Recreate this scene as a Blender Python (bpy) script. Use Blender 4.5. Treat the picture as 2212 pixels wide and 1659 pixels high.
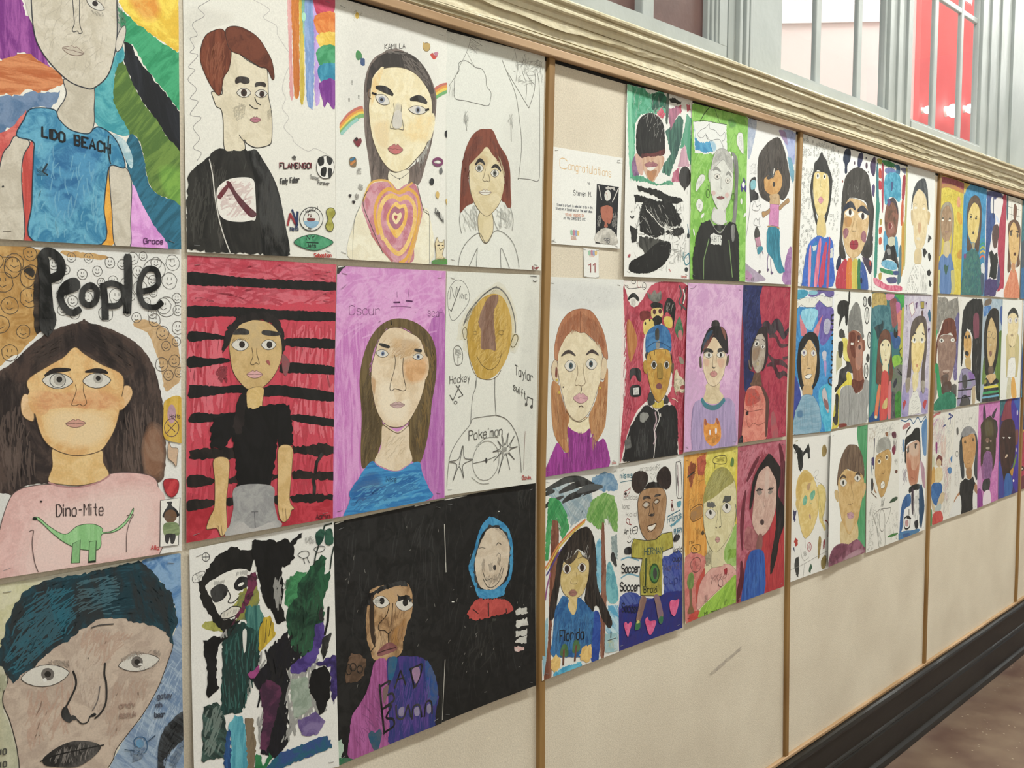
import bpy, bmesh, math, random
from mathutils import Vector, Matrix
from mathutils.geometry import delaunay_2d_cdt
import numpy as np

for o in list(bpy.data.objects):
    bpy.data.objects.remove(o)
COL = bpy.context.scene.collection
SC = bpy.context.scene

# ------------------------------------------------------------ camera, world, lights, exposure
cam = bpy.data.cameras.new('camera')
cam.sensor_width = 36.0
cam.lens = 36.0 * 2297.87 / 2212
cam.clip_start = 0.02
cam_o = bpy.data.objects.new('camera', cam)
COL.objects.link(cam_o)
RT = Vector((0.65448286, -0.7560426, 0.0071958))
UP = Vector((0.0444773, 0.04799995, 0.99785659))
FW = Vector((0.75476749, 0.65275998, -0.06504188))
EYE = Vector((-1.84347557, -1.49387912, 1.65067945))
cam_o.matrix_world = Matrix((
    (RT.x, UP.x, -FW.x, EYE.x),
    (RT.y, UP.y, -FW.y, EYE.y),
    (RT.z, UP.z, -FW.z, EYE.z),
    (0, 0, 0, 1)))
SC.camera = cam_o

world = bpy.data.worlds.new('world')
SC.world = world
world.use_nodes = True
wb = world.node_tree.nodes['Background']
wb.inputs[0].default_value = (0.93, 0.97, 1.0, 1)
wb.inputs[1].default_value = 0.34

def area_light(name, loc, rot, sx, sy, power, color=(1, 1, 1)):
    l = bpy.data.lights.new(name, 'AREA')
    l.shape = 'RECTANGLE'
    l.size, l.size_y = sx, sy
    l.energy = power
    l.color = color
    o = bpy.data.objects.new(name, l)
    o.location = loc
    o.rotation_euler = rot
    COL.objects.link(o)
    return o

# corridor ceiling fixtures, in one row along the passage
for lx, pw in ((-3.4, 42), (-0.8, 66), (1.8, 79), (4.4, 79), (7.0, 74), (9.6, 70)):
    area_light('ceiling_lamp_light', (lx, -1.3, 4.25), (0, 0, 0), 1.25, 0.32, pw, (0.975, 1.0, 0.945))
# lamps and daylight in the bright hall behind the transom windows
area_light('hall_light', (6.5, 0.8, 7.6), (0, 0, 0), 11.0, 1.0, 1120, (1.0, 0.985, 0.97))

SC.view_settings.view_transform = 'Standard'
SC.view_settings.look = 'None'
SC.view_settings.gamma = 1
SC.view_settings.use_curve_mapping = False
SC.view_settings.exposure = 0.0

# ------------------------------------------------------------ helpers
def lin(c):
    return c / 12.92 if c <= 0.04045 else ((c + 0.055) / 1.055) ** 2.4

def hexlin(h, k=1.0, sat=1.0):
    c = [lin(int(h[i:i + 2], 16) / 255) * k for i in (0, 2, 4)]
    g = 0.3 * c[0] + 0.59 * c[1] + 0.11 * c[2]
    return tuple(max(0.0, min(0.92, g + (v - g) * sat)) for v in c)

def mk(name, color, rough=0.6, spec=0.4):
    m = bpy.data.materials.new(name)
    m.use_nodes = True
    b = m.node_tree.nodes['Principled BSDF']
    b.inputs['Base Color'].default_value = (*color, 1)
    b.inputs['Roughness'].default_value = rough
    b.inputs['Specular IOR Level'].default_value = spec
    return m, m.node_tree.nodes, m.node_tree.links, b

def noisy(name, c1, c2, scale=8, rough=0.6, spec=0.4, stretch=(1, 1, 1), bump=0.0, bscale=60, detail=6, lo=0.35, hi=0.65, bdist=0.002):
    """two colours of the same stuff mixed by noise, with a fine relief"""
    m, N, L, b = mk(name, c1, rough, spec)
    tc = N.new('ShaderNodeTexCoord')
    mp = N.new('ShaderNodeMapping')
    mp.inputs['Scale'].default_value = stretch
    L.new(tc.outputs['Object'], mp.inputs['Vector'])
    n = N.new('ShaderNodeTexNoise')
    n.inputs['Scale'].default_value = scale
    n.inputs['Detail'].default_value = detail
    L.new(mp.outputs[0], n.inputs['Vector'])
    r = N.new('ShaderNodeValToRGB')
    r.color_ramp.elements[0].position, r.color_ramp.elements[1].position = lo, hi
    r.color_ramp.elements[0].color = (*c1, 1)
    r.color_ramp.elements[1].color = (*c2, 1)
    L.new(n.outputs[0], r.inputs[0])
    L.new(r.outputs[0], b.inputs['Base Color'])
    if bump:
        n2 = N.new('ShaderNodeTexNoise')
        n2.inputs['Scale'].default_value = bscale
        n2.inputs['Detail'].default_value = 8
        L.new(mp.outputs[0], n2.inputs['Vector'])
        bp = N.new('ShaderNodeBump')
        bp.inputs['Strength'].default_value = bump
        bp.inputs['Distance'].default_value = bdist
        L.new(n2.outputs[0], bp.inputs['Height'])
        L.new(bp.outputs[0], b.inputs['Normal'])
    return m

def link_mesh(name, bm, mat, parent=None, loc=(0, 0, 0)):
    me = bpy.data.meshes.new(name)
    bmesh.ops.recalc_face_normals(bm, faces=bm.faces)
    bm.to_mesh(me)
    bm.free()
    for m in (mat if isinstance(mat, (list, tuple)) else [mat]):
        me.materials.append(m)
    o = bpy.data.objects.new(name, me)
    COL.objects.link(o)
    o.location = loc
    if parent is not None:
        o.parent = parent
    return o

def box(bm, x0, x1, y0, y1, z0, z1):
    v = [bm.verts.new(p) for p in ((x0, y0, z0), (x1, y0, z0), (x1, y1, z0), (x0, y1, z0), (x0, y0, z1), (x1, y0, z1), (x1, y1, z1), (x0, y1, z1))]
    for f in ((0, 1, 2, 3), (4, 5, 6, 7), (0, 1, 5, 4), (1, 2, 6, 5), (2, 3, 7, 6), (3, 0, 4, 7)):
        bm.faces.new([v[i] for i in f])

def boxes(name, lst, mat, parent=None, loc=(0, 0, 0), bevel=0.0):
    bm = bmesh.new()
    for b in lst:
        box(bm, *b)
    if bevel:
        bmesh.ops.bevel(bm, geom=list(bm.edges), offset=bevel, segments=2, affect='EDGES', profile=0.5)
    return link_mesh(name, bm, mat, parent, loc)

def extrude_profile(name, prof, axis_pts, mat, parent=None, jitter=0.0, seed=1, closed=True):
    """sweep a (y,z) profile along x through the given stations; jitter roughens the old paint"""
    rnd = random.Random(seed)
    bm = bmesh.new()
    rings = []
    wander = [0.0] * len(prof)
    for x in axis_pts:
        ring = []
        for i, p in enumerate(prof):
            j = p[2] * jitter if len(p) > 2 else 0
            if j:
                wander[i] = wander[i] * 0.9 + rnd.uniform(-1, 1) * j
            ring.append(bm.verts.new((x, p[0], p[1] + (wander[i] if j else 0))))
        rings.append(ring)
    n = len(prof)
    for a, b in zip(rings, rings[1:]):
        for i in range(n if closed else n - 1):
            bm.faces.new((a[i], a[(i + 1) % n], b[(i + 1) % n], b[i]))
    if closed:
        bm.faces.new(rings[0])
        bm.faces.new(rings[-1])
    return link_mesh(name, bm, mat, parent)

def struct(o):
    o['kind'] = 'structure'
    return o

def frange(a, b, s):
    n = max(1, int(round((b - a) / s)))
    return [a + (b - a) * i / n for i in range(n + 1)]
# ------------------------------------------------------------ materials of the building
M_board = noisy('fibreboard_paint', hexlin('c9bfae', 1.12), hexlin('d3cab9', 1.12), scale=3.5, rough=0.85, spec=0.2, bump=0.5, bscale=320, bdist=0.0012)
def speckle(m, scale, lo, hi):
    N, L = m.node_tree.nodes, m.node_tree.links
    b = N['Principled BSDF']
    src = b.inputs['Base Color'].links[0].from_socket
    tc = N.new('ShaderNodeTexCoord')
    n = N.new('ShaderNodeTexNoise')
    n.inputs['Scale'].default_value = scale
    n.inputs['Detail'].default_value = 4
    L.new(tc.outputs['Object'], n.inputs['Vector'])
    r = N.new('ShaderNodeMapRange')
    r.inputs['From Min'].default_value, r.inputs['From Max'].default_value = 0.3, 0.7
    r.inputs['To Min'].default_value, r.inputs['To Max'].default_value = lo, hi
    L.new(n.outputs[0], r.inputs['Value'])
    mx = N.new('ShaderNodeMix')
    mx.data_type, mx.blend_type = 'RGBA', 'MULTIPLY'
    mx.inputs['Factor'].default_value = 1
    L.new(src, mx.inputs['A'])
    L.new(r.outputs[0], mx.inputs['B'])
    L.new(mx.outputs['Result'], b.inputs['Base Color'])
speckle(M_board, 260, 0.9, 1.1)
M_wood = noisy('batten_wood', hexlin('7d5c32', 1.1), hexlin('967546', 1.1), scale=26, rough=0.55, stretch=(1, 1, 0.12), bump=0.15, bscale=60)
M_wood_h = noisy('picture_strip_wood', hexlin('947450', 1.1), hexlin('b79878', 1.1), scale=26, rough=0.5, stretch=(0.1, 1, 1), bump=0.15, bscale=60)
M_cream = noisy('old_cream_gloss_paint', hexlin('c4b897', 1.1), hexlin('d2c8ab', 1.1), scale=7, rough=0.38, spec=0.5, stretch=(0.5, 1, 1), bump=0.8, bscale=55, bdist=0.004)
speckle(M_cream, 45, 0.92, 1.1)
M_black = noisy('black_gloss_paint', (0.009, 0.0075, 0.006), (0.014, 0.012, 0.010), scale=9, rough=0.38, spec=0.22, stretch=(0.25, 1, 1), bump=0.35, bscale=40)
M_frame = noisy('grey_white_gloss_paint', hexlin('9a9f9d', 1.0), hexlin('a7acaa', 1.0), scale=5, rough=0.4, spec=0.45, bump=0.3, bscale=45)
M_pane_dark = noisy('painted_over_glass', hexlin('5c423f', 1.0), hexlin('694d49', 1.0), scale=14, rough=0.3, spec=0.5, bump=0.1, bscale=90)
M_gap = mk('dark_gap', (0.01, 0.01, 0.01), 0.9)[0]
M_pale = noisy('hall_plaster', (0.87, 0.775, 0.735), (0.89, 0.80, 0.76), scale=2, rough=0.8)
M_white = mk('hall_white', (0.9, 0.9, 0.9), 0.6)[0]
M_red = noisy('hall_red_paint', (0.72, 0.135, 0.13), (0.76, 0.165, 0.16), scale=2.2, rough=0.6)

def glass_material():
    m = bpy.data.materials.new('window_glass')
    m.use_nodes = True
    N, L = m.node_tree.nodes, m.node_tree.links
    N.remove(N['Principled BSDF'])
    t = N.new('ShaderNodeBsdfTransparent')
    t.inputs[0].default_value = (0.97, 0.98, 0.98, 1)
    g = N.new('ShaderNodeBsdfGlossy')
    g.inputs['Roughness'].default_value = 0.02
    mx = N.new('ShaderNodeMixShader')
    mx.inputs[0].default_value = 0.08
    L.new(t.outputs[0], mx.inputs[1])
    L.new(g.outputs[0], mx.inputs[2])
    L.new(mx.outputs[0], N['Material Output'].inputs['Surface'])
    return m
M_glass = glass_material()

def floor_material():
    m, N, L, b = mk('floor_tile', (0.2, 0.15, 0.13), 0.32, 0.5)
    tc = N.new('ShaderNodeTexCoord')
    n = N.new('ShaderNodeTexNoise'); n.inputs['Scale'].default_value = 5; n.inputs['Detail'].default_value = 7
    L.new(tc.outputs['Object'], n.inputs['Vector'])
    r = N.new('ShaderNodeValToRGB')
    r.color_ramp.elements[0].position, r.color_ramp.elements[1].position = 0.35, 0.68
    r.color_ramp.elements[0].color = (*hexlin('5a4238', 1.0), 1)
    r.color_ramp.elements[1].color = (*hexlin('776352', 1.0), 1)
    L.new(n.outputs[0], r.inputs[0])
    v = N.new('ShaderNodeTexVoronoi'); v.inputs['Scale'].default_value = 38
    mp = N.new('ShaderNodeMapping'); mp.inputs['Scale'].default_value = (1.0, 0.55, 1); mp.inputs['Rotation'].default_value = (0, 0, 0.5)
    L.new(tc.outputs['Object'], mp.inputs[0]); L.new(mp.outputs[0], v.inputs['Vector'])
    lt = N.new('ShaderNodeMath'); lt.operation = 'LESS_THAN'; lt.inputs[1].default_value = 0.085
    L.new(v.outputs['Distance'], lt.inputs[0])
    mx = N.new('ShaderNodeMix'); mx.data_type = 'RGBA'
    L.new(lt.outputs[0], mx.inputs['Factor'])
    L.new(r.outputs[0], mx.inputs['A'])
    mx.inputs['B'].default_value = (*hexlin('b7a893', 1.0), 1)
    L.new(mx.outputs['Result'], b.inputs['Base Color'])
    return m
M_floor = floor_material()

# ------------------------------------------------------------ the corridor
XA, XB = -4.0, 9.5
struct(boxes('floor', [(XA, XB, -3.2, 0.0, -0.05, 0.0)], M_floor))
struct(boxes('wall_left', [(XA, XB, 0.0, 0.06, 0.0, 2.318)], M_board))
struct(boxes('ceiling', [(XA, XB, -3.2, 0.0, 4.35, 4.43)], mk('ceiling_paint', (0.8, 0.8, 0.78), 0.8)[0]))
struct(boxes('wall_right', [(XA, XB, -3.26, -3.2, 0.0, 4.35)], mk('opposite_wall_paint', (0.72, 0.69, 0.62), 0.7)[0]))

# black moulded baseboard with its brown top fillet
base_prof = [(0.0, 0.0), (-0.046, 0.0), (-0.046, 0.010, 1), (-0.042, 0.021, 1), (-0.033, 0.028, 1), (-0.030, 0.031), (-0.030, 0.121),
             (-0.025, 0.127, 1), (-0.030, 0.131, 1), (-0.034, 0.136, 1), (-0.031, 0.142, 1), (-0.026, 0.146, 1), (-0.026, 0.226),
             (-0.032, 0.230, 1), (-0.034, 0.238, 1), (-0.030, 0.246, 1), (-0.022, 0.250, 1), (0.0, 0.250)]
struct(extrude_profile('baseboard_left', base_prof, frange(XA, XB, 0.06), M_black, jitter=0.0006, seed=4))
struct(boxes('trim_1', [(XA, XB, -0.013, 0.0, 0.2505, 0.262)], M_wood_h, bevel=0.002))

# horizontal wooden strip over the display boards
struct(boxes('trim_2', [(XA, XB, -0.021, 0.0, 2.2115, 2.2292)], M_wood_h, bevel=0.002))

struct(boxes('trim_15', [(XA, XB, -0.0011, 0.0, 2.204, 2.2175)], M_gap))  # black strip laid on the board as the shadow line under the wood

# cream sill moulding, many coats of paint thick (profile read from bottom to top)
def seen(d, z):
    """a height read off the wall plane, brought forward by the depth d of the moulding"""
    return 1.6507 + (z - 1.6507) * (1 - d / 1.494)
crown = [(0.0, 2.2290)] + [(-d * 0.78, seen(d * 0.78, z), j) for d, z, j in (
    (0.021, 2.2375, 0), (0.024, 2.2400, 1), (0.027, 2.2425, 1), (0.0275, 2.2455, 1), (0.024, 2.2468, 1), (0.027, 2.2488, 1), (0.032, 2.2512, 1), (0.0345, 2.2535, 1),
    (0.0345, 2.2565, 1), (0.029, 2.2580, 1), (0.034, 2.2595, 1), (0.0335, 2.2700, 1), (0.033, 2.2815, 2), (0.041, 2.2830, 4), (0.046, 2.2870, 4), (0.047, 2.2905, 3),
    (0.0465, 2.2980, 1), (0.044, 2.2995, 1), (0.050, 2.3025, 1), (0.050, 2.3070, 1), (0.0515, 2.3120, 1), (0.055, 2.3165, 1), (0.062, 2.3200, 1), (0.066, 2.3250, 1),
    (0.0665, 2.3290, 1), (0.0655, 2.3350, 1), (0.063, 2.3370, 1), (0.070, 2.3400, 1), (0.075, 2.3455, 1), (0.076, 2.3500, 1), (0.073, 2.3525, 1))] + [(-0.04, 2.328), (0.0, 2.330)]
struct(extrude_profile('trim_3', crown, frange(XA, XB, 0.03), M_cream, jitter=0.0007, seed=9))

# vertical battens between the boards: (x of right edge, height) stations, they are not quite straight
BATT = [
    [(0.011, 2.217), (0.002, 1.743), (-0.009, 1.289), (-0.006, 0.95), (-0.002, 0.648), (0.0, 0.262)],
    [(1.225, 2.217), (1.213, 1.749), (1.204, 1.284), (1.214, 0.7), (1.229, 0.262)],
    [(2.437, 2.217), (2.432, 1.79), (2.430, 1.2), (2.436, 0.7), (2.442, 0.262)],
    [(3.665, 2.217), (3.664, 1.7), (3.668, 1.0), (3.682, 0.397), (3.682, 0.262)],
    [(-1.215, 2.217), (-1.215, 0.262)], [(4.90, 2.217), (4.90, 0.262)]]
for i, pts in enumerate(BATT):
    bm = bmesh.new()
    w = 0.021
    rows = []
    for x, z in pts:
        rows.append([bm.verts.new(p) for p in ((x - w, 0.0, z), (x - w, -0.0085, z), (x - w + 0.0015, -0.010, z), (x - 0.0015, -0.010, z), (x, -0.0085, z), (x, 0.0, z))])
    for a, b in zip(rows, rows[1:]):
        for k in range(6):
            bm.faces.new((a[k], a[(k + 1) % 6], b[(k + 1) % 6], b[k]))
    bm.faces.new(rows[0]); bm.faces.new(rows[-1])
    struct(link_mesh('trim_%d' % (i + 4), bm, M_wood))

# ------------------------------------------------------------ transom windows over the moulding
ZS = 2.318           # top of the moulding
ZT = 3.62            # head of the windows
def empty(name, loc, kind=None):
    o = bpy.data.objects.new(name, None)
    COL.objects.link(o)
    o.location = loc
    if kind:
        o['kind'] = kind
    return o

# window_1: old sash whose panes are painted over in maroon
w1 = empty('window_1', (0.75, 0.0, ZS), 'structure')
def rel(b, o):
    x, y, z = o.location
    return (b[0] - x, b[1] - x, b[2] - y, b[3] - y, b[4] - z, b[5] - z)
def part(name, lst, mat, parent, bevel=0.0):
    return boxes(name, [rel(b, parent) for b in lst], mat, parent, bevel=bevel)
# sash frame, bottom rail and stile
part('sash_frame', [(-1.3, 0.775, 0.004, 0.05, ZS, 2.386), (0.735, 0.775, 0.0035, 0.05, 2.386, ZT)], M_frame, w1)
part('bevel_moulding', [(0.697, 0.708, 0.018, 0.05, 2.386, ZT), (0.710, 0.722, 0.012, 0.05, 2.386, ZT), (0.724, 0.735, 0.007, 0.05, 2.386, ZT)], M_frame, w1, bevel=0.002)
part('mullion', [(0.375, 0.425, 0.010, 0.05, 2.386, ZT)], M_frame, w1, bevel=0.003)
part('mullion', [(0.02, 0.07, 0.010, 0.05, 2.386, ZT)], M_frame, w1, bevel=0.003)
part('pane', [(0.07, 0.375, 0.034, 0.038, 2.386, ZT)], M_pane_dark, w1)
part('pane', [(0.425, 0.700, 0.034, 0.038, 2.386, ZT)], M_pane_dark, w1)
part('pane', [(-1.3, 0.02, 0.034, 0.038, 2.386, ZT)], M_pane_dark, w1)
struct(boxes('trim_10', [(0.775, 0.787, 0.03, 0.05, ZS, ZT)], M_gap))
# ribbed casing between the two windows, then the flat board
struct(boxes('trim_11', [(0.787, 0.825, 0.006, 0.06, ZS, ZT), (0.825, 0.841, -0.008, 0.06, ZS, ZT), (0.841, 0.858, 0.002, 0.06, ZS, ZT),
                         (0.858, 0.874, -0.010, 0.06, ZS, ZT), (0.874, 0.884, 0.000, 0.06, ZS, ZT), (0.884, 0.894, -0.008, 0.06, ZS, ZT), (0.894, 0.916, -0.002, 0.06, ZS, ZT)], M_frame, bevel=0.002))
struct(boxes('wall_left.001', [(0.916, 1.098, 0.006, 0.09, ZS, ZT), (1.098, 1.93, 0.006, 0.09, ZS, 2.379)], M_frame))

def clear_window(name, x0, x1, mull, munt):
    w = empty(name, ((x0 + x1) / 2, 0.0, 2.38), 'structure')
    part('window_sill', [(x0, x1, 0.01, 0.046, 2.379, 2.386)], M_frame, w)
    for a, b in mull:
        part('mullion', [(a, b, 0.028, 0.045, 2.386, ZT)], M_frame, w, bevel=0.003)
    for z in munt:
        part('muntin', [(x0, x1, 0.029, 0.044, z - 0.012, z + 0.012)], M_frame, w, bevel=0.004)
    part('stile', [(x1 - 0.016, x1, 0.022, 0.046, 2.386, ZT)], M_frame, w, bevel=0.003)
    xs = [x0] + [v for ab in mull for v in ab] + [x1 - 0.016]
    for a, b in zip(xs[::2], xs[1::2]):
        part('pane', [(a, b, 0.035, 0.038, 2.386, ZT)], M_glass, w)
    return w
clear_window('window_2', 1.098, 1.93, [(1.375, 1.412), (1.695, 1.73)], [])
# casing between the clear windows
struct(boxes('trim_12', [(1.93, 1.99, 0.010, 0.046, ZS, ZT), (1.99, 2.03, 0.002, 0.046, ZS, ZT), (2.03, 2.075, 0.010, 0.046, ZS, ZT),
                         (2.075, 2.10, 0.000, 0.046, ZS, ZT), (2.10, 2.143, 0.010, 0.046, ZS, ZT), (2.143, 2.93, 0.006, 0.046, ZS, 2.379)], M_frame, bevel=0.002))
clear_window('window_3', 2.143, 2.93, [(2.415, 2.452), (2.715, 2.745)], [2.905])
struct(boxes('trim_13', [(2.93, 3.02, 0.010, 0.046, ZS, ZT), (3.02, 3.08, 0.002, 0.046, ZS, ZT), (3.08, 3.16, 0.010, 0.046, ZS, ZT),
                         (3.16, 3.21, 0.002, 0.046, ZS, ZT), (3.21, 3.33, 0.012, 0.046, ZS, ZT)], M_frame, bevel=0.002))
struct(boxes('wall_left.002', [(3.33, 16.0, 0.0, 0.09, ZS, ZT)], M_frame))
struct(boxes('wall_left.003', [(XA, -1.3, 0.0, 0.09, ZS, ZT), (XA, XB, 0.0, 0.09, ZT, 8.0)], M_frame))

# the hall seen through the windows
struct(boxes('wall_back', [(0.4, 16.0, 1.5, 1.56, 0.0, 8.0)], M_pale))
struct(boxes('wall_back.001', [(6.14, 16.0, 1.46, 1.5, 0.0, 8.0)], M_red))
struct(boxes('floor.001', [(0.4, 16.0, 0.1, 1.5, -0.05, 0.0)], M_white))
struct(boxes('ceiling.001', [(0.4, 16.0, 0.1, 1.56, 8.0, 8.05)], M_white))
# sunlit patch on the hall wall, built as a sloping white band
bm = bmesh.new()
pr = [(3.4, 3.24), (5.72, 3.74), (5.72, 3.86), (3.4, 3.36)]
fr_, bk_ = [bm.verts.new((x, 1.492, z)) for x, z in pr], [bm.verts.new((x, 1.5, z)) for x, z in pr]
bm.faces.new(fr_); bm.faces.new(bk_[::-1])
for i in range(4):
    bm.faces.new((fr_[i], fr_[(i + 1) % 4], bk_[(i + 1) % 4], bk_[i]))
struct(link_mesh('trim_14', bm, M_white))  # white band standing in for the sunlit patch

def glow(name, strength):
    m = bpy.data.materials.new(name)
    m.use_nodes = True
    b = m.node_tree.nodes['Principled BSDF']
    b.inputs['Base Color'].default_value = (0.9, 0.9, 0.88, 1)
    b.inputs['Emission Color'].default_value = (1, 0.98, 0.94, 1)
    b.inputs['Emission Strength'].default_value = strength
    return m
M_glow = glow('glowing_white', 4.0)
M_spot_plate = mk('spot_plate', (0.7, 0.68, 0.62), 0.4)[0]
for x, z, r, lab in ((6.205, 3.185, 0.034, 'small glowing white spot behind the glass, leftmost of three on the red wall'),
                     (6.70, 3.25, 0.060, 'larger glowing white spot behind the glass, middle of three on the red wall'),
                     (7.12, 3.33, 0.044, 'glowing white spot behind the glass, rightmost of three on the red wall')):
    o = empty('bright_spot', (x, 1.46, z))  # glowing globe put in as a bright white spot on the red wall
    o['label'], o['category'], o['group'] = lab, 'lamp', 'glowing spots on the red hall wall'
    bm = bmesh.new()
    bmesh.ops.create_cone(bm, cap_ends=True, segments=20, radius1=r * 0.7, radius2=r * 0.6, depth=0.02, matrix=Matrix.Rotation(math.pi / 2, 4, 'X') @ Matrix.Translation((0, 0, 0.01)))
    link_mesh('spot_back_plate', bm, M_spot_plate, o)
    bm = bmesh.new()
    bmesh.ops.create_uvsphere(bm, u_segments=20, v_segments=12, radius=r)
    for v in bm.verts:
        v.co.z *= 0.85
        v.co.y = v.co.y * 0.8 - 0.02 - r * 0.7
    link_mesh('spot_globe', bm, M_glow, o)
# ------------------------------------------------------------ paint on paper: one material, driven by face attributes
K_PAINT = 1.12

def paint_material():
    m, N, L, b = mk('paint_on_paper', (0.8, 0.8, 0.8), 0.62, 0.3)
    def attr(n):
        a = N.new('ShaderNodeAttribute')
        a.attribute_name = n
        return a
    c1, c2, par = attr('col_a'), attr('col_b'), attr('par')
    sep = N.new('ShaderNodeSeparateXYZ')
    L.new(par.outputs['Vector'], sep.inputs[0])            # x: mottle, y: scale, z: direction
    st = attr('stretch')
    tc = N.new('ShaderNodeTexCoord')
    oi = N.new('ShaderNodeObjectInfo')
    off = N.new('ShaderNodeVectorMath'); off.operation = 'ADD'
    mul = N.new('ShaderNodeMath'); mul.operation = 'MULTIPLY'; mul.inputs[1].default_value = 30
    L.new(oi.outputs['Random'], mul.inputs[0])
    L.new(tc.outputs['Object'], off.inputs[0]); L.new(mul.outputs[0], off.inputs[1])
    vr = N.new('ShaderNodeVectorRotate'); vr.rotation_type = 'Y_AXIS'
    L.new(off.outputs[0], vr.inputs['Vector']); L.new(sep.outputs['Z'], vr.inputs['Angle'])
    comb = N.new('ShaderNodeCombineXYZ'); comb.inputs[0].default_value = 1; comb.inputs[1].default_value = 1
    L.new(st.outputs['Fac'], comb.inputs[2])
    vm = N.new('ShaderNodeVectorMath'); vm.operation = 'MULTIPLY'
    L.new(vr.outputs[0], vm.inputs[0]); L.new(comb.outputs[0], vm.inputs[1])
    n = N.new('ShaderNodeTexNoise')
    n.inputs['Detail'].default_value = 6; n.inputs['Roughness'].default_value = 0.66; n.inputs['Distortion'].default_value = 1.0
    L.new(vm.outputs[0], n.inputs['Vector']); L.new(sep.outputs['Y'], n.inputs['Scale'])
    mr = N.new('ShaderNodeMapRange'); mr.interpolation_type = 'SMOOTHSTEP'
    mr.inputs['From Min'].default_value = 0.40; mr.inputs['From Max'].default_value = 0.60
    L.new(n.outputs[0], mr.inputs['Value'])
    f = N.new('ShaderNodeMath'); f.operation = 'MULTIPLY'
    L.new(mr.outputs[0], f.inputs[0]); L.new(sep.outputs['X'], f.inputs[1])
    mx = N.new('ShaderNodeMix'); mx.data_type = 'RGBA'
    L.new(f.outputs[0], mx.inputs['Factor']); L.new(c1.outputs['Color'], mx.inputs['A']); L.new(c2.outputs['Color'], mx.inputs['B'])
    # paper tooth showing through the pigment
    g = N.new('ShaderNodeTexNoise'); g.inputs['Scale'].default_value = 420; g.inputs['Detail'].default_value = 3
    L.new(tc.outputs['Object'], g.inputs['Vector'])
    gr = N.new('ShaderNodeMapRange')
    gr.inputs['To Min'].default_value = 0.82; gr.inputs['To Max'].default_value = 1.16
    L.new(g.outputs[0], gr.inputs['Value'])
    m2 = N.new('ShaderNodeMix'); m2.data_type = 'RGBA'; m2.blend_type = 'MULTIPLY'; m2.inputs['Factor'].default_value = 1
    L.new(mx.outputs['Result'], m2.inputs['A']); L.new(gr.outputs[0], m2.inputs['B'])
    L.new(m2.outputs['Result'], b.inputs['Base Color'])
    bp = N.new('ShaderNodeBump'); bp.inputs['Strength'].default_value = 0.12; bp.inputs['Distance'].default_value = 0.0006
    L.new(g.outputs[0], bp.inputs['Height']); L.new(bp.outputs[0], b.inputs['Normal'])
    return m
M_paint = paint_material()

# mode: mottle, scale, direction, stretch, how the second colour is made when none is named
MODES = {'W': (1.0, 30, 0.0, 1.0, 1.0), 'V': (0.95, 85, 0.0, 0.13, 1.0), 'H': (0.95, 85, 1.5708, 0.13, 1.0), 'D': (0.95, 75, 0.75, 0.16, 1.0),
         'E': (0.95, 75, -0.75, 0.16, 1.0), 'P': (0.5, 60, 0.0, 1.0, 0.5), 'K': (0.9, 30, 0.2, 0.35, 1.0), 'S': (0.9, 60, 0.0, 0.5, 1.0)}

def token(t):
    """a brush letter and one or two colours -> the two pigments and how they are brushed"""
    t = t.replace(':', '').replace('/', '')
    m = MODES[t[0]]
    a = hexlin(t[1:7], K_PAINT, 0.92)
    if len(t) > 7:
        b = hexlin(t[7:13], K_PAINT, 0.92)
    elif t[0] in 'VHDE':
        b = tuple(c * 0.72 for c in a)
    else:
        d = 0.30 * m[4] * max(0.12, min(1.0, 1.25 - 1.6 * (0.3 * a[0] + 0.59 * a[1] + 0.11 * a[2])))
        b = tuple(c * (1 - d) + 0.05 * m[4] * (1 - c) ** 2 for c in a)
    return a, b, m[:4]

# single-stroke letters: digit pairs on a grid, x 0-6, baseline y 2, capitals to y 8
GLY = dict(w.split('=', 1) for w in """A=023862,1454 B=02084857564505,4554534202 C=6748280703124263 D=02083866643202 E=68080262,0545 F=680802,0545
G=67482807031242636535 H=0208,6268,0565 I=3238 J=5853421203 K=0208,680562 L=080262 M=0208356862 N=02086268 O=280703124263674828 P=02084867664505
Q=280703124263674828,4461 R=02084867664505,3562 S=674828070625456463421203 T=0868,3832 U=080312426368 V=083268 W=0812355268 X=0268,0862 Y=083568,3532 Z=08680262
a=56260503124254,5652 b=0802,0526465553421203 c=5546260503124253 d=5852,5546260503124253 e=04545546260503124253 f=58483732,1555 g=5546260503124253,56514010
h=0802,0526465552 i=3632,3738 j=363120,3738 k=0802,5604,2552 l=3832 m=0602,05263532,35465552 n=0602,0526465552 o=260503124253554626 p=0600,0526465553421203
q=5650,5546260503124253 r=0602,05264655 s=55461605244453421203 t=38334252,1656 u=0603124253,5652 v=063256 w=0612344256 x=0256,0652 y=0633,5610 z=06560252
0=280703124263674828 1=173832 2=07284867660262 3=07284867664525,456463421203 4=480464,4842 5=680805456463421203 6=5828060312426364452504 7=086822
8=280706254564634222030425,4566674828 9=66452506072848676662 !=3834,3332 .=3233 -=1545 '=3837 /=0268 *=3438,1755,5715 :=3334,3637""".split())

def glyph_strokes(ch):
    dx = 2.4 if ch in "iljI!'.:" else 0
    for s in GLY.get(ch, '').split(','):
        if s:
            yield [(int(s[i]) - dx, int(s[i + 1]) - 2) for i in range(0, len(s), 2)]

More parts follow.
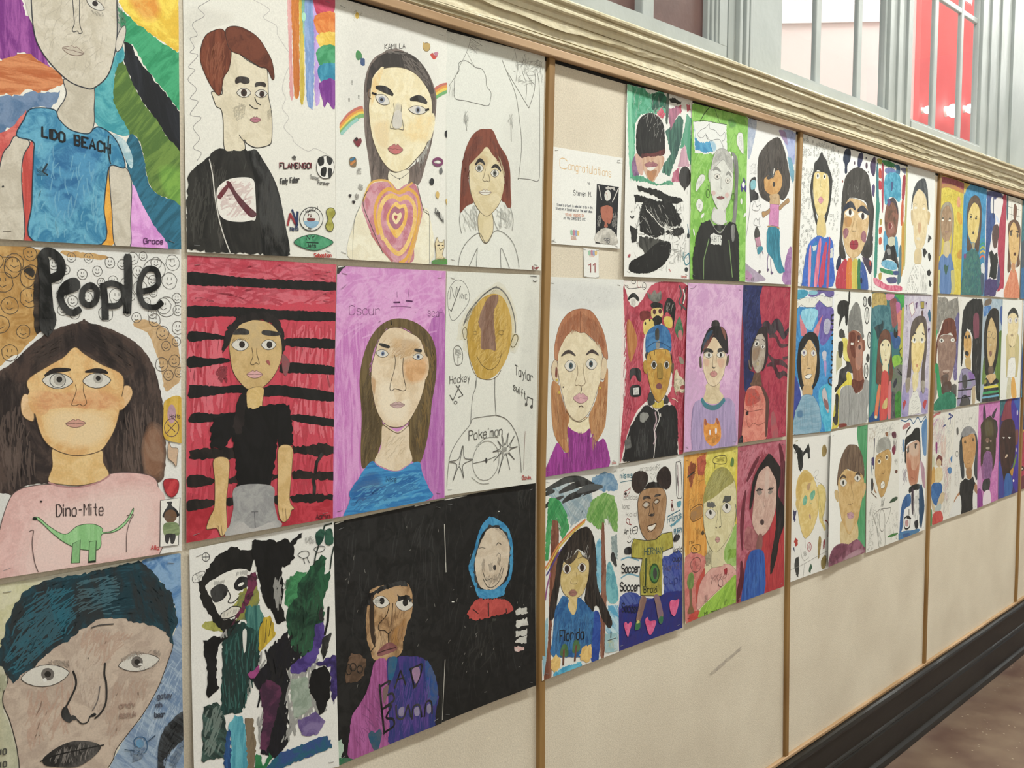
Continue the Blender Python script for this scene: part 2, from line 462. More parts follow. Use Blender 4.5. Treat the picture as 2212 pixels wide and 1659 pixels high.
def catmull(P, closed, n=5):
    out = []
    N_ = len(P)
    if N_ < 3:
        return P
    segs = N_ if closed else N_ - 1
    for i in range(segs):
        if closed:
            p0, p1, p2, p3 = P[(i - 1) % N_], P[i], P[(i + 1) % N_], P[(i + 2) % N_]
        else:
            p0, p1, p2, p3 = P[max(i - 1, 0)], P[i], P[i + 1], P[min(i + 2, N_ - 1)]
        for k in range(n):
            t = k / n
            out.append(tuple(0.5 * (2 * p1[a] + (p2[a] - p0[a]) * t + (2 * p0[a] - 5 * p1[a] + 4 * p2[a] - p3[a]) * t * t + (3 * p1[a] - p0[a] - 3 * p2[a] + p3[a]) * t ** 3) for a in (0, 1)))
    if not closed:
        out.append(P[-1])
    return out

def roughen(P, rnd, step, amp):
    out = []
    for a, b in zip(P, P[1:] + P[:1]):
        d = math.hypot(b[0] - a[0], b[1] - a[1])
        n = max(1, int(d / step))
        for k in range(n):
            t = k / n
            out.append((a[0] + (b[0] - a[0]) * t + rnd.uniform(-amp, amp), a[1] + (b[1] - a[1]) * t + rnd.uniform(-amp, amp)))
    return out

def inside(x, y, P):
    c = False
    j = len(P) - 1
    for i in range(len(P)):
        if (P[i][1] > y) != (P[j][1] > y) and x < (P[j][0] - P[i][0]) * (y - P[i][1]) / (P[j][1] - P[i][1]) + P[i][0]:
            c = not c
        j = i
    return c

class Sheet:
    """A sheet of paper whose picture is laid on as thin skins of pigment. Units inside: half millimetres, x right, y down."""
    def __init__(self, seed):
        self.bm = bmesh.new()
        self.lay = self.bm.faces.layers.int.new('op')
        self.toks = []
        self.fills = []
        self.h = 0.0            # height of the pigment skin over the paper (m)
        self.rnd = random.Random(seed)

    def tok(self, t):
        self.toks.append(token(t))
        return len(self.toks) - 1

    def tri(self, pts, hs, k):
        vs = [self.bm.verts.new((p[0] * 0.0005, -h, -p[1] * 0.0005)) for p, h in zip(pts, hs)]
        f = self.bm.faces.new(vs)
        f[self.lay] = k

    def poly(self, P, k):
        if len(P) < 3:
            return
        if sum(a[0] * b[1] - b[0] * a[1] for a, b in zip(P, P[1:] + P[:1])) < 0:
            P = P[::-1]
        V, _, F, _, _, _ = delaunay_2d_cdt([Vector((p[0], p[1])) for p in P], [], [list(range(len(P)))], 1, 1e-4, False)
        vs = [self.bm.verts.new((p[0] * 0.0005, -self.h, -p[1] * 0.0005)) for p in V]
        for t in F:
            if inside(sum(V[i][0] for i in t) / 3, sum(V[i][1] for i in t) / 3, P):
                f = self.bm.faces.new([vs[i] for i in t])
                f[self.lay] = k
        self.fills.append((P, min(p[0] for p in P), max(p[0] for p in P), min(p[1] for p in P), max(p[1] for p in P), self.toks[k]))

    def under(self, x, y, k, s=0.42, wet=False):
        """a loose dry stroke lets half of the paint below it show"""
        t = self.toks[k]
        for P, x0, x1, y0, y1, u in reversed(self.fills):
            if x0 <= x <= x1 and y0 <= y <= y1 and inside(x, y, P):
                a = tuple(s * t[0][i] + (1 - s) * u[0][i] for i in range(3))
                b = tuple(s * t[1][i] + (1 - s) * u[1][i] for i in range(3))
                self.toks.append((a, b, u[2]))
                return len(self.toks) - 1
        if wet or self.toks:
            u = self.toks[0]
            s = s if wet else 0.6
            self.toks.append((tuple(s * t[0][i] + (1 - s) * u[0][i] for i in range(3)), tuple(s * t[1][i] + (1 - s) * u[1][i] for i in range(3)), t[2]))
            return len(self.toks) - 1
        return k

    def line(self, P, w, k, taper=False, dh=2e-7):
        """ribbon of width w (half mm)"""
        if w < 3.6:
            w *= 1.22
        Q = [P[0]]
        for p in P[1:]:
            if math.hypot(p[0] - Q[-1][0], p[1] - Q[-1][1]) > 0.15:
                Q.append(p)
        if len(Q) < 2:
            p = Q[0]
            Q = [(p[0] - w / 2, p[1]), (p[0] + w / 2, p[1])]
        n = len(Q)
        L_, R_ = [], []
        for i in range(n):
            a, b = Q[max(i - 1, 0)], Q[min(i + 1, n - 1)]
            dx, dy = b[0] - a[0], b[1] - a[1]
            d = math.hypot(dx, dy) or 1
            hw = w / 2
            if taper:
                hw *= 0.25 + 0.75 * math.sin(math.pi * (i + 0.5) / n)
            if 0 < i < n - 1:
                e1 = (Q[i][0] - a[0], Q[i][1] - a[1]); e2 = (b[0] - Q[i][0], b[1] - Q[i][1])
                c = (e1[0] * e2[0] + e1[1] * e2[1]) / ((math.hypot(*e1) or 1) * (math.hypot(*e2) or 1))
                hw *= min(1.5, 1 / max(0.5, math.sqrt(max(0.0, (1 + c) / 2))))
            L_.append((Q[i][0] - dy / d * hw, Q[i][1] + dx / d * hw))
            R_.append((Q[i][0] + dy / d * hw, Q[i][1] - dx / d * hw))
        if not taper:          # blunt round ends
            for i, s in ((0, -1), (n - 1, 1)):
                a, b = (Q[0], Q[1]) if i == 0 else (Q[-2], Q[-1])
                dx, dy = b[0] - a[0], b[1] - a[1]
                d = math.hypot(dx, dy) or 1
                ex, ey = dx / d * w * 0.35 * s, dy / d * w * 0.35 * s
                c = Q[i]
                l = ((L_[i][0] - c[0]) * 0.6 + c[0] + ex, (L_[i][1] - c[1]) * 0.6 + c[1] + ey)
                r = ((R_[i][0] - c[0]) * 0.6 + c[0] + ex, (R_[i][1] - c[1]) * 0.6 + c[1] + ey)
                if i == 0:
                    L_.insert(0, l); R_.insert(0, r)
                    Q = [c] + Q
                    n += 1
                else:
                    L_.append(l); R_.append(r)
        bm, h = self.bm, self.h
        vl = [bm.verts.new((p[0] * 0.0005, -(h + dh * i), -p[1] * 0.0005)) for i, p in enumerate(L_)]
        vr = [bm.verts.new((p[0] * 0.0005, -(h + dh * i), -p[1] * 0.0005)) for i, p in enumerate(R_)]
        for i in range(len(vl) - 1):
            f = bm.faces.new((vl[i], vr[i], vr[i + 1], vl[i + 1]))
            f[self.lay] = k
        self.h += dh * len(vl)

    def run(self, ops):
        rnd = self.rnd
        for op in ops.split(';'):
            a = op.split()
            if not a:
                continue
            c, self.h = a[0], self.h + 8e-6
            num = lambda i: [float(v) for v in a[i:]]
            pts = lambda i: [(float(a[q]), float(a[q + 1])) for q in range(i, len(a) - 1, 2)]
            if c == 'p':
                self.poly(pts(2), self.tok(a[1]))
            elif c == 'b':
                self.poly(catmull(pts(2), True), self.tok(a[1]))
            elif c == 'f':                                   # wet patch fading into what lies under it
                P = catmull(pts(2), True, 4)
                cx, cy = sum(q[0] for q in P) / len(P), sum(q[1] for q in P) / len(P)
                for sc_, mixk in ((1.12, 0.2), (1.03, 0.4), (0.93, 0.6), (0.82, 0.8)):
                    k = self.tok(a[1])
                    k = self.under(cx, cy, k, mixk, True)
                    Q = roughen([(cx + (q[0] - cx) * sc_, cy + (q[1] - cy) * sc_) for q in P], rnd, 9, 1.6)
                    self.fills, keep = [], self.fills
                    self.poly(Q, k)
                    self.fills = keep
                    self.h += 4e-6
                self.fills.append((P, min(q[0] for q in P), max(q[0] for q in P), min(q[1] for q in P), max(q[1] for q in P), self.toks[k]))
            elif c == 'r':                                   # brushed patch with a ragged rim
                self.poly(roughen(catmull(pts(2), True, 3), rnd, 7, 1.8), self.tok(a[1]))
            elif c == 'x':                                   # very ragged patch
                self.poly(roughen(pts(2), rnd, 9, 4.2), self.tok(a[1]))
            elif c == 'l':
                self.line(pts(3), float(a[1]), self.tok(a[2]))
            elif c == 'c':
                self.line(catmull(pts(3), False), float(a[1]), self.tok(a[2]))
            elif c == 'y':                                   # brush line, thin at both ends
                self.line(catmull(pts(3), False), float(a[1]), self.tok(a[2]), True)
            elif c == 'q':
                P = catmull(pts(3), True)
                self.line(P + P[:1], float(a[1]), self.tok(a[2]))
            elif c in 'eo':                                  # disc / ring given by centre and two half axes
                i = 2 if c == 'e' else 3
                cx, cy, ax, ay, bx, by = num(i)
                n = 20 if abs(ax) + abs(by) > 8 else 10
                P = [(cx + ax * math.cos(t) + bx * math.sin(t), cy + ay * math.cos(t) + by * math.sin(t)) for t in (2 * math.pi * q / n for q in range(n))]
                if c == 'e':
                    self.poly(P, self.tok(a[1]))
                else:
                    self.line(P + P[:1], float(a[1]), self.tok(a[2]))
            elif c == 't':                                   # hand lettering: width, pigment, origin, x axis, y axis, words
                w, k = float(a[1]) * (0.8 if float(a[1]) > 3 else 1), self.tok(a[2])
                ox, oy, ux, uy, vx, vy = (float(v) for v in a[3:9])
                for ch in a[9]:
                    if ch != '_':
                        jx = rnd.uniform(-0.4, 0.4)
                        for s in glyph_strokes(ch):
                            P = [(ox + (x + jx) * ux + y * vx, oy + (x + jx) * uy + y * vy) for x, y in s]
                            self.line(P, w, k)
                    adv = 3.0 if ch in "iljI!'.:" else 7.8 if ch.isupper() or ch.isdigit() else 7.0
                    ox += adv * ux
                    oy += adv * uy
            elif c == 's':                                   # loose strokes inside a patch: width, pigment, count, length, angle, wobble
                w, k, n, ln, ang, wob = float(a[1]), self.tok(a[2]), int(a[3]), float(a[4]), float(a[5]), float(a[6])
                P = pts(7)
                x0, x1 = min(p[0] for p in P), max(p[0] for p in P)
                y0, y1 = min(p[1] for p in P), max(p[1] for p in P)
                done, h0 = 0, self.h
                for _ in range(n * 6):
                    if done >= n:
                        break
                    x, y = rnd.uniform(x0, x1), rnd.uniform(y0, y1)
                    if not inside(x, y, P):
                        continue
                    t = math.radians(ang + rnd.uniform(-wob, wob))
                    m = ln * rnd.uniform(0.5, 1.1) / 2
                    dx, dy = math.cos(t) * m, -math.sin(t) * m
                    if not (inside(x - dx, y - dy, P) and inside(x + dx, y + dy, P)):
                        dx *= 0.45; dy *= 0.45
                        if not (inside(x - dx, y - dy, P) and inside(x + dx, y + dy, P)):
                            continue
                    b = rnd.uniform(-0.12, 0.12) * m
                    self.line([(x - dx, y - dy), (x + dy * 0.1 + b, y - dx * 0.1 + b), (x + dx, y + dy)], w, self.under(x, y, k), True, 0)
                    self.h = h0 + (done % 14) * 1.6e-6
                    done += 1
                self.h = h0 + 2.4e-5
            elif c == 'g':                                   # scattered little rings or faces: width, pigment, count, r1, r2, face(0/1), squeeze
                w, k, n, r1, r2, face = float(a[1]), self.tok(a[2]), int(a[3]), float(a[4]), float(a[5]), int(a[6])
                P = pts(7)
                x0, x1 = min(p[0] for p in P), max(p[0] for p in P)
                y0, y1 = min(p[1] for p in P), max(p[1] for p in P)
                got = []
                for _ in range(n * 25):
                    if len(got) >= n:
                        break
                    x, y, r = rnd.uniform(x0, x1), rnd.uniform(y0, y1), rnd.uniform(r1, r2)
                    if not inside(x, y, P) or any(math.hypot(x - g[0], y - g[1]) < (r + g[2]) * 1.08 for g in got):
                        continue
                    got.append((x, y, r))
                    q0 = rnd.uniform(0, 6)
                    m = 12 if r > 5 else 8
                    ring = [(x + r * math.cos(q0 + 2 * math.pi * q / m) * rnd.uniform(0.92, 1.06), y + r * math.sin(q0 + 2 * math.pi * q / m)) for q in range(m + 1)]
                    self.line(ring, w, k, False, 2e-7)
                    if face:
                        self.line([(x - r * .45, y + r * .25), (x - r * .1, y + r * .5), (x + r * .4, y + r * .25)], w, k, False, 2e-7)
                        self.line([(x - r * .25, y - r * .4), (x - r * .25, y - r * .1)], w, k, False, 2e-7)
                        self.line([(x + r * .25, y - r * .4), (x + r * .25, y - r * .1)], w, k, False, 2e-7)
            elif c == 'Y':                                   # an eye: iris pigment, centre, half axes, iris size 0-1, look x, look y
                cx, cy, ax, ay, bx, by, ir, lx, ly = num(2)
                def el(s, ux=0, uy=0, n=18, sq=1.0, lens=False):
                    out = []
                    for q in range(n):
                        t = 2 * math.pi * q / n
                        co, si = math.cos(t), math.sin(t)
                        if lens:
                            si *= abs(si) ** 0.5
                        out.append((cx + ax * (ux + s * sq * co) + bx * (uy + s * si), cy + ay * (ux + s * sq * co) + by * (uy + s * si)))
                    return out
                asp = math.hypot(bx, by) / (math.hypot(ax, ay) or 1)
                self.poly(el(1, lens=True), self.tok('Pcecac2')); self.h += 8e-6
                self.poly(el(ir, lx, ly, 14, asp), self.tok(a[1])); self.h += 8e-6
                self.poly(el(ir * 0.5, lx, ly, 10, asp), self.tok('P26221f')); self.h += 8e-6
                P = el(1.02, lens=True)
                self.line(P + P[:1], 1.6, self.tok('P4a4542'))
            elif c == 'M':                                   # lips: pigment, centre, half axes
                cx, cy, ax, ay, bx, by = num(2)
                f = lambda L2: [(cx + ax * u + bx * v, cy + ay * u + by * v) for u, v in L2]
                self.poly(catmull(f([(-1, 0), (-.55, -.6), (-.2, -1), (0, -.65), (.2, -1), (.55, -.6), (1, 0), (.55, .75), (0, 1), (-.55, .75)]), True, 3), self.tok(a[1])); self.h += 8e-6
                self.line(f([(-1, 0), (-.3, .05), (0, -.08), (.3, .05), (1, 0)]), 1.3, self.tok('P6a4a44'))
                P = catmull(f([(-1, 0), (-.55, -.6), (-.2, -1), (0, -.65), (.2, -1), (.55, -.6), (1, 0), (.55, .75), (0, 1), (-.55, .75)]), True, 3)
                self.line(P + P[:1], 1.1, self.tok('P75574f'))

def bend(u, v, cv):
    """how far the paper stands off the wall (m); u 0-1 across, v 0-1 down; cv: base, bottom lift, left lift, right lift, belly (mm)"""
    b0, A, Lf, Rt, B = cv
    return 0.001 * (b0 + A * v * v + Lf * (1 - u) ** 3 + Rt * u ** 3 + B * 4 * u * (1 - u))

def pl(u, v, cv, nu, nv):
    """the same, straight between knots, so every skin bends exactly alike"""
    def seg(t, n, fn):
        t = min(max(t, 0.0), 1.0)
        i = min(int(t * n), n - 1)
        a, b = fn(i / n), fn((i + 1) / n)
        return a + (b - a) * (t * n - i)
    b0, A, Lf, Rt, B = cv
    return 0.001 * (b0 + seg(v, nv, lambda q: A * q * q) + seg(u, nu, lambda q: Lf * (1 - q) ** 3 + Rt * q ** 3 + B * 4 * q * (1 - q)))

SHEET_COUNT = [0]
def staple_mesh():
    bm = bmesh.new()
    box(bm, -0.0055, 0.0055, -0.0003, 0.0003, -0.0002, 0.0002)
    box(bm, -0.0055, -0.0050, 0.0003, 0.0022, -0.0003, 0.0003)
    box(bm, 0.0050, 0.0055, 0.0003, 0.0022, -0.0003, 0.0003)
    me = bpy.data.meshes.new('staple')
    bm.to_mesh(me)
    bm.free()
    me.materials.append(mk('staple_steel', (0.26, 0.26, 0.27), 0.45, 0.4)[0])
    return me
STAPLE = staple_mesh()
def sheet(name, label, cat, group, x0, z0, quad, cv, ground, ops, staples=True):
    """quad: corner offsets TL TR BR BL in half mm from (x0,z0); y grows downward"""
    SHEET_COUNT[0] += 1
    s = Sheet(SHEET_COUNT[0] * 17 + 3)
    q = [(quad[i], quad[i + 1]) for i in range(0, 8, 2)]
    s.poly(q, s.tok(ground))
    s.h = 1e-5
    s.fills = []
    s.run(ops)
    bm = s.bm
    # trim everything to the sheet
    for i in range(4):
        a, b = q[i], q[(i + 1) % 4]
        d = Vector((b[0] - a[0], 0, -(b[1] - a[1])))
        nrm = d.cross(Vector((0, 1, 0))).normalized()
        c = Vector((sum(p[0] for p in q) / 4 * .0005, 0, -sum(p[1] for p in q) / 4 * .0005))
        A = Vector((a[0] * .0005, 0, -a[1] * .0005))
        if (c - A).dot(nrm) > 0:
            nrm = -nrm
        bmesh.ops.bisect_plane(bm, geom=bm.verts[:] + bm.edges[:] + bm.faces[:], dist=1e-7, plane_co=A, plane_no=nrm, clear_outer=True)
    W_ = max(p[0] for p in q) * .0005 - min(p[0] for p in q) * .0005
    H_ = max(p[1] for p in q) * .0005 - min(p[1] for p in q) * .0005
    ux0, vz0 = min(p[0] for p in q) * .0005, min(p[1] for p in q) * .0005
    nu, nv = 6, 7
    # back and edges of the paper
    k0 = s.tok('Pd8d5cc')
    back = [bm.verts.new((p[0] * .0005, 0.0003, -p[1] * .0005)) for p in q]
    front = [bm.verts.new((p[0] * .0005, 0, -p[1] * .0005)) for p in q]
    fb = bm.faces.new(back); fb[s.lay] = k0
    for i in range(4):
        j = (i + 1) % 4
        f = bm.faces.new((back[i], back[j], front[j], front[i])); f[s.lay] = k0
    for i in range(1, nu):
        bmesh.ops.bisect_plane(bm, geom=bm.verts[:] + bm.edges[:] + bm.faces[:], dist=1e-7, plane_co=(ux0 + W_ * i / nu, 0, 0), plane_no=(1, 0, 0))
    for i in range(1, nv):
        bmesh.ops.bisect_plane(bm, geom=bm.verts[:] + bm.edges[:] + bm.faces[:], dist=1e-7, plane_co=(0, 0, -(vz0 + H_ * i / nv)), plane_no=(0, 0, 1))
    me = bpy.data.meshes.new(name)
    for v in bm.verts:
        v.co.y -= pl((v.co.x - ux0) / W_, (-v.co.z - vz0) / H_, cv, nu, nv)
    for f in bm.faces:
        f.normal_update()
        if f.normal.y > 0 and f[s.lay] != k0:
            f.normal_flip()
    bm.faces.ensure_lookup_table()
    idx = np.array([f[s.lay] for f in bm.faces], dtype=np.int32)
    bm.to_mesh(me)
    bm.free()
    T = s.toks
    ca = np.array([(*t[0], 1) for t in T], dtype=np.float32)
    cb = np.array([(*t[1], 1) for t in T], dtype=np.float32)
    pa = np.array([t[2][:3] for t in T], dtype=np.float32)
    sa = np.array([t[2][3] for t in T], dtype=np.float32)
    for nm, arr in (('col_a', ca), ('col_b', cb)):
        at = me.attributes.new(nm, 'FLOAT_COLOR', 'CORNER')
        cnt = np.zeros(len(me.polygons), dtype=np.int32)
        me.polygons.foreach_get('loop_total', cnt)
        at.data.foreach_set('color', np.repeat(arr[idx], cnt, axis=0).ravel())
    at = me.attributes.new('par', 'FLOAT_VECTOR', 'FACE'); at.data.foreach_set('vector', pa[idx].ravel())
    at = me.attributes.new('stretch', 'FLOAT', 'FACE'); at.data.foreach_set('value', sa[idx].ravel())
    me.materials.append(M_paint)
    o = bpy.data.objects.new(name, me)
    COL.objects.link(o)
    o.location = (x0, 0, z0)
    if staples:
        for i, (su, sv) in enumerate(((0.06, 0.03), (0.94, 0.03), (0.94, 0.975), (0.06, 0.975))):
            ax = (q[0][0] * (1 - su) + q[1][0] * su) * (1 - sv) + (q[3][0] * (1 - su) + q[2][0] * su) * sv
            ay = (q[0][1] * (1 - su) + q[1][1] * su) * (1 - sv) + (q[3][1] * (1 - su) + q[2][1] * su) * sv
            d = pl((ax * .0005 - ux0) / W_, (ay * .0005 - vz0) / H_, cv, nu, nv) + 0.0007
            st = bpy.data.objects.new('staple', STAPLE)
            COL.objects.link(st)
            st.parent = o
            st.location = (ax * .0005, -d, -ay * .0005)
            st.rotation_euler = (0, s.rnd.uniform(-0.25, 0.35), 0)
    if label:
        o['label'] = label
        o['category'] = cat
        if group:
            o['group'] = group
    return o

# ------------------------------------------------------------ the drawings, read left to right along the wall
sheet('portrait_painting', 'pale face in a blue LIDO BEACH shirt with arms hanging, top left corner', 'painting', 'pupil portraits pinned to the wall', -1.2024, 2.2098, (26, -0, 578, 2, 570, 922, 0, 922), (1.2, 4.0, 0.0, 2.0, 1.5), 'Pe0ddd4',
'x V:752a80/a455a4 21 114 92 95 90 264 102 299 123 333 142 377 158 408 169 436 145 430 127 416 106 409 76 406 67 433 42 435 13 426;x H:b5602f/d48a58 12 443 72 415 110 408 158 430 193 441 209 464 179 491 134 507 103 503 73 525 10 531;x W:4e6f96/7088aa 10 537 77 524 112 510 196 495 191 520 168 545 120 548 88 578 62 607 36 628 7 644;r W:c4504c/da7a70 6 653 49 622 97 564 83 604 70 632 48 673 21 718 3 762;r V:b8403a/cf5a50 104 655 115 645 107 921 72 919 79 819 80 733 85 690;b W:b9433d 3 783 21 782 23 866 16 897 -1 910;x W:dbb222/ebcf45 375 -2 584 -58 577 317 541 305 520 292 462 273 422 250 378 209;f W:d8842a/e0a04a 425 98 481 131 511 184 505 223 463 241 428 216 399 168;x E:1f8a5c/3ba373 378 223 422 250 488 282 541 305 581 316 579 496 538 457 496 416 460 380 421 323 396 314 382 272;x K:15171d/262a33 391 320 421 323 435 357 475 396 517 441 583 502 580 647 540 599 499 538 458 497 423 447 394 392;r E:6b8a3a/4a6b2e 369 383 389 377 423 447 458 497 499 538 524 577 577 633 576 790 541 767 499 761 463 726 449 648 430 594 395 585 371 542 352 495 361 421;f E:79a83f/5f9035 501 680 576 677 574 788 520 754;r W:2f8f9f/5ab0b8 370 351 390 334 389 375 367 397 355 495 381 545 405 591 355 590 292 565 292 468 334 430;r E:2a6f8c/1c556b 405 588 430 599 449 648 463 726 499 761 576 793 573 924 527 922 465 835 416 745 388 655;b W:8fb4c2/c8d8dc 350 595 389 609 413 657 407 690 388 660 369 630;r W:cb84cb/dfa4df 409 736 436 785 478 853 524 922 395 923 401 839;b W:d99420/e4a93a 333 689 342 706 343 866 354 889 341 921 307 920 318 800;b W:b9b0a0/c9c1b2 65 637 104 649 85 690 78 755 79 923 15 924 5 825 26 701 48 664;q 2.2 P:3d4048 65 637 104 649 85 690 78 755 79 923 15 924 5 825 26 701 48 664;b W:b9b0a0/c9c1b2 340 688 387 687 407 732 401 839 397 923 349 922 342 820 338 752;q 2.2 P:3d4048 340 688 387 687 407 732 401 839 397 923 349 922 342 820 338 752;b W:b8af9e/c6beae 209 456 290 460 294 531 292 576 272 608 221 603 183 562 205 518 212 494;q 2.2 P:3d4048 209 456 290 460 294 531 292 576 272 608 221 603 183 562 205 518 212 494;b W:2b78a2/5fa6c4 111 556 175 549 188 573 221 599 272 604 292 586 309 580 340 592 369 625 387 688 340 688 326 744 317 813 307 920 106 922 105 817 113 687 113 646 68 636 88 591;q 2.8 P:1f3a4c 111 556 175 549 188 573 221 599 272 604 292 586 309 580 340 592 369 625 387 688 340 688 326 744 317 813 307 920 106 922 105 817 113 687 113 646 68 636 88 591;f W:1f5f94/3f86b4 151 682 272 624 309 664 268 781 191 854 148 792;s 3.2 P:7fbad0 60 50 80 20 121 642 309 664 302 910 113 921;b W:c9c4b8 97 237 107 294 119 319 116 267 106 244;s 2.4 P:6b6a68 60 36 -60 25 349 179 388 225 404 272 376 305 365 230;b W:bfb6a4/cdc5b6 120 109 118 258 123 338 137 382 171 425 220 462 266 473 295 469 339 425 363 352 371 292 372 201 381 42;q 2.8 P:34363e 120 109 118 258 123 338 137 382 171 425 220 462 266 473 295 469 339 425 363 352 371 292 372 201 381 42;s 2 P:a39a8c 60 44 60 30 132 212 350 161 335 389 276 453 211 446 142 359;b W:cdc6ba 367 320 381 285 396 271 398 293 385 335 368 351;q 1.6 P:44464c 367 320 381 285 396 271 398 293 385 335 368 351;Y P:2a2024 305 230 26 8 -7 12 0.6 -0.1 -0.2;s 1.6 P:4c4a48 16 24 -60 12 286 247 338 245 328 260 299 262;c 1.8 P:4a484a 234 180 238 257 240 296 234 313 237 321 249 316 253 322 263 316 256 293 257 227 254 175;M P:bdb2a2 235 374 32 2 -4 13;s 4 P:24313c 14 28 20 60 119 712 151 704 150 739 119 738;l 4.4 P:22303a 151 704 137 727 152 735;t 7.2 P:15181c 138.4 628.2 2.644 0.358 0.117 -4.348 LIDO;t 7.2 P:15181c 233.1 639.9 2.887 0.335 0.119 -4.601 BEACH;c 3.2 P:22303a 337 602 334 643 338 670 341 683;e P:22262c 26.9 778.1 2.9 -0.3 -0.1 2.5;t 2.4 P:5a2a60 441.5 910.6 1.916 -0.044 0.070 -2.675 Grace')
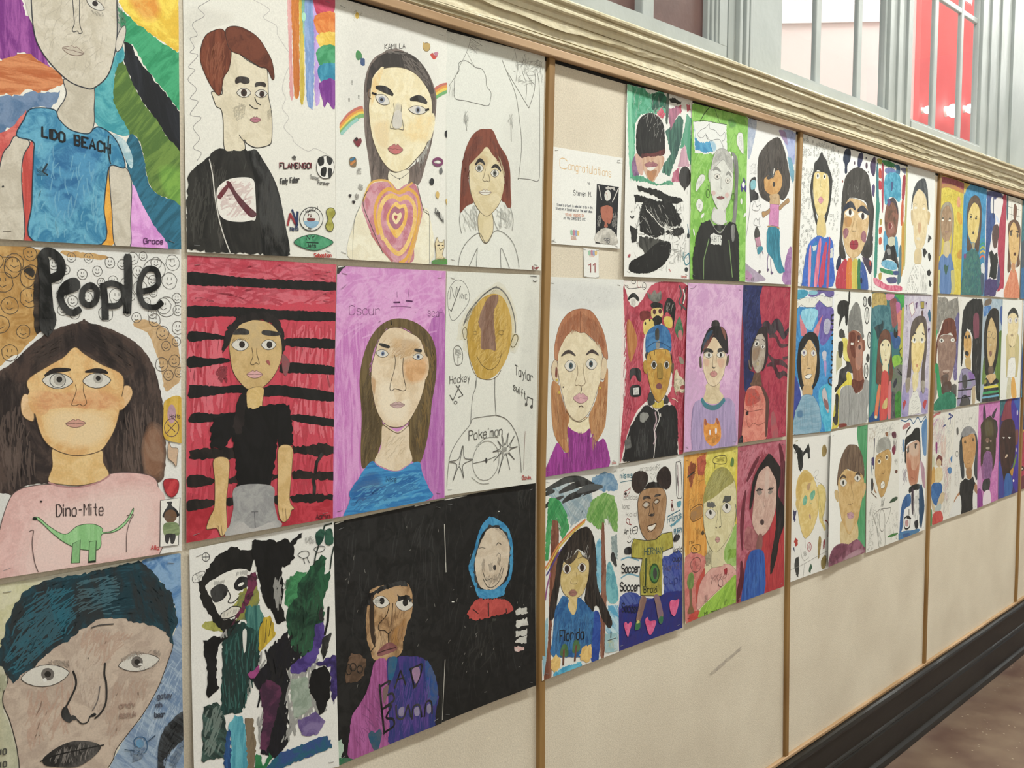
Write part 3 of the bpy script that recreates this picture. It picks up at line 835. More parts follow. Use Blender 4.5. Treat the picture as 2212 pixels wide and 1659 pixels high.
sheet('portrait_painting', 'dark haired girl in a pink dinosaur shirt under the big black word People', 'painting', 'pupil portraits pinned to the wall', -1.2140, 1.7486, (26, 19, 598, 0, 580, 951, -0, 936), (1.2, 5.0, 0.0, 2.0, 1.0), 'Pdad9d6',
'r W:a87c3c/c29a5c 24 20 139 21 150 49 151 161 152 238 139 261 85 313 68 319 16 329;r W:b98f55/c9a36a 217 23 347 29 344 42 292 40 235 39;r W:b99669/c8a87e 441 220 490 223 539 246 582 298 588 404 564 429 535 441 522 375 502 310 475 258 434 239;g 1.6 P:4d4236 26 18 34 1 29 43 139 32 146 220 91 302 22 335;g 1.4 P:5e5c5a 70 12 26 1 192 41 586 17 587 219 476 220 380 207 289 195 201 220 184 131;g 1.4 P:5e5550 16 14 22 1 476 220 583 219 587 417 536 415 502 284;o 1.4 P:5e5c5a 505 65 37 -1 -1 32;o 1.4 P:5e5c5a 544 179 33 -0 -1 31;o 1.6 P:4d4236 74 75 23 -1 -1 29;o 1.6 P:4d4236 115 100 21 -1 -1 29;b P:2e2822 105 83 117 74 132 82 130 100 114 91;r W:241f1c/4a3d34 134 102 159 49 168 178 152 244 131 249;r K:2c2424/54443e 276 217 288 227 353 245 419 277 467 316 501 374 520 453 529 545 522 676 514 711 423 691 342 682 251 679 164 687 98 686 57 713 23 706 8 623 15 392 55 348 91 319 151 267 212 238 263 226;s 4.4 P:1f1817 120 120 85 12 21 364 108 337 97 514 131 576 128 683 34 702;s 4.4 P:6e5c54 60 100 88 8 18 479 93 454 119 575 128 683 23 700;s 4.4 P:1f1817 110 120 92 12 396 383 473 348 523 479 518 702 369 679 350 627 381 471;s 4.4 P:6e5c54 60 100 92 8 401 472 498 478 515 701 376 680 358 596;f V:8a6148/9a7862 483 542 525 578 518 702 465 702 453 604;b K:2c2424/4a3a34 248 298 211 316 161 351 109 390 66 394 55 359 127 285 212 244 275 232 353 251 432 296 473 348 403 387 350 357 292 318;s 4 P:15100f 80 100 30 15 108 314 243 244 249 293 180 333 119 367;s 4 P:15100f 80 100 -35 15 263 232 353 251 459 347 396 383 305 324;r W:cfd0ce 6 704 57 713 32 754 14 798 3 797;b W:cfa4a0/dab4b0 -19 968 7 844 39 737 75 695 161 690 219 706 296 702 346 680 423 685 486 705 503 739 508 805 501 949 321 970 131 985;q 2 P:5c4a48 -19 968 7 844 39 737 75 695 161 690 219 706 296 702 346 680 423 685 486 705 503 739 508 805 501 949 321 970 131 985;f W:e0c6c0 168 760 464 735 487 921 289 939 84 952 106 812;b W:d2ab6c/dcbc84 176 586 247 614 318 605 325 643 342 682 315 698 251 704 194 694 158 680 171 640;q 1.8 P:6a5238 176 586 247 614 318 605 325 643 342 682 315 698 251 704 194 694 158 680 171 640;c 4.8 P:b07f80 159 685 194 700 250 709 309 701 346 683;b W:d2aa78/dfbd92 117 444 97 428 86 454 92 490 121 504;q 1.6 P:6a5238 117 444 97 428 86 454 92 490 121 504;b W:d2aa78/dfbd92 389 427 413 419 424 442 408 473 381 490;q 1.6 P:6a5238 389 427 413 419 424 442 408 473 381 490;b W:d0a266/dcb980 106 390 161 354 210 328 245 299 273 318 324 350 393 388 387 459 369 534 342 582 311 610 240 615 179 592 144 553 125 486 114 432;q 2 P:5a4632 106 390 161 354 210 328 245 299 273 318 324 350 393 388 387 459 369 534 342 582 311 610 240 615 179 592 144 553 125 486 114 432;f W:c98a5c/d3a070 132 421 220 431 271 422 365 445 374 483 288 484 207 473 145 487 122 456;f W:e1c79a 176 483 334 500 332 568 254 593 174 555;Y P:a9a49c 193 395 44 4 -2 22 0.8 0.1 -0.2;o 1.8 P:555555 193 394 23 1 -1 20;Y P:a9a49c 311 399 43 -0 1 22 0.7 0.1 -0.3;y 14 P:241c1a 155 379 179 366 209 364 233 364;y 14 P:241c1a 275 372 304 369 330 372 346 378;c 1.8 P:6f5236 245 408 247 427 235 457 233 467 245 469 256 465 266 471 277 465 275 450 269 428 271 403;M P:c79484 243 521 30 1 0 12;t 2.8 P:4a3c3c 178.3 785.9 2.585 0.269 0.170 -5.853 Dino-Mite;e P:2a2020 135.3 736.7 3.6 0.5 -0.1 3;b V:7fb878/98ca90 112 780 128 782 160 814 203 841 241 822 286 823 315 839 318 852 351 851 392 828 417 793 413 812 385 843 351 857 314 858 310 892 293 902 245 891 202 866 166 833 131 794;q 1.6 P:3e5c3c 112 780 128 782 160 814 203 841 241 822 286 823 315 839 318 852 351 851 392 828 417 793 413 812 385 843 351 857 314 858 310 892 293 902 245 891 202 866 166 833 131 794;p W:7fb878 224 872 247 864 243 931 218 928;l 1.6 P:3e5c3c 224 872 247 864 243 931 218 928 224 872;p W:7fb878 275 874 296 874 292 938 270 936;l 1.6 P:3e5c3c 275 874 296 874 292 938 270 936 275 874;l 6 P:1c241c 271 934 292 935;e P:1c241c 116 783.3 7.1 1 -0.1 4.2;c 2 P:6a5654 100 817 111 817 106 854 112 909 121 937;c 2 P:6a5654 396 813 417 813 406 830 394 867 391 924;b V:c29a22/cfac48 534 470 591 467 590 596 571 605 526 584 526 512;e W:b890a0 554 514 15 1 -1 30;o 2 P:5c4050 553 557 25 2 -1 28;l 2 P:5c4050 536 572 569 542;l 2 P:5c4050 540 546 565 571;t 1.6 P:4a3a3a 547.6 526.8 1.057 0.072 0.043 -1.969 Hafts;b W:c9a98c 542 602 551 619 573 625 570 654 566 680 555 666 538 648;q 1.4 P:6a5a4c 542 602 551 619 573 625 570 654 566 680 555 666 538 648;b W:a3202c/c23a40 521 722 547 717 572 727 570 760 549 776 528 759;q 1.6 P:6b1c24 521 722 547 717 572 727 570 760 549 776 528 759;p P:e0ded8 509 781 577 781 567 930 503 926;l 1.6 P:4c4a48 509 781 577 781 567 930 503 926 509 781;b K:1c1c1e 519 820 534 799 530 789 549 790 547 801 566 820 569 840 518 836;e W:6c4f38 542 835 22 3 -1 21;b H:6d7f58/8a9a70 519 856 565 860 572 894 560 899 520 893;b K:18181a 524 890 557 895 552 921 541 921 538 902 531 920 522 913;t 2 P:c0393c 472.7 930.1 1.416 0.231 0.060 -2.171 Aila;y 36 K:121212 150 49 158 114 166 178 175 220 161 244 157 161 155 102;l 34 K:0f1010 159 49 164 119 170 217;c 26 K:0f1010 153 46 169 28 193 35 210 58 207 88 185 101 164 104;c 20 K:0f1010 212 142 240 132 256 123 250 108 228 115 210 136 208 166 226 193 244 199 263 189;q 18 K:0f1010 274 135 297 119 316 134 312 164 292 177 272 165;l 22 K:0f1010 336 118 341 164 341 220;c 18 K:0f1010 336 121 362 111 395 123 401 151 381 176 348 179;l 26 K:0f1010 416 31 417 113 411 201;c 18 K:0f1010 453 134 491 127 516 107 510 69 478 66 456 99 453 143 469 175 504 181 528 165')
sheet('portrait_painting', 'large close-up portrait with dark teal hair and hatched black lips, bottom left', 'painting', 'pupil portraits pinned to the wall', -1.2240, 1.2704, (24, -0, 598, 2, 594, 884, 0, 765), (1.5, 6.0, 0.0, 5.0, 0.0), 'Pcfccbe',
'f W:bdbb8a/cfccaa 24 2 132 3 170 30 93 73 58 122 42 176 18 227;f W:a2a385/b9b89a 18 227 54 274 37 346 51 388 71 471 80 552 9 567;r W:4a78ac/7fa3c8 466 6 597 4 600 261 579 253 576 170 527 80 492 40;r D:7088a8/98abc0 560 274 602 262 606 721 364 644 370 588 411 533 465 485 521 394;s 4 P:b8cadb 60 70 60 15 546 314 606 319 600 675 404 615 428 538;s 4 P:5277a4 40 70 60 15 558 403 604 406 603 545 495 558;b W:ad9a8c/c0ae9e 48 235 108 211 194 200 251 181 317 157 393 169 480 197 525 224 563 275 564 301 550 336 531 379 512 417 465 481 411 533 371 571 348 614 253 690 96 635 77 512 71 464 55 390 39 343 40 309 54 274;q 2.4 P:3e3834 48 235 108 211 194 200 251 181 317 157 393 169 480 197 525 224 563 275 564 301 550 336 531 379 512 417 465 481 411 533 371 571 348 614 253 690 96 635 77 512 71 464 55 390 39 343 40 309 54 274;s 6 P:b08874 50 90 80 30 106 311 247 324 227 479 158 498 93 502 84 398;s 6 P:b08874 50 90 60 30 267 168 436 221 373 290 339 307 265 248;s 6 P:a98a78 40 90 80 30 368 355 513 375 452 461 349 557 335 470;s 6 P:c9b9aa 50 80 70 30 225 239 332 223 326 468 246 364;x K:1d4654/2a2e30 18 227 36 175 51 121 74 69 113 27 163 9 254 12 320 12 414 5 462 4 484 21 527 80 568 130 582 219 579 240 565 250 569 293 560 283 543 245 502 215 462 202 393 169 342 158 309 165 250 189 210 211 166 225 138 249 99 267 65 287 54 259 37 228;s 5.2 P:10181c 260 120 35 25 41 214 74 76 171 18 312 16 317 155 226 191 146 236 69 271;s 5.2 P:10181c 200 120 0 15 230 21 413 14 483 38 480 197 393 163 236 130;s 5.2 P:10181c 160 100 -50 20 431 29 505 59 572 156 575 252 525 224 436 180;s 5.2 P:2a7a90 130 100 35 25 41 214 93 73 170 30 270 49 251 173 146 228 62 269;s 4.4 P:547c88 60 90 5 20 254 30 396 31 394 154 252 133;s 4.4 P:8a8f76 20 60 70 15 25 240 54 259 53 305 27 305;Y P:6a6460 160 289 69 8 4 32 0.6 0.1 -0.1;s 2 P:45403e 36 28 -70 20 146 239 233 260 228 283 157 254;e P:d8d6d2 158 301.2 5.4 1.4 -0.2 6.2;Y P:6a6460 451 321 66 5 4 27 0.7 -0.1 -0.1;s 2 P:55504e 80 32 60 30 382 297 434 280 523 296 523 322 478 298 390 307;s 2 P:77706c 60 28 70 30 373 311 402 339 500 354 518 333 477 340 411 329;e P:d8d6d2 455.3 327.5 7.1 1.7 -0.1 3.4;c 6 P:23201f 242 297 250 325 247 348 229 380 217 400 218 421 230 442;y 24 K:1a1818 215 396 216 420 232 445;b K:1a1818 232 437 234 427 244 431 250 442 240 443;c 4 P:33302e 250 444 264 460 281 461 289 449 298 441;b K:1a1818 287 446 302 439 310 445 302 450;c 6 P:2c2928 341 297 338 331 343 357 343 402 336 429 321 447 304 457;c 2.8 P:6a6260 323 364 315 403 298 431;c 3.2 P:4a4644 300 180 325 177 371 183;b K:2a2827/5a5654 144 533 162 519 198 507 242 506 291 523 320 544 315 559 290 575 256 585 224 581 184 566 153 552;s 4 P:0e0e0e 150 48 80 20 153 540 202 512 258 513 316 542 298 570 240 580 176 564;s 2.4 P:a29a94 40 36 80 20 153 536 202 512 258 517 316 542 273 574 184 562;c 3.6 P:191717 138 535 185 531 241 536 283 540 331 545;r D:26282b/4a5056 506 630 517 577 545 538 597 515 606 546 604 598 562 620 533 655 527 696 505 689;s 5.2 P:0e0f10 70 100 55 18 511 631 545 546 597 522 600 588 543 641 523 686;s 5.2 P:1a1c1e 50 100 50 15 542 675 600 597 601 623 559 702;q 2.4 P:2f5a80 431 581 428 559 445 554 465 566 471 593 462 608 440 597;e W:5f8fb5 447.1 575.6 13.3 3.9 -0.4 13.4;s 4 P:1f3f66 20 32 60 40 418 578 467 592 457 623 417 611;s 6 P:15171a 16 36 40 40 422 600 457 610 452 630 421 625;l 2.4 P:2f4a66 472 577 499 565;l 2.4 P:2f4a66 427 593 396 579;t 2.8 P:4a5266 508.6 450.5 1.475 0.289 0.066 -2.831 gatey;t 2.8 P:4a5266 503.5 476.9 1.615 0.326 0.060 -2.547 nh;t 3.2 P:353c4c 498.2 507.5 1.350 0.282 0.068 -2.829 bear;t 2.4 P:9a7f72 382.5 446 1.950 0.339 0.070 -2.752 andy;t 2.4 P:9a7f72 381.8 474.9 1.671 0.358 0.070 -2.753 sozuk;t 4 P:4a4a44 22.3 479.5 1.451 0.242 0.075 -2.525 10;t 4 P:4a4a44 21.2 515.4 1.451 0.255 0.078 -2.524 10')
sheet('portrait_painting', 'boy with auburn hair in a black jacket, with FLAMENGO lettering and rainbow bars', 'painting', 'pupil portraits pinned to the wall', -0.9061, 2.2082, (3, 3, 605, -0, 599, 919, 0, 926), (1.2, 4.0, 0.0, 2.0, 1.5), 'Pd9d7cf',
'f W:d0cdc4 15 174 165 152 176 180 105 214 25 289;c 1.6 P:8d8a8a 98 127 78 141 55 161 77 180 34 214 51 245 25 260 39 286 24 304 52 308 18 349 40 355 15 389 45 413 22 446 50 452 21 496 60 500 31 534 53 566 30 598 58 610 43 636;c 1.6 P:b5b1b0 263 90 325 107 300 139 351 154 357 184 389 220 415 252 388 310 374 360 387 390 373 424 399 452 379 487 412 514 425 534 479 555 514 542 584 564;r V:cf8f92/dca8a8 399 28 417 24 416 215 420 374 407 381 403 270;r V:b8621c/d0802c 415 24 446 18 446 209 446 359 424 373 419 214;r V:b9a02c/d2bc50 448 17 464 13 468 205 466 372 449 386 448 209;r V:6aa088/90c0b0 458 15 478 10 480 149 473 215 463 152;r V:6f8fc4/8fa8d4 475 11 511 2 511 197 505 393 495 406 478 387 472 258 470 151;r V:a884cc/c2a6de 507 3 526 -1 532 193 534 356 528 390 512 376 512 196;r W:b82c50/cc4a6a 512 2 603 -19 602 53 568 82 540 88 515 66;r W:cf6a1c/dd8a3c 515 88 602 56 605 129 557 150 525 140;r W:d8ae2c/e6c858 525 148 603 127 603 174 553 194 526 178;r W:2f8a58/4aa070 525 197 603 171 604 231 574 251 531 250;r W:1c7a9c/3a93b0 530 256 604 234 603 290 538 306;r V:6f2a86/8e4aa0 531 313 603 292 602 384 587 392 569 373 554 394 544 365;e W:a0d8c0 467.1 100.6 9.5 -2 -0.1 15;b W:cabfa6/d5cbb4 139 358 175 271 235 290 285 304 313 307 317 390 323 416 330 462 327 541 306 559 262 570 231 561 219 550 220 583 176 591 143 587 140 499 133 464 116 457 105 434 99 414 120 411 138 413;q 2.4 P:3a3836 139 358 175 271 235 290 285 304 313 307 317 390 323 416 330 462 327 541 306 559 262 570 231 561 219 550 220 583 176 591 143 587 140 499 133 464 116 457 105 434 99 414 120 411 138 413;c 2.4 P:3a3836 200 536 219 555 262 569 306 559 326 547;s 1.8 P:6e685c 90 16 60 30 175 453 203 429 227 435 220 477 189 497;s 1.8 P:6e685c 40 16 60 30 308 444 328 431 328 467 314 475;b V:5f2c1a/7e4028 61 324 63 282 82 239 126 212 149 213 158 244 174 271 165 328 144 362 134 409 122 420 97 395 77 363;q 2 P:3a2018 61 324 63 282 82 239 126 212 149 213 158 244 174 271 165 328 144 362 134 409 122 420 97 395 77 363;b W:55291a/6e3824 154 209 182 191 225 190 274 206 305 236 330 270 339 303 341 329 332 334 313 305 285 302 248 290 211 277 175 271 159 249;q 2 P:3a2018 154 209 182 191 225 190 274 206 305 236 330 270 339 303 341 329 332 334 313 305 285 302 248 290 211 277 175 271 159 249;s 3.2 P:9a5a3c 30 80 80 15 70 280 152 235 162 313 126 400 86 367;b K:2e2420 187 365 192 353 210 346 238 346 242 361 222 368 207 366 191 373;b K:2e2420 264 362 272 354 300 350 308 358 303 365 284 364 265 371;Y P:3c2622 220 397 27 -4 -0 15 0.8 0 0;Y P:3c2622 288 389 24 -4 -0 13 0.8 0.1 0.1;c 2.6 P:44403c 262 405 271 421 286 426;c 2.6 P:44403c 242 433 258 441 274 440;M P:b07080 263.5 477.5 21.4 -3 -0.2 9.4;x K:1d1c1b/2e2d2a 8 690 40 652 87 616 122 590 170 592 218 578 243 583 261 633 317 674 355 713 367 782 382 861 394 918 338 918 151 921 -3 919 2 784;b K:0e0e0e 237 594 262 575 293 608 330 657 355 713 377 808 391 918 287 920 276 815 266 711 251 650;s 4 P:5c5852 40 120 85 10 86 627 104 625 118 775 151 906 121 912 96 726;s 3.2 P:4a4843 70 80 80 15 17 684 230 610 242 661 156 680 92 878 12 903;s 2.8 P:3f3d3a 50 100 85 10 267 658 343 704 378 894 287 904;c 4 P:c9c6bf 86 627 97 676 104 741 117 811 134 866 157 921;b P:dcd8d2 110 733 126 703 162 682 217 671 251 676 258 711 259 800 239 810 201 818 147 816 118 795;s 6 P:b07c80 50 80 30 25 113 725 168 684 247 681 252 764 239 807 153 808 118 785;b K:6b1c2c 114 740 149 701 155 711 125 749;b K:5c1526 147 694 162 692 185 723 227 761 261 785 254 798 233 797 196 764 167 725;t 5.2 P:8c2838 358.3 626.6 2.116 -0.227 0.051 -3.022 FLAMENGO!;t 2.2 P:1c1a1c 359.6 628.1 2.097 -0.224 0.051 -3.023 FLAMENGO!;t 2.8 P:3a3838 360 679.7 1.145 -0.208 0.056 -3.029 Fedy_Faber;c 2.4 P:4a4846 419 578 414 590 427 581 411 584 424 590 419 578;e P:dcdad5 555 602 40 -4 -1 40;o 2 P:3a3836 555 602 40 -4 -1 40;b K:171717 522 577 545 566 548 591 527 600;b K:171717 561 564 588 570 577 593 563 584;b K:171717 537 608 559 603 553 634 534 631;b K:171717 566 605 584 606 580 632 569 638;t 1.8 P:7a7874 487.9 646.6 0.919 0.089 0.031 -2.010 Soccer;t 2 P:5a5854 520.4 664.3 1.061 -0.015 0.031 -2.024 Forever;l 9.2 P:9a3038 388 815 399 777;l 9.2 P:9a3038 399 777 425 815;l 9.2 P:22335c 425 818 431 766;l 8 P:22335c 408 763 430 815;t 3.2 P:2f3a56 398.1 834.6 1.274 -0.153 0.043 -2.165 Mets;e P:d5d4ce 490 788 51 -4 -1 41;o 2.4 P:3a3836 490 788 51 -4 -1 41;o 2.2 P:3a3836 490 788 35 -3 -1 30;b W:7fa8c4 458 797 520 794 509 813 488 819 468 813;b P:7a3634 472 786 506 785 499 794 475 796;l 4 P:6a4040 475 779 479 771;t 2.4 P:5a3434 483.5 783 1.273 -0.093 0.035 -2.016 A;t 2 P:3a3836 465.1 771.7 1.382 -0.502 0.032 -1.825 MANCH;t 2 P:3a3836 474.4 829.7 0.691 0.004 0.032 -1.649 CITY;b W:8f8a2c/a8a44c 556 756 571 743 590 745 596 762 581 783 589 804 580 823 562 823 552 807 563 784;q 2 P:4c4a24 556 756 571 743 590 745 596 762 581 783 589 804 580 823 562 823 552 807 563 784;b W:2f7f58/4c9a72 413 873 446 852 502 841 558 851 585 864 543 886 501 896 453 890;q 2 P:2a4a3a 413 873 446 852 502 841 558 851 585 864 543 886 501 896 453 890;t 2.8 P:16382a 466.9 860.9 2.680 -0.154 0.046 -2.380 NY;t 2.8 P:16382a 466.3 888.4 1.513 -0.078 0.046 -2.381 Jets;l 4 P:16382a 467 870 519 869;t 3.2 P:b03028 499 919.9 1.320 -0.060 0.046 -2.399 Sebastian')
sheet('portrait_painting', 'portrait of a girl in a black top before red and black stripes, grey trousers', 'painting', 'pupil portraits pinned to the wall', -0.9143, 1.7404, (23, -0, 622, 5, 593, 916, -0, 913), (1.2, 5.0, 0.0, 3.0, 1.0), 'Pc43c50',
'f W:b23246/cc5a6c -1 -30 656 -26 655 104 415 134 196 155 -4 152;s 10 P:d66f80 60 140 5 25 31 14 614 15 613 157 28 151;s 8 P:a02c40 60 140 5 25 31 14 614 15 613 157 28 151;s 10 P:d8707e 90 120 85 15 28 197 140 197 149 493 19 630;s 10 P:d8707e 90 120 85 15 414 209 613 228 607 652 424 605;s 8 P:a82c3c 120 120 85 15 28 197 613 209 599 652 19 630;s 8 P:a32034 160 120 85 12 12 629 598 665 585 913 5 902;b W:a01c2c/b62c3c 8 803 101 816 85 903 -1 919;b W:a31e30/bb3444 419 839 595 848 593 921 348 918 357 869;r K:141414/1e1c1d 22 53 129 57 304 66 622 69 623 92 597 99 416 97 197 93 23 91;r K:141414/1e1c1d 23 160 127 160 267 163 385 170 628 177 628 202 572 207 414 204 281 196 127 191 24 196;r K:141414/1e1c1d 24 240 73 242 160 256 163 265 92 267 25 272;r K:141414/1e1c1d 22 319 91 326 162 328 172 339 124 347 22 355;r K:141414/1e1c1d 395 268 491 267 624 275 624 306 491 299 398 290;r K:141414/1e1c1d 371 370 378 351 428 350 626 373 626 398 490 390 382 383;r K:141414/1e1c1d 23 422 32 409 123 419 234 418 243 435 227 446 157 443 26 452;r K:141414/1e1c1d 303 435 351 424 450 437 625 467 624 495 488 483 380 464 299 460;r K:141414/1e1c1d 22 511 41 499 121 509 190 508 197 532 87 533 21 529;r K:141414/1e1c1d 417 530 503 539 623 565 623 587 527 574 425 551;x K:2a2220/171414 19 624 36 617 188 622 194 665 118 656 19 647;x K:2a2220/171414 417 642 486 645 542 640 613 656 610 684 533 688 469 672 423 665;r K:2a2220/171414 11 702 50 700 96 717 108 727 82 739 11 734;x K:2a2220/171414 151 726 193 719 192 744 157 739;x K:2a2220/171414 334 731 364 733 360 743 333 750;x K:2a2220/171414 414 727 468 728 500 740 601 747 603 777 531 770 421 753;r K:2a2220/171414 9 780 61 781 105 789 101 807 9 812;r K:2a2220/171414 149 792 188 788 183 812 152 815;r K:2a2220/171414 340 807 362 808 358 834 343 832;x K:191615/221c1a 408 812 466 813 595 830 593 848 481 847 419 836;l 14 K:1c1716 549 680 524 707 517 748;l 14 K:1c1716 507 766 513 793 510 823;b W:8a4a50 383 320 413 346 405 383 393 395 382 370;s 4 P:2c1a1c 40 40 70 60 117 367 165 351 164 410 133 409;x K:1a1718/2a2424 144 315 150 268 167 226 203 194 267 174 325 178 369 202 391 240 397 296 383 320 374 271 339 215 295 202 216 227 188 244 166 292;b W:b99a63/c7a974 174 316 173 280 195 238 238 212 288 204 339 218 374 258 381 320 359 376 321 417 270 441 227 425 186 375;q 1.6 P:4a3c2c 174 316 173 280 195 238 238 212 288 204 339 218 374 258 381 320 359 376 321 417 270 441 227 425 186 375;f W:c6aa76 216 227 281 209 317 239 294 294 251 293 223 269;b W:c8a868/d2b57c 243 435 303 432 297 490 312 512 261 515 226 501 233 474;q 1.2 P:4a3c2c 243 435 303 432 297 490 312 512 261 515 226 501 233 474;b K:231c1a 184 250 209 231 244 236 248 251 216 252;b K:231c1a 301 240 324 238 372 246 374 255 339 257 303 252;Y P:2a201e 214 286 33 1 -0 19 0.6 0.2 -0.1;Y P:2a201e 327 287 30 0 -0 17 0.7 0.1 0;s 1.6 P:3e342c 24 24 70 40 181 262 248 263 244 272 184 274;c 1.8 P:5c4a34 259 296 263 324 253 348 264 353 275 347 286 352 287 343 279 318 279 297;M P:cf9f9f 269 385 32 1 -0 13;b W:a8504c 315 343 326 339 333 356 324 353;x K:0c0c0d/151416 190 505 226 486 261 503 305 490 380 487 410 497 419 547 423 639 362 640 359 606 346 679 329 765 256 766 192 754 187 664 175 591 164 602 146 627 95 616 96 561 111 526 149 511;x K:1c1818/2c2424 205 454 237 438 234 486 221 546 213 582 196 583 182 555 190 496;b W:c2a066/cfb07a 106 656 161 661 159 733 149 804 150 888 136 910 125 909 112 883 89 881 73 877 86 843 104 810 108 727;q 1.6 P:5c4830 106 656 161 661 159 733 149 804 150 888 136 910 125 909 112 883 89 881 73 877 86 843 104 810 108 727;l 1.6 P:7a6040 116 874 122 902;l 1.6 P:7a6040 128 876 132 909;b W:c2a066/cfb07a 362 640 417 643 416 712 404 824 422 858 411 863 401 887 379 900 361 882 354 831 357 724;q 1.6 P:5c4830 362 640 417 643 416 712 404 824 422 858 411 863 401 887 379 900 361 882 354 831 357 724;l 1.6 P:7a6040 374 852 375 893;l 1.6 P:7a6040 386 854 388 895;b W:8a8a8c/9c9c9c 188 755 329 768 339 829 348 918 252 922 161 914 176 826;c 2 P:55555a 247 847 272 850;c 2 P:55555a 258 849 259 880 261 914;f W:b9b6b4 162 890 203 872 253 904 341 891 348 918 252 923 161 915;t 2.4 P:5a1a22 516.1 908.4 1.870 0.155 0.062 -2.805 Aaryn')
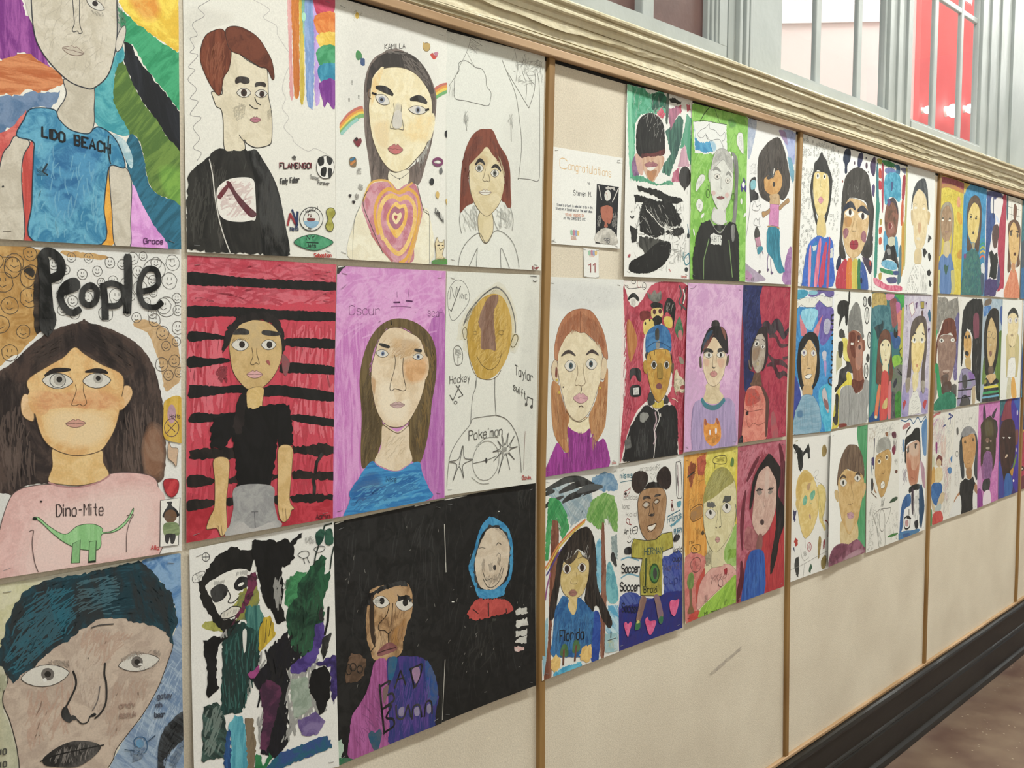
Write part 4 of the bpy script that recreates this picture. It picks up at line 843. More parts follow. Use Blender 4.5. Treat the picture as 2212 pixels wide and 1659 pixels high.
sheet('portrait_painting', 'chaotic black and green painting of a figure with dark sunglasses, second in the bottom row', 'painting', 'pupil portraits pinned to the wall', -0.9079, 1.2758, (0, 9, 593, 0, 603, 913, 1, 819), (1.5, 7.0, 3.0, 2.0, 0.0), 'Pdad9d5',
'o 2 P:3a3a3a 60.7 43 13.9 2.4 -0.2 14.1;l 2 P:3a3a3a 49 41 74 45;l 2 P:3a3a3a 61 31 61 56;q 1.6 P:4a4846 12 96 51 88 60 112 16 119;s 1.6 P:4a4846 12 28 60 60 17 89 51 91 51 121 16 119;x W:7f7f32/a5a350 40 270 54 253 95 257 130 285 136 304 77 293 48 279;x K:141414/201f1e 34 123 75 70 105 44 164 24 213 47 244 52 249 85 237 119 188 105 139 112 86 122 56 137 79 187 119 262 185 276 235 219 249 127 261 150 247 227 197 279 154 301 130 311 101 284 66 230 38 179;r W:8a8a34/a8a64c 96 216 114 225 131 259 179 249 210 224 217 173 187 178 155 223 113 240;b W:dcdad4 80 131 139 107 200 107 224 133 199 191 162 225 113 245 93 210 82 172;x W:88883a/5a6a4c 186 188 230 176 261 176 273 226 222 284 173 279;b K:141416 76 161 88 148 115 141 142 159 138 184 114 199 88 196;s 3.2 P:2c2c2c 30 40 70 20 89 128 133 129 139 143 91 144;s 3.2 P:2c2c2c 30 40 70 20 175 113 224 114 224 133 175 129;b K:141416 169 151 193 132 224 143 230 165 193 179 171 170;e P:dcdad4 196.1 158.8 11.7 -3.5 3 5.1;c 3.2 P:3a3836 144 169 153 192 144 208 162 214 186 201;b W:cfcbc0 116 243 137 235 161 227 189 235 198 253 149 263 119 259;q 2.8 P:2c2a2a 116 243 137 235 161 227 189 235 198 253 149 263 119 259;s 2.4 P:3a3836 12 32 80 15 125 233 192 236 185 256 125 256;x W:6d2a4a/2c1c22 218 132 255 128 261 171 222 237 154 290 185 250 223 185;x K:0d0d0e/161617 244 16 300 25 351 38 390 33 403 46 450 21 453 32 416 59 419 109 389 131 363 131 369 202 362 266 380 324 347 328 322 285 285 229 267 151 256 96 237 62;s 8 P:d0cfca 14 120 85 10 324 162 363 158 362 244 348 285 323 237;x W:2b6a42/3f8a58 382 178 429 159 469 164 474 267 401 285 375 268;x W:163a2a/245a3c 496 144 537 117 558 132 550 192 578 180 567 240 542 280 548 349 520 410 491 459 450 482 404 449 380 324 387 282 428 246 435 199 462 176;s 8 P:0e1c16 90 100 80 25 388 271 489 181 542 280 520 410 450 477 398 437;x V:1c4440/16302e 154 306 197 284 215 299 259 266 284 303 269 406 255 482 217 499 210 550 190 597 112 580 108 511 122 397 118 334;s 6 P:3a7a72 60 120 88 8 124 320 271 311 255 482 203 590 118 576;s 6 P:0e2422 60 120 88 8 124 320 271 311 255 482 203 590 118 576;x V:245a58/4a8078 210 235 272 247 284 292 258 329 215 309;b P:cfcfca 199 321 215 320 211 382 202 390;x V:c8ab20/a48818 264 331 287 293 310 290 328 334 337 358 295 391 266 408;l 2.4 P:5a4a18 297 301 289 379;l 2.4 P:5a4a18 316 310 305 361;x K:0f0f10/1a1a1c 47 317 82 310 136 322 154 306 136 327 105 351 93 394 97 477 102 489 60 509 49 495 62 448 52 384;s 8 P:0f0f10 40 100 60 40 124 289 209 287 160 328 106 331;x K:1a1a22/0e0e12 295 412 386 358 398 426 477 483 450 504 383 499 374 649 377 759 324 797 261 756 291 599 242 506 218 478 294 455;s 10 P:0c0c0e 140 120 75 40 269 406 386 358 559 531 584 679 377 759 261 756 242 506;x W:7a2c66/98407c 218 468 262 452 268 470 242 492 221 482;x W:3c2238/5a2c4a 260 537 293 508 343 543 356 573 314 686 286 764 261 740 277 622;x W:3a2a6a/54408c 397 486 492 448 507 362 541 358 547 416 504 495 449 526 396 513;x W:46367a/2a2050 504 507 588 493 609 515 603 627 584 679 571 619 573 535;x K:0c0c0e/141416 476 555 490 525 545 522 572 563 567 635 541 696 514 694 495 627 468 592;x W:7f8f80/9aa69a 396 535 463 541 487 653 460 668 406 680 394 600;x W:5c4a80/7a6a98 419 689 500 679 541 724 512 766 444 752;x V:3a8aa0/5aa8b8 135 623 160 599 196 614 206 707 209 814 130 788 145 688;x V:2a5a94/1c3f70 116 648 141 635 144 719 136 790 115 783;x V:7a6a54/5a4c3c 202 616 233 625 243 718 234 822 209 814;x D:1e2f2c/3f5a54 42 529 101 535 118 592 129 631 114 730 67 715 31 714 34 643;s 8 P:8fa098 30 100 60 15 42 534 113 544 114 710 38 701;x W:1f5a70/2f4a80 259 830 337 780 443 779 553 779 573 830 483 836 375 835 309 847;x W:1c6a3c/2c7a4c 234 822 242 755 261 761 272 802 299 768 311 793 272 824;l 10 P:0f0f10 566 313 562 363 547 410;x K:0f0f10 540 414 582 407 568 448 539 504 526 467;x K:0f0f10 521 320 539 302 545 359 524 349;l 6 P:1a2a22 503 145 510 113 552 11 586 8;l 6 P:1a2a22 575 174 582 130 593 93;r W:123a30/2c5a48 509 41 531 22 552 36 537 73 520 78;r W:123a30/2c5a48 555 31 583 29 589 81 555 81;q 2 P:3a3a3a 433 100 449 89 476 93 479 110 456 115;q 2 P:3a3a3a 503 89 524 82 551 89 544 102 517 103;l 2 P:3a3a3a 456 115 462 135;l 2 P:3a3a3a 473 115 482 136;s 2 P:6a6866 14 28 60 60 463 39 504 40 503 73 463 61;s 2 P:4a4846 16 28 60 60 369 181 402 176 395 207 369 213')
sheet('portrait_painting', 'portrait of a long dark haired girl with a concentric heart top and small rainbows', 'painting', 'pupil portraits pinned to the wall', -0.6062, 2.2081, (6, 2, 573, -0, 567, 921, -0, 920), (1.2, 4.0, 2.0, 0.0, 1.5), 'Pd9d8d1',
'f W:d2d0ca 72 56 399 17 488 281 69 463;e W:d6b030 107.1 45.9 9.3 -2 -0 11.6;s 2 P:8a8064 14 20 60 80 80 31 134 20 134 66 80 78;r W:3f8a4c 103 173 124 172 127 196 104 202;r W:23508a 124 194 143 192 141 217 124 216;t 3.2 P:55504e 239.9 138.7 2.175 -0.469 0.008 -2.989 KAMILLA;e W:b89a58 457.6 89.6 19.8 -3.8 0 16.2;o 1.6 P:6a5838 457.6 89.6 19.8 -3.8 0 16.2;b P:b89a58 439 83 442 74 454 79 466 73 475 75 475 89 439 96;b W:c04034 479 113 493 105 499 112 511 104 520 100 516 115 499 129 484 121;b W:c07a94 499 104 516 97 523 102 511 116;t 1.6 P:5a5856 77 295.7 1.672 -0.276 0.022 -2.525 !!;t 1.6 P:5a5856 64.2 357.6 1.408 -0.216 0.019 -2.135 !!;t 1.6 P:5a5856 109.1 340.2 1.434 -0.223 0.018 -2.153 !!;c 14 P:c06a5c 28 445 62 406 101 380 132 369;c 14 P:d8903c 27 454 66 414 105 389 134 379;c 14 P:dcc24a 29 463 70 422 109 396 134 388;c 14 P:7aa86a 29 470 73 429 113 403 135 396;c 12 P:8fc0b8 31 475 73 436 109 412;c 14 P:c06a5c 488 256 516 235 548 219 581 210;c 14 P:d8903c 493 264 525 242 553 227 581 218;c 14 P:dcc24a 497 272 530 250 558 235 581 228;c 12 P:6aa86a 499 279 534 258 562 244 581 237;b V:5f534e/7a6c66 259 136 230 154 189 179 159 220 141 276 137 336 140 454 156 541 168 617 173 636 251 624 258 559 229 382 488 344 451 494 358 567 355 617 414 617 451 538 488 439 511 309 507 253 479 201 434 159 373 136 313 126;s 3.6 P:35302e 160 120 80 15 141 312 254 293 251 621 169 629;s 3.6 P:35302e 130 110 -80 15 434 289 507 253 488 439 433 571 357 617 398 513;b K:35302e/4a423f 230 160 313 132 399 140 461 185 498 254 452 262 399 221 313 199 254 206 205 236 177 282 149 310 161 232 189 191;s 3.2 P:8a7f78 50 80 -45 25 313 138 417 149 488 230 452 249 347 193;s 2.8 P:8a837e 16 52 10 20 230 142 313 120 373 133 255 155;b W:d9cba4/e2d8b8 171 307 181 264 213 222 271 199 338 191 399 202 452 237 484 282 488 344 479 408 447 475 397 525 345 568 293 583 252 572 211 534 179 478 164 415 160 356;q 2.6 P:5a4c3c 171 307 181 264 213 222 271 199 338 191 399 202 452 237 484 282 488 344 479 408 447 475 397 525 345 568 293 583 252 572 211 534 179 478 164 415 160 356;f W:dcb878/dcc894 181 258 230 214 197 303 172 354;f W:dfc58e/e0cfa2 381 372 488 344 470 435 380 459 337 427;f W:dcc494 180 424 253 402 252 499 203 493;f W:bdb7aa 291 336 321 332 319 393 295 396;b W:ddd6c0 258 584 293 586 358 567 357 617 327 638 301 656 255 620;q 1.6 P:6a6254 258 584 293 586 358 567 357 617 327 638 301 656 255 620;c 1.6 P:4c4a48 264 592 310 606 358 579;l 2.8 P:3a3836 310 606 310 610;b W:d9d1b8/e2ddc8 116 723 161 636 255 620 301 656 397 618 431 698 469 726 467 918 76 928 84 785;c 1.8 P:6a6a68 116 723 88 773 78 845 76 928;c 1.8 P:6a6a68 431 710 467 726 468 803 467 918;b W:b8707e/cc98a4 121 717 157 648 218 627 268 625 301 647 344 624 397 622 431 710 413 781 385 846 375 915 272 919 223 879 167 821 136 763;c 8 P:d6a850 129 704 169 635 251 621 301 656 379 614;c 14 P:d8a23c 199 819 184 748 205 686 251 651 310 658 361 641 405 668 413 730 390 808 349 897 306 924;c 18 W:e2c27c/dcae58 224 836 204 765 225 702 267 674 309 683 352 673 387 701 386 770 350 847 307 887 265 871 232 836;c 20 W:b56a7c/c88c9c 240 817 225 763 242 713 275 692 309 704 348 692 369 728 355 785 324 836 294 847 257 828;b W:dda845/e4bf6c 241 762 262 721 292 694 313 704 339 699 352 729 338 780 295 829 261 803;b W:b06a80 254 761 267 726 288 712 309 720 330 713 336 736 321 775 291 798 266 785;b P:e2cfa0 270 754 282 734 298 739 316 732 319 750 291 778;b P:a8485c 281 750 288 745 298 747 295 758 288 763;c 10 W:b86c70 167 821 223 879 272 919;c 10 W:d8a45c 422 723 394 826 353 922;c 2.4 P:4a4440 149 667 128 716 175 809 223 891;c 2.4 P:4a4440 405 624 436 710 449 721 467 730;y 26 K:25201e 193 285 229 285 258 290 281 300;y 26 K:25201e 368 303 408 292 439 294 459 303;Y P:8a90a0 227 325 33 9 -12 17 0.7 -0.1 0.1;Y P:8a90a0 409 336 48 -4 -2 16 0.8 0 0;l 8 P:1e1c1c 177 309 198 311;l 8 P:1e1c1c 450 331 470 323;c 2 P:6b665c 283 331 285 361 266 419 278 423 293 424 303 420 319 421 333 419 329 392 321 362 325 328;b W:c7c2ba 287 361 321 356 322 411 278 417;M W:c06a6a 291 498 39 -2 -3 19;c 2 P:7a5c40 161 297 158 321 171 331;b W:7a2834 86 490 100 478 108 484 120 480 123 494 107 512 88 499;b K:1e1a1c 91 484 100 480 105 488 94 493;b W:7f6a4c 67 557 95 554 95 584 69 583;l 8 P:3a78a0 70 564 91 555;l 8 P:c8803c 71 580 93 563;s 2 P:5a5452 14 28 20 60 99 583 122 580 122 610 98 612;s 2.8 P:4a4442 14 36 45 60 106 641 129 645 125 669 106 665;b K:2a2226 60 687 74 687 66 698;s 2.8 P:4a3a34 16 32 60 60 90 678 109 682 105 703 89 702;b K:2a2226 75 709 91 709 83 719;o 10 P:7a3a64 517.7 520.3 26.1 -3 -0.1 12.8;e P:d8d6d0 517.7 520.3 11.2 -1.3 -0 5.1;b P:6a6a6a 526 552 538 538 545 556 533 566;b K:15161a 470 599 482 586 496 593 491 610 477 612;b K:15161a 560 397 581 388 581 420 562 416;b P:c8a860 507 640 516 634 525 644 519 662 506 656;b P:c8a860 561 664 572 657 578 676 568 685;t 2.4 P:4a4846 502.2 717.3 0.950 0.715 0.033 -3.201 KAMILLA;l 2 P:4a4846 497 718 550 756;p W:d8c8a0 502 916 504 878 498 839 510 813 521 832 540 832 550 820 551 849 539 879 558 907;l 2 P:5a4a38 502 916 504 878 498 839 510 813 521 832 540 832 550 820 551 849 539 879 558 907 502 916;l 3.2 P:3a3230 512 845 526 843;l 3.2 P:3a3230 538 844 547 843;c 2 P:3a3230 521 854 530 863 542 855;b W:4f8a40 488 904 563 897 566 916 488 919;s 2.4 P:7a4a2c 10 48 10 30 502 890 558 888 558 907 502 910')
sheet('portrait_painting', 'portrait of a long brown haired figure in a blue top on a violet pink ground', 'painting', 'pupil portraits pinned to the wall', -0.6174, 1.7362, (37, -0, 588, 0, 573, 906, -0, 909), (1.2, 6.0, 0.0, 2.0, 0.0), 'Pc887be',
'r W:c57fbd/d29acb 19 -22 599 -47 599 269 325 326 15 376;r V:cf93c8/bb6cb4 16 319 206 264 195 979 4 951;r V:a65aa6/b877b6 477 268 599 206 591 973 434 889;s 8 P:dba8d6 60 140 25 20 40 11 581 4 537 268 39 262;s 6 P:a85aa8 60 100 85 12 485 305 586 269 574 894 486 864;b K:232227 35 3 83 -5 63 10 39 31;l 2.8 P:d8d4cc 41 5 70 1;t 2 P:7c4a78 91.4 176.2 4.385 -0.020 0.048 -5.768 Oscur;t 2 P:7c4a78 468.5 177.5 3.067 0.143 0.015 -4.953 @scar;l 6 P:5a2a5c 310 128 343 127;l 6 P:5a2a5c 374 121 408 123;c 2 P:8a5486 296 145 351 143 401 145;l 1.6 P:8a5486 327 88 328 109;l 1.6 P:8a5486 384 77 389 108;b V:5a4a2e/6e5c3a 141 474 138 416 151 346 182 276 230 223 294 193 367 190 443 212 503 255 533 319 532 419 509 519 495 606 472 692 441 752 403 745 378 709 380 598 441 490 476 355 409 248 310 223 229 276 197 347 196 430 211 514 249 582 248 636 207 723 171 737 144 740 139 675 146 557;s 3.6 P:2e2518 200 120 60 20 141 474 197 347 245 235 359 193 310 223 213 300 196 430 249 588 207 723 144 734 146 557;s 3.6 P:35291a 170 120 -75 15 392 193 511 255 532 419 491 619 441 746 387 697 432 515 476 392 460 280;s 3.2 P:8a6c34 80 100 -80 12 460 267 528 318 509 519 455 703 404 699 458 491;c 5.2 P:15130f 295 196 298 214;b W:cdb99c/d6c6ae 251 588 322 621 380 601 385 685 399 739 352 762 319 771 270 759 207 723 240 672;s 3.2 P:a8926f 20 60 45 20 257 625 371 634 370 720 255 721;b W:cdb798/d9c7ac 237 265 278 229 334 223 392 242 443 267 468 311 481 355 471 442 440 515 389 580 347 603 281 597 234 557 209 502 196 430 197 371 217 312;q 2 P:5a4630 237 265 278 229 334 223 392 242 443 267 468 311 481 355 471 442 440 515 389 580 347 603 281 597 234 557 209 502 196 430 197 371 217 312;f W:c08a50/cf9c66 366 352 476 342 474 417 407 439 366 413;f W:c09058 196 406 216 419 211 472 200 454;f W:dfd2bc 227 443 292 422 323 508 390 500 355 584 258 571;f W:c5a47a 310 266 443 280 408 328 325 326;s 3.2 P:b08a5c 40 80 35 20 245 253 459 292 442 341 244 348;M P:bfa0a0 325 518 38 2 -0 12;c 2.2 P:4a3c30 313 329 317 350 310 386 293 428 287 455 298 463 312 456 332 460 357 466 370 456 358 412 354 376 358 339;c 1.8 P:5a4630 251 588 305 620 338 625 380 601;Y P:6a7a9a 250 320 30 4 -3 14 0.6 0.1 0;Y P:6a7a9a 435.3 336.9 27.2 -0.7 1.1 12.4 0.7 0 0;b K:1c1a18 233 282 253 282 287 292 281 301 245 292;b K:1c1a18 419 305 453 309 451 320 419 315;b H:1f6cab/3a8fc4 65 925 76 868 104 812 144 758 191 721 222 742 278 766 335 772 386 753 437 749 453 797 486 858 498 897 316 924;f W:1c5a9a 88 834 136 781 206 765 237 816 157 866;s 6 P:5fb0d4 90 100 15 20 96 823 436 777 486 883 117 903;s 6 P:134f8c 70 100 15 20 81 845 402 792 452 854 87 904;t 2 P:1a3c5c 261.2 806.9 2.288 0.261 0.079 -3.425 Nike')
sheet('portrait_painting', 'mostly black painting of a brown faced figure in a purple BAD BUNNY shirt', 'painting', 'pupil portraits pinned to the wall', -0.6117, 1.2790, (6, 15, 569, 0, 546, 912, 0, 918), (1.5, 6.0, 0.0, 4.0, 0.0), 'P2a2a29',
'r W:161616/222222 2 -2 574 -12 566 935 -12 933;s 6 P:303030 60 120 80 20 18 32 555 27 543 566 22 448;s 4 P:050505 60 100 80 20 18 32 555 27 543 566 22 448;s 2.4 P:a8a49c 16 16 60 60 18 44 555 27 539 844 14 827;l 4 P:d0cdc4 12 20 50 15;l 3.2 P:d0cdc4 107 8 190 6;l 3.2 P:d0cdc4 408 7 490 4;l 2.8 P:c0bcb4 569 147 566 278;r W:8a6a48/b08c62 163 350 184 303 240 297 318 305 363 303 389 342 396 397 384 442 352 483 338 520 342 561 306 586 262 588 194 567 173 521 157 466 155 407;f W:c2a074 188 303 292 303 354 335 317 408 247 407 196 370;f W:a5763c 335 452 361 444 343 521 289 529 290 482;f W:caa87e 178 444 247 473 280 560 202 555;x K:0c0c0d 154 348 163 311 231 292 318 288 363 297 372 318 318 308 248 310 197 318 175 353;b V:3a2c22 184 316 172 391 180 484 203 515 196 422 196 357;s 4 P:5a3c24 50 60 80 20 162 363 380 394 333 572 194 553;Y P:181512 231 352 41 12 -3 22 0.6 0.1 -0.2;Y P:181512 351 385 45 11 -3 25 0.6 0.1 -0.3;x K:0f0e0d 314 341 336 352 371 352 391 376 385 388 362 367 322 364;s 3.2 P:17130f 16 32 60 40 184 329 222 330 265 345 205 359;c 3.2 P:3a2a1e 274 366 258 409 221 434 219 457 247 466 268 483 286 468;c 3.2 P:4a3626 291 370 286 428 286 468;l 6 P:2a1c14 268 484 268 520;b W:7a4a4a/8f5c5c 207 546 233 526 272 517 307 539 305 556 254 560 219 559;c 3.2 P:3a2020 209 546 254 544 305 546;l 4 P:1a1412 177 532 199 514;x W:6a5240/4c3a2c 55 602 60 559 77 515 119 525 158 557 151 581 142 611 117 631 59 621;o 4.4 P:141210 88.8 569 14.8 3.7 -0.2 14.1;o 4.4 P:141210 121.6 585.6 13.3 3.3 -0.2 14.2;o 3.6 P:141210 68.2 573.5 13 3.3 -0.3 19.1;r V:a85a98/8a4278 198 573 254 583 259 668 268 770 269 904 238 934 69 920 68 811 81 750 132 706 167 650;s 2.8 P:5a2a5c 50 80 -60 20 140 702 253 633 256 900 78 878;r V:23346e/4a3580 258 581 306 586 333 586 441 618 477 661 513 719 530 800 511 857 486 927 273 922 266 836 260 701;r W:1f4a8a 459 636 504 689 526 784 502 827 470 791;b W:1c5a80 267 583 311 590 287 662 265 663;s 6 P:6a4aa0 60 100 75 20 288 642 495 693 472 916 283 894;s 4 P:22306a 50 100 75 20 288 642 495 693 472 916 283 894;b W:23506c 158 851 176 836 192 848 214 841 226 864 204 924 187 918;l 10 K:0e0d10 218 670 238 868;c 9.2 K:0e0d10 222 678 270 670 243 716 282 720 290 749 242 763;c 9.2 K:0e0d10 233 767 277 766 250 805 284 821 288 849 240 861;b W:7a5c5c 234 694 265 686 242 749;l 8 K:0e0d10 294 703 327 642;l 8 K:0e0d10 327 642 353 705;l 6.8 K:0e0d10 307 673 347 674;l 8.8 K:0e0d10 379 647 398 731;c 8.8 K:0e0d10 375 649 413 646 440 645 431 684 402 728;b W:a07aa0 387 656 422 651 429 684 405 712;c 8 K:0e0d10 301 772 306 821 337 833 356 801 365 790 378 841;c 8 K:0e0d10 384 849 392 804 424 806 436 857;c 8 K:0e0d10 450 858 461 805 488 809 492 859;b W:8a80a0 316 790 343 790 337 823 315 816;b W:8a80a0 396 812 419 811 423 843 400 840;b W:8a80a0 465 817 484 818 485 850 466 848;x W:a8bfae/8aa494 8 825 30 825 38 859 25 894 5 887;r W:1f6a44 -7 890 61 905 85 921 36 929 -8 921;l 6 P:dcd8d0 94 923 264 929')
sheet('portrait_painting', 'chestnut haired girl under a pencil cloud and bare tree, beside the first batten', 'painting', 'pupil portraits pinned to the wall', -0.3241, 2.2130, (4, 16, 612, -0, 586, 931, 0, 930), (1.2, 5.0, 0.0, 2.0, 0.0), 'Pd3d4cd',
'f W:cdcdc6 344 356 584 259 583 856 390 865;b P:c0c0ba -20 8 32 4 32 19 -2 23;c 1.8 P:77756f 147 11 129 57 103 104 76 145 59 178 19 226;s 1.6 P:77756f 16 44 10 30 129 14 211 10 193 69 138 79;l 1.6 P:77756f 152 19 216 34;l 1.6 P:77756f 138 49 184 71;l 1.6 P:77756f 120 76 170 128;q 2.2 P:6a6864 54 269 50 227 54 185 76 157 76 127 112 111 143 116 175 127 212 127 235 154 240 190 266 211 263 242 249 268 194 270 112 269;s 1.6 P:77756f 10 60 80 20 19 214 50 209 50 263 19 268;c 2.2 P:66645f 334 68 373 124 422 199 447 304 460 406 442 537 442 544 513 542 572 540 579 457 578 260 574 129 556 67;l 2.2 P:66645f 363 107 507 240;c 2.2 P:66645f 507 240 542 160 551 68;c 1.8 P:77756f 411 9 431 69 422 141;c 1.8 P:77756f 480 16 461 83 491 143 487 208;c 1.8 P:77756f 485 21 491 97 542 134;s 1.8 P:6a6864 34 56 60 60 386 33 602 19 592 100 402 106;s 1.8 P:77756f 14 52 60 60 421 109 541 108 542 147 431 152;s 1.6 P:77756f 16 44 85 30 561 20 607 25 598 138 562 118;l 2 P:5c5a56 121 386 112 351;s 2 P:5c5a56 14 44 80 30 98 310 134 305 125 373 103 358;l 2 P:5c5a56 393 395 391 318;s 2 P:5c5a56 14 44 80 30 369 283 408 278 403 349 373 340;b W:c6b78e/cfc19c 191 712 266 703 275 782 232 832 191 793;q 2 P:6a5c44 191 712 266 703 275 782 232 832 191 793;b W:c6b68e/d1c4a2 133 544 138 507 184 464 240 436 287 458 335 497 349 534 344 598 324 651 286 692 238 720 192 700 155 659 137 605;q 1.8 P:5a4c3c 133 544 138 507 184 464 240 436 287 458 335 497 349 534 344 598 324 651 286 692 238 720 192 700 155 659 137 605;f W:bca47a 156 505 212 473 249 494 211 536;b V:6a3223/7d4230 78 715 82 623 88 549 111 467 148 407 194 373 240 364 278 365 316 417 364 462 385 517 388 594 392 665 368 673 353 655 329 644 344 598 349 540 330 498 277 466 240 436 202 468 156 505 131 532 130 581 142 636 160 668 119 687 87 714;s 4 P:45201a 90 100 70 15 83 665 102 480 194 383 240 408 138 507 137 630;s 4 P:45201a 80 100 -75 15 249 382 316 423 383 518 383 653 344 643 344 541 287 465;y 16 K:211b19 170 518 193 497 212 498 228 512;y 16 K:211b19 268 520 291 508 311 513 327 527;Y P:6a6c66 194.8 528.8 24.1 -2.6 -0.1 14.9 0.8 -0.1 0;Y P:6a6c66 288.5 539 24.9 -2.6 -0.1 15.2 0.8 0 0;c 1.8 P:6a5c48 232 527 221 560 213 573 225 578 239 575 253 577 256 562 247 545;M P:d0cdc2 229 623 38 -3 -0 11;c 2 P:76746e 81 714 75 752 86 800;s 1.8 P:76746e 30 68 -70 40 82 708 164 677 187 706 181 781 90 800;s 1.8 P:76746e 34 68 -60 50 281 686 343 662 402 683 401 761 314 773;c 2 P:76746e 387 672 404 722 396 768;c 2 P:76746e 271 706 290 749 309 773;c 2 P:65635e 66 930 80 880 121 829 191 792 232 830 285 778 342 781 401 819 430 876 439 922;l 2 P:65635e 129 929 179 853;l 2 P:65635e 179 853 172 932;c 2 P:65635e 323 929 324 846 351 880 378 929;t 3.2 P:8a3438 528.3 926.3 1.535 -0.056 0.021 -1.992 Ever')
sheet('portrait_painting', 'pencil portrait with a mustard face, Hockey, Taylor Swift and Pokemon written around it', 'painting', 'pupil portraits pinned to the wall', -0.3318, 1.7382, (26, 4, 603, 0, 573, 917, -0, 903), (1.2, 6.0, 0.0, 3.0, 0.0), 'Pd2d2ca',
"f W:c9c9c1 511 88 593 153 548 895 449 751;q 2 P:6c6a66 61 201 35 152 35 85 74 41 119 42 151 76 156 119 119 163;l 2.8 P:5c5a56 41 155 52 164;l 4.4 P:5c5a56 52 164 106 61;c 2 P:5c5a56 44 115 52 66 70 108 83 65 88 96;t 2.4 P:7a7874 101.3 110.9 1.959 0.158 -0.013 -3.506 NYC;f W:bfae76 119 219 156 169 220 112 286 79 333 59 382 84 422 142 442 207 432 273 422 299 442 260 462 267 457 286 432 326 412 325 403 325 165 320 142 276 110 275 115 244;b V:b08c2e/c2a050 145 282 147 220 179 157 239 106 305 88 363 103 402 155 420 220 417 273 403 332 373 383 324 427 267 445 211 435 174 383 155 339;s 4.8 P:967424 110 80 50 25 156 282 220 131 353 110 412 233 373 364 257 437 183 384;s 4.8 P:ccb068 60 80 50 25 156 282 220 131 353 110 412 233 373 364 257 437 183 384;r V:7a5a48/8f7060 248 131 286 98 334 94 329 130 305 169 313 246 320 323 296 324 277 319 248 322 225 309 230 245 211 207;s 4 P:684638 40 80 70 20 248 131 324 98 305 220 315 310 239 309 220 220;c 2.2 P:6a5424 145 282 155 345 178 403 211 435 276 448 324 437 353 409;c 6 P:6a6864 124 219 151 169 202 125 257 86 324 62 382 90 422 148 442 207 444 253;c 2.4 P:4a4846 128 213 192 131 267 80 324 56;s 2.4 P:5c5a56 40 60 50 20 137 207 192 119 305 66 333 78 220 118 156 201;c 2 P:6a5424 202 346 234 385 286 406 334 382 356 337;o 2 P:7a6430 353.6 251.2 16.5 0.1 0 9.7;o 2 P:8f7638 192.6 251.2 11.1 0.1 0 7.6;q 3.2 P:5c5228 414 305 432 266 452 260 460 280 437 312;q 2 P:6a5c30 119 238 137 229 145 251 137 276 124 269;q 2 P:5c5a56 65 343 64 318 79 303 101 306 117 332 114 369 92 381 74 374;s 2.2 P:5c5a56 16 44 40 60 70 312 110 313 110 350 74 349;l 2 P:5c5a56 90 350 90 378;t 2.4 P:5c5a56 43.2 454.8 2.870 -0.155 0.046 -5.356 Hockey;l 3.2 P:5c5a56 42 500 59 523;l 4 P:5c5a56 59 523 100 462;l 4 P:5c5a56 78 461 118 504;l 2.4 P:5c5a56 118 504 91 512;o 2.4 P:5c5a56 74.5 531.5 9 0.5 -0.1 5.6;t 3.2 P:44423f 441.8 431.4 3.139 1.048 0.024 -6.828 Taylor;t 3.2 P:44423f 429.7 497 2.744 1.566 0.022 -5.504 swift;l 3.2 P:44423f 516 565 522 532;l 3.2 P:44423f 522 532 557 544;l 3.2 P:44423f 557 544 554 584;e P:44423f 513.5 564.7 8.1 0.5 -0.1 8;e P:44423f 548.9 576.8 8.2 0.5 -0.1 8.1;c 2 P:6c6a66 199 435 196 473 177 510 168 567 162 623;c 2 P:6c6a66 196 448 190 492;c 2.4 P:5c5a56 313 440 312 517 319 599;c 2 P:6c6a66 319 599 247 600 176 605 158 629 98 675 43 739 24 818 19 867;c 2.6 P:5c5a56 319 599 381 619 430 663 460 718 474 806 478 860;t 3 P:55534f 150.5 692.1 4.077 -0.100 0.098 -6.536 Poke'mon;o 1.8 P:6c6a66 254 786 80 16 -19 81;c 1.8 P:76746e 194 721 255 691 332 694;c 1.8 P:76746e 164 846 214 877 271 884;l 2 P:5c5a56 174 790 254 785;l 2 P:5c5a56 263 784 321 772;e P:3a3836 255.6 784.9 6.7 0.7 -0.2 11;q 2.4 P:55534f 34 769 88 762 115 711 124 762 171 773 114 790 118 844 91 794 54 849 78 786;l 2.4 P:55534f 115 711 92 788;q 2.4 P:55534f 297 753 346 741 327 707 360 736 353 683 375 731 396 680 390 739 435 696 405 743 454 744 399 759 434 799 385 765 403 839 375 767 329 851 360 762 301 793 350 755;s 4.4 P:3a3836 14 36 60 80 355 739 385 742 385 761 355 759;l 1.8 P:8a6a60 505 682 493 848;t 4 P:b04440 482.2 891 1.899 0.167 0.044 -2.683 Gavin;l 2 P:3a3836 538 7 581 9;c 2 P:3a3836 556 24 571 30 586 25")
